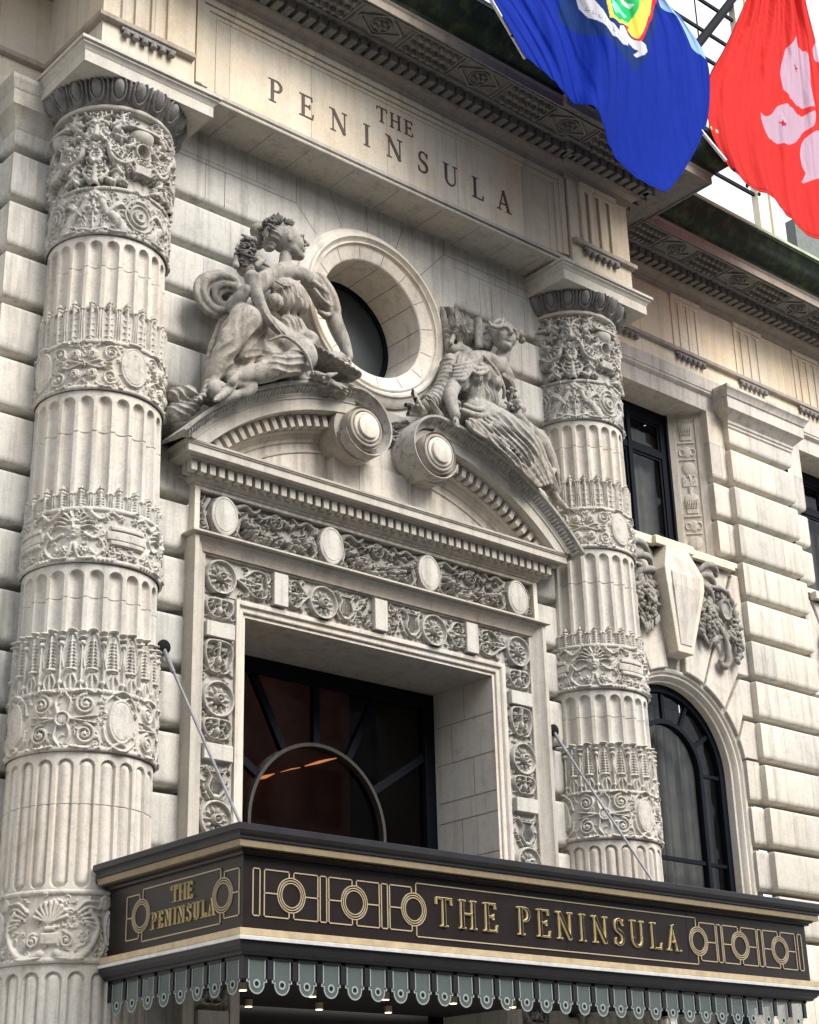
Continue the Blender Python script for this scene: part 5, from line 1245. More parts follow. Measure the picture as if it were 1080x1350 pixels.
csw('crown_moulding', [(0.14, 3.897), (0.185, 3.90), (0.185, 3.925), (0.195, 3.95), (0.215, 3.97), (0.24, 3.985), (0.25, 3.99), (0.25, 4.06), (0.235, 4.07), (-0.3, 4.10)], M['bronze2'])
csw('lower_gold_band', [(0.0, 2.885), (0.10, 2.885), (0.11, 2.88), (0.11, 2.81), (0.10, 2.80)][::-1], M['goldlip'])
csw('bright_lip', [(0.09, 2.752), (0.128, 2.752), (0.13, 2.79), (0.10, 2.802)], M['silver'])
csw('lower_moulding', [(-0.35, 2.60), (0.0, 2.60), (0.02, 2.63), (0.05, 2.65), (0.09, 2.70), (0.10, 2.752)], M['bronze2'])
mb = MB(); mb.box(-5.2, 5.2, -3.8, 1.5, 2.72, 2.80); cpart('ceiling', mb, M['interior'])
mb = MB(); mb.box(-5.1, 5.1, -3.8, -0.9, 4.0, 4.03); cpart('roof_sheet', mb, M['bronze2'])
def lamp(x, y, i):
    mb = MB(); mb.lathe([(0.001, 0), (0.055, 0), (0.06, 0.02), (0.06, 0.10)], (x, y, 2.60), 'Z', 16); o = cpart('ceiling_lamp', mb, M['brass_line'])
    mb = MB(); mb.lathe([(0.001, -0.004), (0.052, -0.004), (0.052, 0.0)], (x, y, 2.60), 'Z', 16); mb.build('lamp_lens', M['lamp'], o)
for k, (x, y) in enumerate(((-2.03, 0.65), (-1.98, -0.83), (-0.82, 0.51), (-0.78, -1.01), (0.44, 0.38), (0.48, -1.09), (1.7, -1.1), (-3.3, -1.0))): lamp(x, y, k)

front3 = lambda u, z, f: (u, -3.98-f, z)
side3 = lambda u, z, f: (-5.42-f, -u, z)
side3r = lambda u, z, f: (5.42+f, u, z)
def bar(mb, u0, z0, u1, z1, to, w=0.014, d=0.012):
    a, b = Vector((u0, z0)), Vector((u1, z1)); t = (b-a).normalized(); n = Vector((-t.y, t.x))*w/2; a -= t*w/2; b += t*w/2
    c = [a-n, b-n, b+n, a+n]; V = [to(v.x, v.y, d) for v in c]+[to(v.x, v.y, 0) for v in c]
    mb.add(V, [(0, 1, 2, 3), (0, 4, 5, 1), (1, 5, 6, 2), (2, 6, 7, 3), (3, 7, 4, 0)])
def cring(mb, u, z, r, to, w=0.012, d=0.013, n=40):
    V = []
    for k in range(n):
        a = 2*math.pi*k/n
        for rr, f in ((r-w/2, 0), (r-w/2, d), (r+w/2, d), (r+w/2, 0)): V.append(to(u+rr*math.cos(a), z+rr*math.sin(a), f))
    mb.add(V, [(k*4+j, k*4+j+1, ((k+1) % n)*4+j+1, ((k+1) % n)*4+j) for k in range(n) for j in range(3)])
def motif(u, to, left=True, right=True, zc=3.325, hu=0.40):
    mb = MB()
    for r_ in (0.205, 0.175, 0.145): cring(mb, u, zc, r_, to, 0.012)
    for s, on in ((-1, left), (1, right)):
        if not on: continue
        e = u+s*hu
        bar(mb, e, zc-0.275, e, zc+0.275, to)
        for q in (-1, 1): bar(mb, e, zc+q*0.275, u+s*0.035, zc+q*0.275, to); bar(mb, u+s*0.035, zc+q*0.275, u+s*0.035, zc+q*0.215, to)
        bar(mb, e, zc, u+s*0.215, zc, to)
    cpart('ring_motif', mb, M['brass_line'])
def slot(u, to, zc=3.325, w=0.05):
    mb = MB()
    for s in (-1, 1): bar(mb, u+s*w, zc-0.275, u+s*w, zc+0.275, to)
    for q in (-1, 1): bar(mb, u-w, zc+q*0.275, u+w, zc+q*0.275, to)
    cpart('slot_motif', mb, M['brass_line'])
for s in (-1, 1):
    motif(s*4.72, front3); motif(s*3.75, front3); motif(s*2.78, front3, left=(s < 0), right=(s > 0))
    for u in (5.235, 4.235, 3.265): slot(s*u, front3)
mb = MB()
for q in (-1, 1):
    bar(mb, -2.74, 3.325+q*0.335, 2.74, 3.325+q*0.335, front3)
    for s in (-1, 1): bar(mb, s*2.74, 3.325+q*0.335, s*2.74, 3.325+q*0.215, front3)
cpart('sign_border', mb, M['brass_line'])
mb = MB()
for x in (-2.55, 0.0, 2.55): mb.box(x-0.004, x+0.004, -3.984, -3.98, 2.9, 3.74)
cpart('panel_seams', mb, M['bronze2'])
def csign(word, u0, u1, z, h, to, narrow=1.0):
    ws = [(glyph(c)[0] if c != ' ' else 0.42)*h*narrow for c in word]; gap = ((u1-u0)-sum(ws))/(len(word)-1); u = u0
    tt = lambda uu, zz, f: to(u+(uu-u)*narrow, zz, f)
    for c, w in zip(word, ws):
        if c != ' ':
            mb = MB(); add_glyph(mb, c, u, z, h, 0.030, 0.030, tt); o = cpart('letter', mb, M['gold'])
            mb = MB(); add_glyph(mb, c, u, z, h, 0.036, 0.008, tt, -0.020); mb.build('letter_face', M['bronze'], o)
        u += w+gap
csign('THE PENINSULA', -2.42, 2.36, 3.145, 0.37, front3)
for to in (side3,):
    csign('THE', 2.46, 2.94, 3.385, 0.205, to, 0.95); csign('PENINSULA', 2.02, 3.42, 3.115, 0.205, to, 0.80)
    for u, l, r_ in ((1.76, True, False), (3.57, False, True)):
        motif(u, to, l, r_, 3.325, 0.34)
    mb = MB()
    for q in (-1, 1):
        bar(mb, 1.80, 3.325+q*0.325, 3.53, 3.325+q*0.325, to)
        for u in (1.80, 3.53): bar(mb, u, 3.325+q*0.325, u, 3.325+q*0.215, to)
    cpart('sign_border', mb, M['brass_line'])
for u in (-1.5, -2.5, -3.5): motif(u, side3r)

def scallop(c, to):
    def outline(g=0.0):
        w = 0.125-g; P = [(-w, 2.565-g), (-w, 2.335+g*0.3), (-w-0.022, 2.335+g*0.3), (-w-0.022, 2.30+g*0.6), (-0.112+g, 2.30+g*0.6)]
        P += [((0.112-g)*math.cos(rad(180+180*k/12)), 2.285+(0.118-g)*math.sin(rad(180+180*k/12))) for k in range(13)]
        return P+[(0.112-g, 2.30+g*0.6), (w+0.022, 2.30+g*0.6), (w+0.022, 2.335+g*0.3), (w, 2.335+g*0.3), (w, 2.565-g)]
    P = outline(); n = len(P); V = [to(c+p[0], p[1], 0.006) for p in P]+[to(c+p[0], p[1], -0.006) for p in P]
    mb = MB(); mb.add(V, [tuple(range(n)), tuple(range(2*n-1, n-1, -1))]+[(i, i+n, (i+1) % n+n, (i+1) % n) for i in range(n)])
    o = cpart('glass_scallop', mb, M['frost'])
    mb = MB(); Q = outline(0.016); q2 = outline(0.026)
    for A_, B_, f in ((P, Q, 0.0085),):
        V = [to(c+p[0], p[1], f) for p in A_]+[to(c+p[0], p[1], f) for p in B_]; mb.add(V, [(i, i+1, n+i+1, n+i) for i in range(n-1)])
    k = 16; V = [to(c+0.052*math.cos(2*math.pi*i/k), 2.285+0.052*math.sin(2*math.pi*i/k), 0.009) for i in range(k)]+[to(c+0.030*math.cos(2*math.pi*i/k), 2.285+0.030*math.sin(2*math.pi*i/k), 0.009) for i in range(k)]
    mb.add(V, [(i, (i+1) % k, k+(i+1) % k, k+i) for i in range(k)]); mb.build('etched_border', M['etch'], o)
    mb = MB(); V = [to(c+0.028*math.cos(2*math.pi*i/k), 2.285+0.028*math.sin(2*math.pi*i/k), 0.0095) for i in range(k)]; mb.add(V, [tuple(range(k))]); mb.build('etched_dot', M['iron'], o)
fr2 = lambda u, z, f: (u, -3.93-f, z); sd2 = lambda u, z, f: (-5.36-f, u, z)
us = [-5.18+0.3655*k for k in range(29)]
for u in us: scallop(u, fr2)
vs = [-3.72+0.365*k for k in range(8)]
for v in vs: scallop(v, sd2)
mb = MB()
for u in us: mb.box(u+0.148, u+0.217, -3.95, -3.91, 2.34, 2.60)
for v in vs: mb.box(-5.38, -5.34, v+0.148, v+0.217, 2.34, 2.60)
mb.box(-5.38, -5.31, -3.95, -3.87, 2.34, 2.60); mb.box(-5.3, 5.3, -3.95, -3.90, 2.56, 2.605); mb.box(-5.38, -5.33, -3.87, -0.95, 2.56, 2.605)
cpart('valance_frame', mb, M['bronze2'])
# suspension rods
for s in (-1, 1):
    mb = MB(); mb.tube([(s*4.12, 0.02, 7.60), (s*4.12, -2.45, 4.03)], 0.022, 10); mb.tube([(s*4.12, -0.02, 7.55), (s*4.12, -0.30, 7.13)], 0.034, 10); o = cpart('suspension_rod', mb, M['steel'], True)
    mb = MB(); mb.lathe([(0.11, -0.02), (0.11, 0.02), (0.06, 0.04), (0.001, 0.05)], (s*4.12, -0.01, 7.60), 'Y', 16); mb.build('wall_anchor', M['iron'], o)

# ------------------------------------------------------------------ flags
def inpoly(X, Z, P):
    ins = np.zeros(X.shape, bool); n = len(P)
    for i in range(n):
        x0, z0 = P[i]; x1, z1 = P[(i+1) % n]
        if abs(z1-z0) < 1e-9: continue
        c = ((z0 > Z) != (z1 > Z)) & (X < (x1-x0)*(Z-z0)/(z1-z0)+x0); ins ^= c
    return ins
def flatten(P): return [(p[0], p[2]) for p in P]
def arclen(P, n):
    Q = catmull(P, 20); s = np.concatenate([[0], np.cumsum(np.sqrt(((Q[1:]-Q[:-1])**2).sum(1)))]); t = np.linspace(0, s[-1], n)
    return np.stack([np.interp(t, s, Q[:, k]) for k in range(2)], 1)
def flag(name, top, bottom, left, right, y0, fold, paint, base, n=520):
    T, B, Lf, Rt = arclen(flatten(top), n), arclen(flatten(bottom), n), arclen(flatten(left), n), arclen(flatten(right), n)
    u = np.linspace(0, 1, n)[None, :, None]; v = np.linspace(0, 1, n)[:, None, None]
    S = (1-v)*T[None]+v*B[None]+(1-u)*Lf[:, None]+u*Rt[:, None]-((1-u)*(1-v)*T[0]+u*(1-v)*T[-1]+(1-u)*v*B[0]+u*v*B[-1])
    X, Z = S[..., 0], S[..., 1]; U, Vv = np.meshgrid(np.linspace(0, 1, n), np.linspace(0, 1, n))
    Y = y0+fold(U, Vv, X, Z)
    P = np.stack([X, Y, Z], -1).reshape(-1, 3); col = np.tile(np.array([*base, 1.0], np.float32), (n, n, 1))
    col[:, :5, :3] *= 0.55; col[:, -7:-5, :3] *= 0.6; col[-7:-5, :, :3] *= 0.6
    for poly, c in paint:
        pp = [(p[0], p[2]) if len(p) == 3 else p for p in poly]
        if c == PET: pp = [tuple(q) for q in catmull(pp+[pp[0]], 5)]
        m_ = inpoly(X, Z, pp); col[m_] = (*c, 1)
    i, j = np.meshgrid(np.arange(n-1), np.arange(n-1), indexing='ij'); a = (i*n+j).ravel(); F = np.stack([a, a+1, a+n+1, a+n], 1)
    o = mk(name, P, F, M['cloth'], None, True, 0)
    at = o.data.color_attributes.new('Col', 'FLOAT_COLOR', 'POINT'); at.data.foreach_set('color', col.reshape(-1, 4).ravel())
    sm = o.modifiers.new('thickness', 'SOLIDIFY'); sm.thickness = 0.006
    return o
m, nt, b = newmat('flag_cloth'); at = nt.nodes.new('ShaderNodeAttribute'); at.attribute_name = 'Col'
b.inputs['Roughness'].default_value = 0.8; b.inputs['Specular IOR Level'].default_value = 0.08
tl = nt.nodes.new('ShaderNodeBsdfTranslucent'); mx = nt.nodes.new('ShaderNodeMixShader'); mx.inputs[0].default_value = 0.30
nt.links.new(at.outputs['Color'], b.inputs['Base Color']); nt.links.new(at.outputs['Color'], tl.inputs[0]); out = nt.nodes['Material Output']
wv = nt.nodes.new('ShaderNodeTexNoise'); wv.inputs['Scale'].default_value = 2.2; wv.inputs['Detail'].default_value = 5; bpn = nt.nodes.new('ShaderNodeBump'); bpn.inputs['Strength'].default_value = 0.5; bpn.inputs['Distance'].default_value = 0.12
tcn = nt.nodes.new('ShaderNodeTexCoord'); mpn = nt.nodes.new('ShaderNodeMapping'); mpn.inputs['Scale'].default_value = (2.2, 1, 0.5); mpn.inputs['Rotation'].default_value = (0, 0.5, 0)
nt.links.new(tcn.outputs['Object'], mpn.inputs[0]); nt.links.new(mpn.outputs[0], wv.inputs['Vector']); nt.links.new(wv.outputs[0], bpn.inputs['Height']); nt.links.new(bpn.outputs[0], b.inputs['Normal'])
nt.links.new(b.outputs[0], mx.inputs[1]); nt.links.new(tl.outputs[0], mx.inputs[2]); nt.links.new(mx.outputs[0], out.inputs['Surface']); M['cloth'] = m

YB = -3.3; PET = (0.52, 0.36, 0.45)
WHT, NAV, YEL, RED_, GRN, AQU = (0.62, 0.62, 0.64), (0.008, 0.035, 0.16), (0.85, 0.72, 0.12), (0.70, 0.03, 0.06), (0.02, 0.50, 0.14), (0.30, 0.75, 0.72)
blue_paint = [
 ([(2.241, -3.300, 22.051), (2.094, -3.300, 20.350), (2.545, -3.300, 20.139), (4.079, -3.300, 19.986), (4.465, -3.300, 20.646), (5.110, -3.300, 22.190), (5.512, -3.300, 23.875)], NAV),
 ([(4.631, -3.300, 23.188), (4.414, -3.300, 21.921), (4.126, -3.300, 21.360), (3.784, -3.300, 20.854), (4.233, -3.300, 20.751), (4.488, -3.300, 21.210), (4.777, -3.300, 21.733), (5.036, -3.300, 22.344), (5.280, -3.300, 23.548)], RED_),
 ([(4.680, -3.300, 23.216), (4.486, -3.300, 21.959), (4.197, -3.300, 21.396), (3.872, -3.300, 20.862), (4.172, -3.300, 20.793), (4.426, -3.300, 21.253), (4.690, -3.300, 21.763), (4.888, -3.300, 22.265), (5.129, -3.300, 23.464)], YEL),
 ([(2.979, -3.300, 22.275), (3.001, -3.300, 21.180), (3.139, -3.300, 20.654), (3.976, -3.300, 21.006), (4.179, -3.300, 21.239), (4.419, -3.300, 21.773), (4.582, -3.300, 23.161)], YEL),
 ([(3.161, -3.300, 22.376), (3.113, -3.300, 21.239), (3.237, -3.300, 20.776), (3.940, -3.300, 21.080), (4.070, -3.300, 21.257), (4.305, -3.300, 21.751), (4.484, -3.300, 23.107)], GRN),
 ([(3.176, -3.300, 21.235), (3.464, -3.300, 21.312), (3.646, -3.300, 21.186), (3.911, -3.300, 21.212), (3.765, -3.300, 21.082), (3.504, -3.300, 21.076), (3.296, -3.300, 21.152)], AQU),
 ([(3.704, -3.300, 21.735), (3.861, -3.300, 21.557), (4.082, -3.300, 21.560), (4.026, -3.300, 21.457), (3.759, -3.300, 21.429), (3.557, -3.300, 21.583)], WHT),
 ([(3.270, -3.300, 21.102), (3.496, -3.300, 20.999), (3.363, -3.300, 20.968), (3.217, -3.300, 21.001)], WHT),
 ([(2.463, -3.300, 21.042), (2.537, -3.300, 20.721), (2.684, -3.300, 20.511), (2.941, -3.300, 20.356), (3.229, -3.300, 20.286), (3.555, -3.300, 20.341), (3.802, -3.300, 20.427), (3.851, -3.300, 20.669), (3.582, -3.300, 20.589), (3.320, -3.300, 20.547), (3.070, -3.300, 20.601), (2.874, -3.300, 20.752), (2.727, -3.300, 20.964), (2.704, -3.300, 21.169)], WHT),
 ([(3.558, -3.300, 20.776), (3.719, -3.300, 20.858), (3.882, -3.300, 20.758), (4.167, -3.300, 20.754), (4.366, -3.300, 20.743), (4.418, -3.300, 20.622), (4.312, -3.300, 20.479), (4.121, -3.300, 20.349), (4.037, -3.300, 20.380), (4.185, -3.300, 20.526), (3.968, -3.300, 20.546), (3.700, -3.300, 20.485), (3.443, -3.300, 20.501)], WHT),
]
for k, (a, b_) in enumerate((((769,22),(774,28)), ((776,32),(781,38)), ((784,40),(789,45)), ((792,47),(797,51)), ((800,52),(805,55)))): pass
_w = [(2.658, -3.300, 20.676), (2.755, -3.300, 20.601), (2.852, -3.300, 20.526), (2.974, -3.300, 20.480), (3.096, -3.300, 20.434), (3.243, -3.300, 20.418), (3.413, -3.300, 20.414), (3.590, -3.300, 20.466)]
for p in _w:
    blue_paint.append(([(p[0]-0.035, p[2]-0.012), (p[0]+0.03, p[2]-0.03), (p[0]+0.035, p[2]-0.01), (p[0]-0.03, p[2]+0.008)], (0.25, 0.25, 0.27)))
    blue_paint.append(([(p[0]-0.035, p[2]-0.012), (p[0]-0.02, p[2]-0.016), (p[0]-0.005, p[2]+0.06), (p[0]-0.018, p[2]+0.062)], (0.25, 0.25, 0.27)))
# reverse of the turned-over fly edge, painted lighter for sky light through the cloth
blue_paint.append(([(5.028, -3.300, 23.408), (5.102, -3.300, 22.129), (5.647, -3.300, 22.181), (5.908, -3.300, 21.833), (6.045, -3.300, 21.614), (6.518, -3.300, 21.560), (6.519, -3.300, 21.734), (5.888, -3.300, 22.208), (5.323, -3.300, 22.398), (5.280, -3.300, 23.548)], (0.30, 0.48, 0.78)))
def saw(q, w=0.82):
    f = q % 1.0; t = np.where(f < w, f/w, (1-f)/(1-w)); return t*t*(3-2*t)-0.5
def fold_b(U, V, X, Z):
    rot_ = U*1.0+0.18*V*(0.5-U)
    d = 0.10*np.sin(6.5*U+2.2*V+0.4)+0.20*saw(5.2*rot_+0.25*np.sin(3*V)+0.35)*(1-0.85*V)*(1.15-0.8*U)
    d += 0.07*saw(12.5*U-1.2*V+0.4*np.sin(4*V))*(1-0.6*V)*(1-0.6*U)+0.03*np.sin(37*U-7*V+2*np.sin(5*V))*(1-0.7*V)*(1-0.5*U)
    q_ = U-0.34-0.06*np.sin(2.5*V); d -= 0.20*np.tanh(q_/0.03)*np.exp(-(q_/0.16)**2)*np.clip(V*2.5, 0, 1); return d*np.clip(U*7, 0.05, 1)
fb = flag('flag', [(-0.880, -3.300, 20.908), (0.199, -3.300, 21.973), (2.316, -3.300, 23.405), (3.657, -3.300, 23.807), (4.557, -3.300, 23.343)], [(0.954, -3.300, 18.883), (2.386, -3.300, 18.422), (3.043, -3.300, 17.877), (3.740, -3.300, 17.589), (4.696, -3.300, 17.515)],
     [(-0.880, -3.300, 20.908), (-0.412, -3.300, 20.401), (0.255, -3.300, 19.740), (0.954, -3.300, 18.883)], [(4.557, -3.300, 23.343), (4.896, -3.300, 22.327), (5.888, -3.300, 22.208), (6.513, -3.300, 21.693), (6.569, -3.300, 20.917), (6.252, -3.300, 19.745), (5.359, -3.300, 18.329), (4.696, -3.300, 17.515)], YB, fold_b, blue_paint, (0.003, 0.024, 0.30))
tag(fb, 'deep blue flag with coat of arms and white ribbon hanging over the cornice', 'flag')
YR = -2.9; RS = (0.45, 0.02, 0.04)
red_paint = [
 ([(10.806, -2.900, 24.724), (10.495, -2.900, 24.287), (10.055, -2.900, 23.727), (9.781, -2.900, 23.133), (9.772, -2.900, 22.633), (9.981, -2.900, 22.423), (10.371, -2.900, 22.440), (10.982, -2.900, 22.681), (11.094, -2.900, 22.817), (10.979, -2.900, 23.246), (11.062, -2.900, 23.817), (11.055, -2.900, 24.221), (10.837, -2.900, 24.286)], PET),
 ([(8.638, -2.900, 21.339), (8.647, -2.900, 21.088), (8.843, -2.900, 20.862), (9.216, -2.900, 20.890), (9.732, -2.900, 21.078), (10.172, -2.900, 21.392), (10.526, -2.900, 21.793), (10.940, -2.900, 22.185), (11.084, -2.900, 22.624), (10.560, -2.900, 22.259), (10.103, -2.900, 22.193), (9.824, -2.900, 22.166), (9.490, -2.900, 21.971), (9.123, -2.900, 21.561), (8.821, -2.900, 21.344)], PET),
 ([(11.547, -2.900, 22.355), (10.895, -2.900, 21.958), (10.474, -2.900, 21.526), (10.298, -2.900, 21.186), (10.286, -2.900, 20.842), (10.386, -2.900, 20.645), (10.186, -2.900, 20.324), (10.554, -2.900, 20.518), (11.263, -2.900, 20.978), (11.931, -2.900, 21.694)], PET),
 ([(11.266, -2.900, 24.412), (11.583, -2.900, 24.832), (11.863, -2.900, 24.753), (11.718, -2.900, 24.331), (11.328, -2.900, 24.140)], PET)]
def star(p, r):
    return [(p[0]+(r if k % 2 == 0 else r*0.42)*math.cos(rad(90+36*k)), p[2]+(r if k % 2 == 0 else r*0.42)*math.sin(rad(90+36*k))) for k in range(10)]
for p in ((10.426, -2.900, 23.466), (9.571, -2.900, 21.525)): red_paint.append((star(p, 0.12), RS))
def ribbon(P, w):
    Q = arclen(P, 20); out = []; 
    T = np.gradient(Q, axis=0); N_ = np.stack([-T[:, 1], T[:, 0]], 1); N_ /= np.linalg.norm(N_, axis=1)[:, None]
    return [tuple(x) for x in (Q+N_*w)]+[tuple(x) for x in (Q-N_*w)[::-1]]
red_paint.append((ribbon([(10.351, -2.900, 23.220), (10.348, -2.900, 22.905), (10.529, -2.900, 22.679), (11.000, -2.900, 22.773)], 0.013), RS))
red_paint.append((ribbon([(9.833, -2.900, 21.623), (10.063, -2.900, 21.686), (10.456, -2.900, 22.006), (10.927, -2.900, 22.406)], 0.013), RS))
def fold_r(U, V, X, Z):
    k_ = 0.30+0.70*(1-V)
    return 0.06*np.sin(9*U+1.5*V)+0.16*saw(4.3*U+0.35*V+0.2*np.sin(3*V)+0.1)*k_+0.045*saw(11*U-0.7*V+0.3*np.sin(5*V)+0.5)*k_+0.025*np.sin(47*U-6*V+1)*(1-V)+0.15*np.sin(2.5*V)*U
fr = flag('flag', [(9.705, -2.900, 26.488), (10.125, -2.900, 26.947), (11.020, -2.900, 27.404)], [(7.209, -2.900, 19.685), (7.877, -2.900, 19.223), (8.711, -2.900, 19.211), (9.761, -2.900, 18.952), (11.103, -2.900, 18.859)],
     [(9.705, -2.900, 26.488), (8.702, -2.900, 24.430), (7.749, -2.900, 22.708), (7.071, -2.900, 21.547), (6.895, -2.900, 20.354), (7.209, -2.900, 19.685)], [(11.020, -2.900, 27.404), (11.335, -2.900, 25.811), (11.617, -2.900, 24.412), (11.603, -2.900, 22.068), (11.103, -2.900, 18.859)], YR, fold_r, red_paint, (0.62, 0.034, 0.030))
tag(fr, 'bright red flag with pale five-petalled flower and small red stars hanging beyond the blue flag', 'flag')
def pole(p, q, label, r=0.035, rings=()):
    p, q = Vector(p), Vector(q); mb = MB(); mb.tube([p, q], r, 10); o = mb.build('flagpole', M['pole'], None, True); tag(o, label, 'flagpole', None)
    for a in rings:
        m2 = MB(); m2.blob(a, (0.05, 0.03, 0.05)); m2.build('clip', M['iron'], o, True)
a, b_ = Vector((1.270, -3.000, 19.205)), Vector((-1.448, -3.900, 20.191)); b_ = b_+(b_-a)*0.1
pole(a-(b_-a)*0.02, b_, 'thin white flagpole along the edge of the blue flag above the cornice', rings=[Vector((0.847, -3.150, 19.360)), Vector((0.515, -3.250, 19.535))])
a, b_ = Vector((6.744, -3.250, 19.128)), Vector((5.965, -3.150, 19.773))
pole(a, b_, 'thin white flagpole crossing the cornice corner between the two flags', rings=[Vector((7.203, -3.100, 19.185)), Vector((7.583, -3.100, 18.958)), Vector((7.973, -3.100, 18.917))])

# ------------------------------------------------------------------ statues, sculpted as one blended surface each
class Sculpt:
    def __init__(s, lo, hi, h=0.02):
        s.lo = np.array(lo, float); s.h = h; s.n = np.ceil((np.array(hi)-s.lo)/h).astype(int)+1
        s.ax = [s.lo[k]+h*np.arange(s.n[k]) for k in range(3)]; s.D = np.full(s.n, 9.0, np.float32)
    def win(s, lo, hi):
        sl = []
        for k in range(3):
            a = max(0, int((lo[k]-s.lo[k])/s.h)-1); b = min(s.n[k], int((hi[k]-s.lo[k])/s.h)+3)
            if b <= a: return None, None
            sl.append(slice(a, b))
        g = np.meshgrid(s.ax[0][sl[0]], s.ax[1][sl[1]], s.ax[2][sl[2]], indexing='ij'); return tuple(sl), np.stack(g, -1).astype(np.float32)
    def blend(s, sl, d, k, sub=False):
        D = s.D[sl]
        if sub: d = -d; hh = np.clip(0.5-0.5*(D-d)/k, 0, 1); s.D[sl] = D*(1-hh)+d*hh+k*hh*(1-hh)
        else: hh = np.clip(0.5+0.5*(D-d)/k, 0, 1); s.D[sl] = D*(1-hh)+d*hh-k*hh*(1-hh)
    def cap(s, a, b, ra, rb, k=0.05, pl=0, amp=0.0, tw=0.0, sub=False, flat=None):
        a, b = np.array(a, float), np.array(b, float); m = max(ra, rb)*(1+amp)+k+0.05
        sl, P = s.win(np.minimum(a, b)-m, np.maximum(a, b)+m)
        if sl is None: return s
        ab = b-a; L2 = max(1e-9, ab@ab); ap = P-a; t = np.clip((ap@ab)/L2, 0, 1); q = ap-t[..., None]*ab
        r = ra+(rb-ra)*t
        if pl:
            e = ab/math.sqrt(L2); ref = np.array([0, -1.0, 0.2]); u = ref-e*(ref@e); u /= np.linalg.norm(u); v = np.cross(e, u)
            phi = np.arctan2(q@v, q@u); w = np.cos(pl*phi+tw*t*6+1.5*np.sin(phi*2+t*3)); r = r*(1+amp*w)
        d = np.sqrt((q**2).sum(-1))-r; s.blend(sl, d, k, sub); return s
    def chain(s, P, R, k=0.05, n=5, **kw):
        if not isinstance(R, (list, tuple)): R = [R]*len(P)
        Q = catmull([list(p)+[r] for p, r in zip(P, R)], n)
        for i in range(len(Q)-1): s.cap(Q[i][:3], Q[i+1][:3], max(0.006, Q[i][3]), max(0.006, Q[i+1][3]), k, **kw)
        return s
    def ell(s, c, r, k=0.05, B=None, sub=False):
        c = np.array(c, float); r = np.array(r if isinstance(r, (list, tuple)) else (r, r, r), float); m = r.max()+k+0.05
        sl, P = s.win(c-m, c+m)
        if sl is None: return s
        p = P-c
        if B is not None: p = p @ np.array(B, float).T
        k0 = np.sqrt(((p/r)**2).sum(-1)); k1 = np.sqrt(((p/(r*r))**2).sum(-1))+1e-6; s.blend(sl, k0*(k0-1)/k1, k, sub); return s
    def drape(s, c, r, dirv, wl, amp, warp=0.03, bend=0.0, fr=5.0, ph=0.0):
        # raised folds that follow whatever surface lies inside an ellipsoid
        c = np.array(c, float); r = np.array(r, float); sl, P = s.win(c-r, c+r); p = P-c
        mask = np.clip((1-((p/r)**2).sum(-1))*2.0, 0, 1); d = nrm(dirv); pe = nrm(np.cross(d, [0, 1, 0])); t = p@pe
        q = p@d+warp*np.sin(fr*t+ph)+warp*0.6*np.sin(fr*2.3*t+2*ph+p[..., 0]*4)+bend*t*t+0.25*warp*np.sin(p[..., 1]*9)
        rd = 1-2*np.abs(np.sin(math.pi*q/wl))**0.8; rd += 0.35*np.sin(2*math.pi*q/wl*0.37+1+ph)
        s.D[sl] -= (amp*mask*rd).astype(np.float32); return s
    def mesh(s, name, mat):
        D = s.D; n = D.shape; inside = D < 0; N = (n[0]-1, n[1]-1, n[2]-1)
        acc = np.zeros(N+(3,), np.float32); cnt = np.zeros(N, np.float32)
        for ax in range(3):
            lo = [slice(None)]*3; hi = [slice(None)]*3; lo[ax] = slice(0, -1); hi[ax] = slice(1, None)
            A, B = D[tuple(lo)], D[tuple(hi)]; cr = (A < 0) != (B < 0); t = np.where(cr, A/(A-B+1e-12), 0)
            o1, o2 = [k for k in range(3) if k != ax]
            for i in (0, 1):
                for j in (0, 1):
                    sl = [None]*3; sl[ax] = slice(None); sl[o1] = slice(i, i+N[o1]); sl[o2] = slice(j, j+N[o2])
                    c = cr[tuple(sl)]; tt = t[tuple(sl)]; cnt += c
                    acc[..., ax] += np.where(c, tt, 0); acc[..., o1] += np.where(c, i, 0); acc[..., o2] += np.where(c, j, 0)
        act = cnt > 0; idx = -np.ones(N, np.int64); idx[act] = np.arange(act.sum()); ii = np.argwhere(act)
        V = (ii+acc[act]/cnt[act][:, None])*s.h+s.lo; F = []
        for ax in range(3):
            o1, o2 = (ax+1) % 3, (ax+2) % 3
            lo = [slice(1, -1)]*3; lo[ax] = slice(0, -1); hi = [slice(1, -1)]*3; hi[ax] = slice(1, None)
            A, B = inside[tuple(lo)], inside[tuple(hi)]; e = np.argwhere(A != B); off = np.array([1, 1, 1]); off[ax] = 0; e = e+off
            fl = inside[tuple(e.T)]
            def g(d1, d2):
                q = e.copy(); q[:, o1] += d1; q[:, o2] += d2; return idx[tuple(q.T)]
            q = np.stack([g(-1, -1), g(0, -1), g(0, 0), g(-1, 0)], 1); q[~fl] = q[~fl][:, ::-1]; F.append(q)
        F = np.concatenate(F); F = F[(F >= 0).all(1)]
        return mk(name, V, F, mat, None, True, 0)

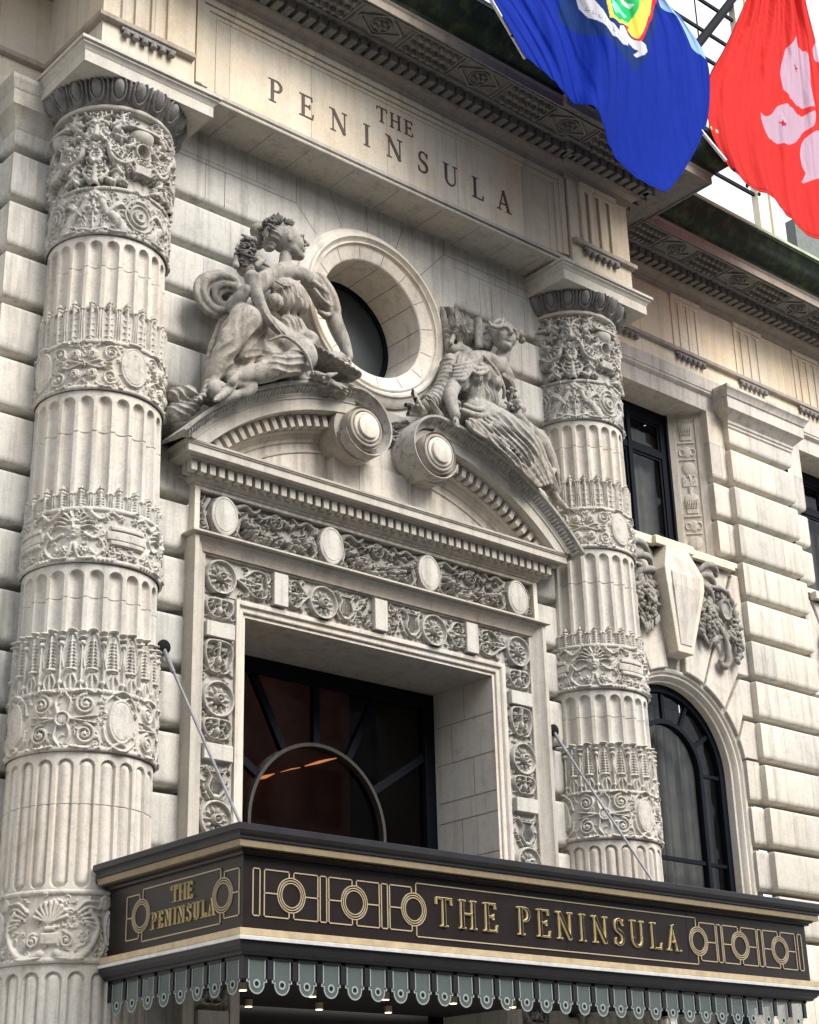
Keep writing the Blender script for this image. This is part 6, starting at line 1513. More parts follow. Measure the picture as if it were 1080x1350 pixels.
def nrm(v): v = np.array(v, float); return v/np.linalg.norm(v)
def head(S, c, up, f, s):
    c = np.array(c, float); f = nrm(f); up = nrm(np.array(up)-f*(np.array(up, float)@f)); sd = np.cross(up, f); B = [sd, f, up]
    P = lambda a, b, d: c+(sd*a+f*b+up*d)*s
    S.ell(P(0, -0.10, 0.18), (0.74*s, 0.88*s, 0.84*s), 0.04, B); S.ell(P(0, 0.22, -0.22), (0.60*s, 0.56*s, 0.80*s), 0.06, B)
    S.ell(P(0, 0.60, -0.86), 0.20*s, 0.05); S.cap(P(0.45, 0.05, -0.55), P(0.10, 0.48, -0.86), 0.17*s, 0.17*s, 0.06); S.cap(P(-0.45, 0.05, -0.55), P(-0.10, 0.48, -0.86), 0.17*s, 0.17*s, 0.06)
    for q in (-1, 1):
        S.ell(P(q*0.30, 0.86, 0.04), (0.20*s, 0.20*s, 0.13*s), 0.025, B, sub=True); S.ell(P(q*0.29, 0.66, 0.03), (0.15*s, 0.12*s, 0.095*s), 0.01, B)
        S.chain([P(q*0.10, 0.80, 0.20), P(q*0.30, 0.78, 0.27), P(q*0.50, 0.60, 0.16)], [0.07*s, 0.075*s, 0.05*s], 0.03)
        S.ell(P(q*0.36, 0.50, -0.28), 0.22*s, 0.07); S.ell(P(q*0.70, -0.12, 0.0), (0.07*s, 0.15*s, 0.22*s), 0.02, B)
        S.cap(P(q*0.15, 0.72, 0.10), P(q*0.42, 0.62, 0.08), 0.03*s, 0.02*s, 0.012)
    S.cap(P(0, 0.80, 0.22), P(0, 1.10, -0.20), 0.085*s, 0.12*s, 0.03); S.ell(P(0.08, 0.92, -0.27), 0.075*s, 0.02); S.ell(P(-0.08, 0.92, -0.27), 0.075*s, 0.02)
    S.chain([P(-0.20, 0.72, -0.50), P(-0.06, 0.83, -0.44), P(0.06, 0.83, -0.44), P(0.20, 0.72, -0.50)], [0.03*s, 0.06*s, 0.06*s, 0.03*s], 0.012, 3)
    S.chain([P(-0.17, 0.73, -0.55), P(0, 0.81, -0.59), P(0.17, 0.73, -0.55)], [0.03*s, 0.065*s, 0.03*s], 0.012, 3)
    return P
def hand(S, w, d, pn, s=0.17, curl=0.4):
    # w wrist, d pointing direction, pn palm normal ; five separate fingers
    w = np.array(w, float); d = nrm(d); pn = nrm(np.array(pn, float)-d*(np.array(pn, float)@d)); sd = np.cross(d, pn)
    S.ell(w+d*s*0.42, (s*0.27, s*0.50, s*0.15), 0.02, [sd, d, pn])
    for k, L in ((-1.5, 0.62), (-0.5, 0.74), (0.5, 0.70), (1.5, 0.52)):
        a = w+d*s*0.80+sd*s*0.15*k; b = a+d*s*L*0.5+sd*s*0.03*k+pn*s*curl*0.25; e = b+d*s*L*0.42*(1-curl*0.6)+pn*s*curl*0.55
        S.cap(w+d*s*0.35+sd*s*0.12*k, a, s*0.10, s*0.085, 0.015); S.cap(a, b, s*0.085, s*0.075, 0.006); S.cap(b, e, s*0.075, s*0.06, 0.006)
    a = w+d*s*0.25-sd*s*0.25; S.cap(a, a+d*s*0.35-sd*s*0.20+pn*s*0.12, s*0.10, s*0.085, 0.012); S.cap(a+d*s*0.35-sd*s*0.20+pn*s*0.12, a+d*s*0.62-sd*s*0.16+pn*s*0.26, s*0.085, s*0.065, 0.006)
def folds(S, P0, P1, n, r, k=0.02, wob=0.05, rn=None, sub=False):
    # n ridges running between two guide lines (lists of points)
    A, B = catmull(P0, 8), catmull(P1, 8)
    for i in range(n):
        f = (i+0.5)/n; Q = A*(1-f)+B*f; m = len(Q); ph = rn.uniform(0, 6.28); am = wob*rn.uniform(0.3, 1)
        T = Q[-1]-Q[0]; sdv = np.cross(nrm(T), [0, -1, 0.2]); sdv = nrm(sdv)
        Q = [Q[j]+sdv*am*math.sin(ph+j/m*3.5) for j in range(0, m, 3)]+[Q[-1]]; rr = r*rn.uniform(0.6, 1.25)
        S.chain(Q, [rr*0.5]+[rr]*(len(Q)-2)+[rr*0.6], k, 2, sub=sub)

def left_statue():
    rn = random.Random(8); S = Sculpt((-4.75, -1.65, 10.95), (-0.75, 0.02, 15.5), 0.0155)
    # torso
    S.ell((-2.342, -0.600, 13.014), (0.34, 0.25, 0.27), 0.08); S.ell((-2.213, -0.600, 13.354), (0.275, 0.21, 0.27), 0.10); S.ell((-2.221, -0.570, 13.947), (0.37, 0.24, 0.37), 0.08)
    S.chain([(-2.823, -0.500, 14.046), (-2.515, -0.520, 14.350), (-2.270, -0.550, 14.473), (-1.915, -0.550, 14.496), (-1.589, -0.550, 14.394)], [0.15, 0.12, 0.12, 0.13, 0.165], 0.07)
    S.cap((-2.304, -0.540, 14.427), (-2.312, -0.560, 14.753), 0.125, 0.105, 0.05)
    S.ell((-2.659, -0.740, 13.670), (0.125, 0.13, 0.125), 0.05); S.ell((-2.138, -0.740, 13.779), (0.12, 0.125, 0.12), 0.05)
    head(S, (-2.274, -0.580, 15.046), (-0.36, -0.05, 1.0), (1.0, -0.40, 0.24), 0.315)
    # hair and bun
    for p, r_ in (((-2.594, -0.580, 15.069), 0.15), ((-2.594, -0.480, 14.905), 0.12), ((-2.449, -0.560, 15.332), 0.12), ((-2.693, -0.300, 15.227), 0.15), ((-2.711, -0.300, 14.986), 0.12)): S.ell(p, r_, 0.04)
    S.drape((-2.731, -0.600, 14.948), (0.24, 0.34, 0.32), (0.5, 0, 1), 0.075, 0.013, 0.03, 0.3, 8, 1)
    for i in range(22):
        t = i/21; an = 0.6+2.6*t; p = np.array((-2.603, -0.660, 14.969))+np.array([0.20*math.cos(an), rn.uniform(-0.05, 0.05), 0.20*math.sin(an)]); S.cap(p, p+np.array([-0.07*math.sin(an), 0.02, 0.07*math.cos(an)]), 0.03, 0.02, 0.015)
    # her left arm, leaning on the tablet
    S.chain([(-1.589, -0.550, 14.374), (-1.366, -0.580, 14.092), (-1.280, -0.620, 13.796), (-1.189, -0.700, 13.450), (-1.141, -0.780, 13.110)], [0.175, 0.14, 0.115, 0.105, 0.075], 0.04)
    hand(S, (-1.141, -0.780, 13.099), (0.02, -0.35, -0.9), (-0.6, 0.5, -0.3), 0.18, 0.7)
    S.chain([(-1.640, -0.550, 14.472), (-1.485, -0.570, 14.247), (-1.375, -0.580, 14.031)], [0.18, 0.20, 0.17], 0.03, pl=9, amp=0.10)
    S.chain([(-1.617, -0.600, 13.899), (-1.516, -0.660, 13.850), (-1.321, -0.620, 13.982)], 0.04, 0.02); S.chain([(-1.798, -0.700, 14.365), (-1.597, -0.740, 14.246), (-1.417, -0.700, 14.174)], 0.035, 0.02); S.chain([(-1.814, -0.720, 14.215), (-1.669, -0.750, 14.062), (-1.476, -0.720, 14.010)], 0.03, 0.02)
    # her right arm round the horn
    S.chain([(-2.843, -0.500, 14.039), (-3.228, -0.660, 13.585), (-3.536, -0.820, 13.239)], [0.17, 0.145, 0.125], 0.05); S.chain([(-3.536, -0.820, 13.239), (-3.509, -0.980, 13.340), (-3.462, -1.080, 13.455)], [0.125, 0.10, 0.078], 0.03)
    hand(S, (-3.471, -1.060, 13.425), (0.75, -0.2, 0.55), (0.5, 0.75, -0.2), 0.19, 0.75)
    # dress over the breast and waist
    S.ell((-2.614, -0.700, 13.674), (0.13, 0.13, 0.13), 0.10); S.ell((-2.145, -0.760, 13.745), (0.125, 0.125, 0.125), 0.09)
    S.drape((-2.355, -0.750, 13.594), (0.42, 0.34, 0.62), (1, 0, 0.12), 0.085, 0.016, 0.03, 0.10, 5, 1.0)
    S.chain([(-2.625, -0.700, 14.101), (-2.460, -0.780, 14.022), (-2.113, -0.700, 14.277)], 0.016, 0.03)
    S.chain([(-2.716, -0.780, 13.087), (-2.420, -0.840, 13.033), (-2.049, -0.780, 13.313)], [0.03, 0.045, 0.03], 0.05); S.chain([(-2.679, -0.840, 12.891), (-2.379, -0.920, 12.866), (-1.921, -0.800, 13.125)], [0.04, 0.06, 0.04], 0.05)
    S.ell((-1.927, -0.620, 13.237), (0.24, 0.22, 0.17), 0.08)
    # legs under the skirt
    S.chain([(-2.503, -0.600, 13.016), (-3.046, -0.800, 13.038), (-3.452, -0.980, 12.964)], [0.28, 0.26, 0.215], 0.08); S.chain([(-3.452, -0.980, 12.946), (-3.696, -0.920, 12.411), (-3.845, -0.720, 11.889)], [0.215, 0.18, 0.12], 0.07)
    S.chain([(-2.356, -0.620, 12.946), (-2.323, -0.900, 12.784), (-2.334, -1.100, 12.588)], [0.27, 0.25, 0.20], 0.08); S.chain([(-2.334, -1.100, 12.552), (-3.006, -1.080, 12.165), (-3.574, -0.950, 11.863)], [0.195, 0.19, 0.14], 0.06)
    S.ell((-3.138, -0.720, 12.574), (0.55, 0.24, 0.36), 0.12); S.ell((-2.622, -0.550, 12.560), (0.75, 0.35, 0.22), 0.10); S.ell((-3.509, -0.550, 12.134), (0.34, 0.22, 0.26), 0.1)
    folds(S, [(-3.506, -0.900, 13.124), (-3.680, -0.720, 12.857), (-3.775, -0.600, 12.380), (-3.860, -0.500, 11.799)], [(-3.541, -1.120, 12.801), (-3.732, -1.080, 12.401), (-3.857, -0.950, 11.998), (-3.931, -0.750, 11.575)], 6, 0.032, 0.035, 0.04, rn)
    S.chain([(-3.537, -0.450, 13.059), (-3.687, -0.420, 12.555), (-3.796, -0.420, 11.851)], [0.04, 0.05, 0.04], 0.05)
    S.chain([(-3.551, -1.000, 11.747), (-3.288, -1.000, 11.794), (-3.423, -0.980, 11.640), (-3.624, -0.950, 11.538), (-3.736, -0.900, 11.439)], [0.06, 0.09, 0.08, 0.07, 0.05], 0.03)
    S.ell((-3.816, -0.850, 11.622), (0.20, 0.13, 0.17), 0.05)
    S.drape((-3.418, -0.900, 12.477), (0.62, 0.5, 0.62), (0.88, 0, -0.48), 0.16, 0.017, 0.05, 0.25, 4, 0.5); S.drape((-2.867, -1.100, 12.325), (0.66, 0.4, 0.34), (0.28, 0, -0.96), 0.115, 0.017, 0.03, 0.12, 3, 2)
    # feet
    S.chain([(-3.859, -0.700, 11.806), (-4.004, -0.760, 11.565), (-4.217, -0.860, 11.335)], [0.085, 0.065, 0.045], 0.02)
    S.ell((-3.937, -0.720, 11.578), (0.075, 0.075, 0.06), 0.02)
    for k in range(5): a = np.array((-4.231, -0.860, 11.320))+np.array([0.018*k-0.02, 0.03*k-0.05, 0.012*k-0.02]); S.cap(a, a+np.array([-0.07, -0.04, -0.03]), 0.026-0.002*k, 0.02-0.002*k, 0.006)
    S.chain([(-3.594, -0.980, 11.810), (-3.753, -1.000, 11.581), (-3.977, -1.040, 11.344)], [0.085, 0.07, 0.045], 0.02)
    S.chain([(-3.624, -1.100, 11.873), (-3.711, -1.080, 11.716), (-3.728, -1.000, 11.657)], [0.05, 0.06, 0.04], 0.02); S.chain([(-3.823, -0.850, 11.912), (-3.892, -0.820, 11.765), (-3.953, -0.720, 11.769)], [0.05, 0.055, 0.04], 0.02)
    for k in range(5): a = np.array((-3.995, -1.040, 11.332))+np.array([0.016*k-0.02, 0.025*k-0.05, 0.01*k-0.02]); S.cap(a, a+np.array([-0.06, -0.04, -0.04]), 0.024, 0.018, 0.006)
    # blowing cloak
    P = [(-3.229, -0.500, 13.399), (-3.579, -0.450, 13.226), (-3.834, -0.400, 13.305), (-3.961, -0.380, 13.560), (-3.860, -0.360, 13.844), (-3.537, -0.360, 14.056), (-3.270, -0.400, 14.053), (-3.256, -0.500, 13.796)]
    ctr = np.array((-3.409, -0.300, 13.684))
    for q, w_, dy in ((1.0, 0.055, 0.0), (0.86, 0.05, -0.07), (0.72, 0.045, -0.02), (0.56, 0.045, -0.10), (0.40, 0.04, -0.05)):
        S.chain([tuple(ctr+(np.array(p)-ctr)*np.array([q, 1, q*(1.0-0.1*(1-q))])+np.array([0.10*(1-q), dy, -0.12*(1-q)])) for p in P], [w_, w_*1.2, w_, w_*0.9, w_*1.1, w_*1.2, w_, w_*0.7], 0.035, 4)
    S.ell((-3.419, -0.200, 13.744), (0.30, 0.12, 0.30), 0.04)
    S.chain([(-3.306, -0.500, 13.299), (-3.461, -0.450, 13.122), (-3.537, -0.400, 12.900)], [0.09, 0.08, 0.05], 0.05)
    # horn of fruit
    S.chain([(-3.401, -1.120, 13.677), (-3.295, -1.140, 13.343), (-3.111, -1.160, 13.002), (-2.846, -1.200, 12.760)], [0.125, 0.105, 0.075, 0.035], 0.01)
    for q in (0.0, 0.33): S.chain([tuple(np.array(p)+np.array([0.05, -0.06, 0.0])+np.array([-q*0.3, 0, 0])) for p in ((-3.401, -1.120, 13.677), (-3.295, -1.140, 13.343), (-3.111, -1.160, 13.002), (-2.846, -1.200, 12.760))], [0.03, 0.026, 0.02, 0.012], 0.008)
    S.ell((-3.453, -1.020, 14.127), (0.13, 0.12, 0.24), 0.02); S.ell((-3.400, -0.950, 13.904), (0.16, 0.14, 0.12), 0.04)
    for a, b_ in (((-3.240, -1.050, 14.101), (-3.038, -1.100, 14.023)), ((-3.277, -1.050, 13.976), (-3.133, -1.120, 14.108)), ((-3.629, -1.000, 13.868), (-3.598, -1.000, 14.285)), ((-3.288, -1.000, 14.480), (-3.524, -1.000, 14.500))): S.cap(a, b_, 0.06, 0.02, 0.01)
    # curved palette rim and slanting tablet
    S.chain([(-3.083, -1.180, 12.610), (-2.863, -1.250, 12.733), (-2.640, -1.320, 12.645), (-2.437, -1.340, 12.454), (-2.300, -1.300, 12.205)], [0.02, 0.028, 0.03, 0.03, 0.022], 0.01)
    a = rad(-31); B = [[math.cos(a), 0, math.sin(a)], [0, 1, 0], [-math.sin(a), 0, math.cos(a)]]
    for y in (-0.62, -0.8, -0.95): 
        for f in np.linspace(0, 1, 9): S.ell(tuple(np.array((-2.065, -0.800, 12.911))*(1-f)+np.array((-1.137, -0.800, 12.711))*f+np.array([0, y+0.8, 0])), (0.10, 0.15, 0.035), 0.012, B)
    for k in range(5): S.cap(np.array((-1.510, -0.700, 13.136))+np.array([0.05*k, -0.02*k, 0.0]), np.array((-1.521, -0.950, 12.805))+np.array([0.05*k, -0.02*k, 0.02*k]), 0.03, 0.02, 0.008)
    for i in range(16):
        p = np.array((-1.632, -0.850, 12.479))+np.array([rn.uniform(-0.35, 0.32), rn.uniform(-0.15, 0.15), rn.uniform(-0.09, 0.08)]); an = rn.uniform(-0.5, 0.5); S.cap(p, p+np.array([0.16*math.cos(an), -0.05, 0.16*math.sin(an)]), 0.055, 0.02, 0.01)
    S.drape((-2.318, -0.700, 13.779), (0.46, 0.36, 0.30), (0.9, 0, 0.3), 0.10, 0.012, 0.04, 0.5, 6, 2.4)
    # rocky seat and scroll by the column
    for x, z, r_ in ((420, 930, 0.20), (560, 915, 0.22), (700, 905, 0.22), (820, 910, 0.20), (920, 905, 0.16), (330, 965, 0.16)):
        S.ell(tuple(np.array((-2.351, -0.400, 12.417))+np.array([(x-600)/297, 0, -(z-900)/297])), (r_*1.3, 0.42, r_*0.62), 0.06)
    S.chain([(-4.420, -0.450, 11.492), (-4.276, -0.500, 11.602), (-4.108, -0.550, 11.582), (-3.960, -0.550, 11.508)], [0.10, 0.10, 0.09, 0.06], 0.03); S.chain([(-4.375, -0.450, 11.218), (-4.193, -0.500, 11.286), (-3.980, -0.500, 11.487)], [0.14, 0.12, 0.08], 0.05)
    S.ell((-4.174, -0.350, 11.487), (0.28, 0.2, 0.2), 0.06); S.drape((-4.235, -0.500, 11.444), (0.45, 0.5, 0.4), (0.4, 0, 1), 0.11, 0.022, 0.05, 0.3, 6, 1)
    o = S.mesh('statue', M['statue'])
    mb = MB()
    for i in range(150):
        th = rn.uniform(0, 6.28); v = rn.uniform(-1, 1); q = math.sqrt(1-v*v); p = np.array((-3.454, -1.020, 14.146))+np.array([0.16*q*math.cos(th)*(1-0.35*v), -0.15*q*math.sin(th), 0.28*v])
        mb.blob(tuple(p), (0.042, 0.036, 0.024), None, 8, 5)
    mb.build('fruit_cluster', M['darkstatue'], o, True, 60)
    mb = MB()
    for i in range(60):
        t = i/59; an = rad(52+135*t); p = np.array((-2.497, -0.600, 15.066))+np.array([(0.27+rn.uniform(-.02, .03))*math.cos(an), rn.uniform(-0.20, 0.12), 0.26*math.sin(an)+rn.uniform(-.03, .05)])
        R_ = Matrix.Rotation(-an+rn.uniform(-0.7, 0.7), 3, 'Y') @ Matrix.Rotation(rn.uniform(-0.8, 0.8), 3, 'X'); mb.blob(tuple(p), (0.085, 0.028, 0.035), R_, 8, 5)
    mb.build('leaf_wreath', M['darkstatue'], o, True, 60)
    return tag(o, 'weathered stone woman with wreath and horn of fruit seated on the left pediment curve', 'statue', 'seated stone figures on the pediment')

def right_statue():
    rn = random.Random(4); S = Sculpt((0.35, -1.6, 10.7), (4.75, 0.02, 15.3), 0.0155)
    S.ell((2.022, -0.600, 13.048), (0.34, 0.26, 0.28), 0.08); S.ell((2.150, -0.580, 13.372), (0.24, 0.19, 0.28), 0.10); S.ell((2.293, -0.580, 13.848), (0.33, 0.22, 0.34), 0.08)
    S.chain([(1.780, -0.550, 14.018), (2.136, -0.550, 14.247), (2.509, -0.550, 14.273), (2.901, -0.500, 14.111)], [0.16, 0.13, 0.14, 0.15], 0.07)
    S.chain([(2.598, -0.550, 14.186), (2.734, -0.570, 14.395), (2.799, -0.580, 14.606)], [0.16, 0.12, 0.115], 0.06)
    S.ell((2.314, -0.780, 13.718), (0.125, 0.125, 0.125), 0.05); S.ell((1.866, -0.760, 13.716), (0.12, 0.12, 0.12), 0.05)
    head(S, (2.724, -0.660, 14.846), (0.14, -0.05, 1.0), (-0.25, -0.95, -0.02), 0.30)
    for i in range(46):
        t = i/45; an = rad(200-235*t); p = np.array((2.955, -0.460, 15.081))+np.array([0.27*math.cos(an), rn.uniform(-0.12, 0.14), 0.27*math.sin(an)]); S.ell(p+np.array([0, 0.06, 0.02]), rn.uniform(0.045, 0.07), 0.012)
    for i in range(26):
        an = rad(200-220*i/25); p = np.array((2.747, -0.660, 14.983))+np.array([0.235*math.cos(an), 0.04-0.10*math.sin(an)*0.3, 0.20*math.sin(an)+0.02]); S.cap(p, p+np.array([0.05*math.cos(an+1.2), 0.05, 0.05*math.sin(an+1.2)]), 0.042, 0.030, 0.012)
    for p, r_ in (((3.347, -0.480, 15.205), 0.085), ((3.428, -0.450, 15.105), 0.07), ((2.591, -0.400, 14.847), 0.13), ((2.559, -0.350, 14.721), 0.12)): S.ell(p, r_, 0.02)
    S.chain([(2.222, -0.800, 14.964), (2.248, -0.840, 14.855), (2.365, -0.860, 14.855), (2.513, -0.840, 14.961), (2.614, -0.800, 15.209)], [0.014, 0.035, 0.045, 0.035, 0.012], 0.01)
    # her right arm, hand resting on the scroll
    S.chain([(1.745, -0.560, 13.965), (1.462, -0.640, 13.526), (1.208, -0.740, 13.132)], [0.165, 0.135, 0.12], 0.05); S.chain([(1.208, -0.740, 13.132), (1.171, -0.840, 12.864), (1.166, -0.920, 12.634)], [0.12, 0.10, 0.078], 0.03)
    hand(S, (1.166, -0.920, 12.634), (0.02, -0.22, -0.95), (-0.3, 0.8, -0.2), 0.19, 0.45)
    S.chain([(1.750, -0.560, 14.061), (1.633, -0.600, 13.800), (1.579, -0.620, 13.533)], [0.19, 0.20, 0.16], 0.03, pl=8, amp=0.12)
    for k in range(5): S.chain([(1.308, -0.720, 13.482), (1.446, -0.860, 13.468), (1.768, -0.800, 13.855)] if k == 0 else [tuple(np.array((1.308, -0.720, 13.482))+np.array([0.01*k, 0, 0.07*k])), tuple(np.array((1.446, -0.860, 13.468))+np.array([0.02*k, 0, 0.085*k])), tuple(np.array((1.837, -0.800, 13.877))+np.array([0.02*k, 0, 0.05*k]))], [0.03, 0.045, 0.03], 0.015)
    # her left arm
    S.chain([(2.898, -0.500, 14.071), (3.018, -0.520, 13.813), (2.917, -0.660, 13.480)], [0.14, 0.12, 0.10], 0.05); S.chain([(2.917, -0.660, 13.480), (2.812, -0.820, 13.386), (2.734, -0.920, 13.379)], [0.10, 0.09, 0.07], 0.03)
    hand(S, (2.743, -0.900, 13.371), (0.1, -0.6, -0.5), (0.4, 0.2, -0.6), 0.17, 0.7)
    S.chain([(2.610, -0.720, 13.968), (2.812, -0.700, 13.887), (2.880, -0.660, 13.620), (2.562, -0.760, 13.110)], [0.05, 0.06, 0.05, 0.03], 0.02, pl=5, amp=0.15)
    for i in range(20):
        p = np.array((2.753, -0.780, 13.459))+np.array([rn.uniform(-0.12, 0.12), rn.uniform(-0.08, 0.08), rn.uniform(-0.22, 0.25)]); S.ell(p, (0.05, 0.035, 0.03), 0.012)
    # bodice with crossed strap
    S.ell((2.312, -0.790, 13.694), (0.14, 0.13, 0.14), 0.04); S.ell((1.835, -0.780, 13.660), (0.135, 0.125, 0.135), 0.04)
    S.ell((1.911, -0.600, 13.496), (0.20, 0.20, 0.30), 0.08); S.ell((2.262, -0.660, 13.431), (0.20, 0.17, 0.24), 0.08)
    S.drape((2.093, -0.750, 13.548), (0.42, 0.34, 0.60), (1, 0, -0.05), 0.085, 0.016, 0.035, 0.12, 5, 0.3)
    S.chain([(2.134, -0.700, 14.241), (2.347, -0.800, 13.965), (2.515, -0.800, 13.678), (2.580, -0.720, 13.505)], 0.03, 0.012); S.chain([(1.672, -0.740, 13.980), (1.731, -0.860, 13.781), (2.052, -0.840, 13.892)], 0.05, 0.02); S.chain([(1.627, -0.780, 13.818), (1.778, -0.900, 13.668), (2.120, -0.840, 13.876)], 0.035, 0.02)
    S.chain([(1.503, -0.820, 12.990), (1.757, -0.880, 12.952), (2.209, -0.800, 13.211)], [0.04, 0.05, 0.04], 0.02); S.chain([(1.411, -0.840, 12.846), (1.692, -0.940, 12.782), (2.204, -0.840, 13.010)], [0.05, 0.06, 0.05], 0.03)
    # legs and skirt
    S.chain([(2.001, -0.620, 12.997), (2.350, -0.820, 12.840), (2.733, -0.960, 12.659)], [0.28, 0.26, 0.215], 0.08); S.chain([(2.731, -0.960, 12.641), (3.072, -0.900, 12.355), (3.561, -0.760, 11.986)], [0.215, 0.175, 0.12], 0.06)
    S.chain([(2.441, -0.450, 13.118), (3.045, -0.500, 13.089), (3.605, -0.550, 12.930)], [0.26, 0.24, 0.20], 0.08); S.chain([(3.605, -0.550, 12.930), (3.828, -0.550, 12.690), (3.974, -0.550, 12.392)], [0.20, 0.15, 0.11], 0.05)
    S.ell((2.618, -0.620, 12.624), (0.42, 0.28, 0.30), 0.12); S.ell((3.161, -0.620, 12.369), (0.32, 0.26, 0.30), 0.1)
    folds(S, [(2.169, -0.920, 12.932), (2.534, -1.100, 12.751), (2.932, -1.100, 12.499), (3.516, -0.900, 11.999)], [(1.437, -0.920, 12.643), (1.858, -1.020, 12.333), (2.382, -1.020, 12.085), (3.105, -0.920, 11.810)], 14, 0.032, 0.022, 0.05, rn)
    folds(S, [(1.740, -0.980, 12.709), (2.010, -1.060, 12.505), (2.398, -1.060, 12.219), (2.625, -1.000, 12.015)], [(1.364, -0.950, 12.610), (1.502, -0.980, 12.424), (2.053, -1.000, 12.288), (2.511, -0.980, 12.063)], 7, 0.028, 0.02, 0.04, rn)
    S.chain([(2.650, -0.720, 13.151), (2.937, -0.720, 13.236), (3.182, -0.700, 13.091), (3.287, -0.720, 12.852), (3.589, -0.660, 12.884), (3.816, -0.600, 12.857), (3.915, -0.600, 12.583), (3.974, -0.600, 12.411)], [0.05, 0.07, 0.07, 0.06, 0.06, 0.07, 0.06, 0.03], 0.03)
    S.chain([(3.186, -0.820, 12.823), (3.269, -0.840, 12.616), (3.367, -0.840, 12.347), (3.449, -0.840, 12.185), (3.619, -0.800, 12.024), (3.885, -0.720, 11.937)], [0.07, 0.10, 0.11, 0.12, 0.09, 0.04], 0.04, pl=6, amp=0.2)
    S.chain([(3.368, -0.880, 12.260), (3.428, -0.900, 12.085), (3.739, -0.800, 12.315), (3.959, -0.700, 12.000)], [0.04, 0.08, 0.05, 0.03], 0.02)
    S.drape((2.430, -0.900, 12.431), (0.75, 0.5, 0.62), (0.66, 0, 0.75), 0.12, 0.018, 0.05, 0.15, 4, 0.5)
    # foot on the cornice
    S.chain([(3.646, -0.720, 11.948), (3.846, -0.700, 11.805), (4.113, -0.700, 11.660)], [0.095, 0.075, 0.05], 0.02)
    S.ell((3.838, -0.680, 11.754), (0.07, 0.07, 0.07), 0.02)
    for k in range(5): a = np.array((4.099, -0.700, 11.660))+np.array([0.0, 0.035*k-0.09, 0.015*k-0.02]); S.cap(a, a+np.array([0.09, -0.02, -0.05]), 0.03-0.002*k, 0.022-0.002*k, 0.006)
    # drapery rising behind the shoulders
    S.ell((2.072, -0.160, 15.049), (0.36, 0.13, 0.42), 0.05); S.ell((2.572, -0.140, 15.248), (0.22, 0.12, 0.34), 0.05)
    S.chain([(1.625, -0.160, 15.363), (1.899, -0.220, 15.472), (2.164, -0.240, 15.529), (2.493, -0.240, 15.494), (2.742, -0.220, 15.351), (2.692, -0.220, 14.898)], [0.04, 0.06, 0.07, 0.07, 0.06, 0.06], 0.04)
    S.ell((1.962, -0.200, 14.955), (0.28, 0.20, 0.38), 0.06); S.ell((1.767, -0.200, 15.239), (0.15, 0.16, 0.14), 0.03); S.ell((2.149, -0.200, 15.431), (0.2, 0.16, 0.12), 0.03); S.cap((1.609, -0.200, 15.301), (1.662, -0.300, 14.407), 0.06, 0.09, 0.03); S.cap((1.803, -0.320, 15.354), (1.804, -0.420, 14.403), 0.035, 0.05, 0.03); S.cap((2.067, -0.340, 15.419), (1.578, -0.420, 14.442), 0.03, 0.05, 0.03); S.drape((1.941, -0.300, 14.962), (0.5, 0.4, 0.6), (1, 0, 0.45), 0.11, 0.040, 0.07, 0.2, 5, 1.2)
    S.ell((2.121, -0.400, 15.020), (0.07, 0.16, 0.13), 0.05, sub=True); S.cap((2.452, -0.280, 15.422), (2.358, -0.360, 14.650), 0.07, 0.08, 0.06)
    S.ell((1.911, -0.350, 14.353), (0.26, 0.2, 0.16), 0.06)
    # ringed horn and feathers at her side
    P = [(1.538, -0.420, 14.050), (1.441, -0.460, 13.703), (1.233, -0.500, 13.326), (0.984, -0.520, 13.023), (0.828, -0.520, 12.903)]; Q = catmull(P, 10)
    S.chain(P, [0.15, 0.16, 0.16, 0.15, 0.10], 0.03)
    for i in range(3, len(Q)-2, 3):
        t = nrm(Q[i+1]-Q[i-1]); u = nrm(np.cross(t, [0, 1, 0])); v = np.cross(t, u)
        R_ = [tuple(Q[i]+(u*math.cos(a)+v*math.sin(a))*0.165) for a in np.linspace(0, 6.283, 13)]; S.chain(R_, 0.022, 0.008, 2)
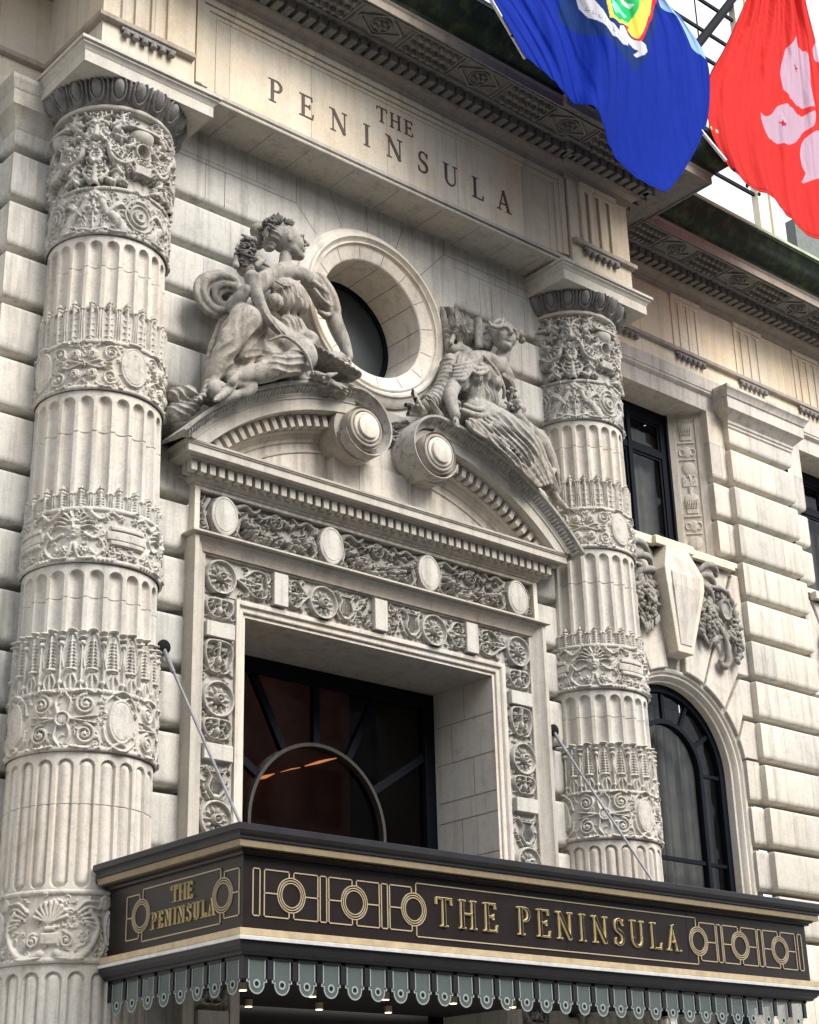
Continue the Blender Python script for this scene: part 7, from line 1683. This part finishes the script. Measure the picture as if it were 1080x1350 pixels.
    for a, b_, r0, r1 in (((0.648, -0.620, 12.720), (0.255, -0.720, 13.025), 0.07, 0.03), ((0.556, -0.700, 12.679), (0.284, -0.800, 12.806), 0.06, 0.04), ((0.983, -0.700, 12.664), (0.600, -0.780, 12.875), 0.035, 0.025), ((1.070, -0.700, 12.672), (0.670, -0.820, 12.845), 0.03, 0.02), ((0.602, -0.600, 12.732), (0.093, -0.600, 12.597), 0.07, 0.03), ((0.686, -0.600, 12.686), (0.259, -0.550, 12.542), 0.08, 0.04), ((0.564, -0.500, 12.831), (0.097, -0.500, 12.690), 0.05, 0.03)): S.cap(a, b_, r0, r1, 0.012)
    for k in range(7): S.cap(np.array((0.553, -0.680, 12.722))+np.array([-0.02*k, 0, 0.04*k]), np.array((0.359, -0.780, 12.660))+np.array([-0.045*k, -0.01, 0.07*k]), 0.03, 0.015, 0.006)
    # seat
    for x, z, r_ in ((330, 760, 0.20), (450, 790, 0.24), (560, 860, 0.24), (660, 940, 0.22), (760, 1030, 0.2), (850, 1120, 0.16), (250, 720, 0.15)):
        S.ell(tuple(np.array((2.192, -0.400, 12.768))+np.array([(x-500)/305, 0, -(z-800)/305])), (r_*1.3, 0.40, r_*0.75), 0.06)
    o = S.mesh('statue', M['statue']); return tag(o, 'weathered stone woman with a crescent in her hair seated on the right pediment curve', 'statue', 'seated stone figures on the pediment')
left_statue(); right_statue()

# ------------------------------------------------------------------ unseen block added behind the viewer to cut low sky and reflect in glass
opp = tag(empty('sky_blocking_block', (0, -34, GZ)), 'unseen brick block added across the street to block low sky light', 'building')
def opart(name, mb, mat): o = mb.build(name, mat, opp); o.location = (0, 34, -GZ); return o
M['brick'] = simple('brown_brick', (0.22, 0.20, 0.18), 0.9, noise=0.25, nscale=2)
OH = 24
mb = MB()
xs_ = [-48+4*k for k in range(25)]
mb.box(-50, 50, -46, -34.35, GZ, OH); mb.box(-50, 50, -34.35, -34, OH-1.2, OH); mb.box(-50, 50, -34.35, -34, GZ, 3.0)
for z in range(3, OH-1, 4): mb.box(-50, 50, -34.35, -34.002, z+2.6, z+4.0 if z+4 < OH-1.2 else OH-1.2)
opart('wall', mb, M['brick']); mb = MB()
for x in xs_: mb.box(x-1.2+2.2, x+1.2-0.0+1.4, -34.34, -33.99, 3.0, OH-1.2)
opart('brick_piers', mb, M['brick']); mb = MB(); mb.box(-49.9, 49.9, -34.34, -34.30, 3.0, OH-1.3); opart('window', mb, M['ocglass'])
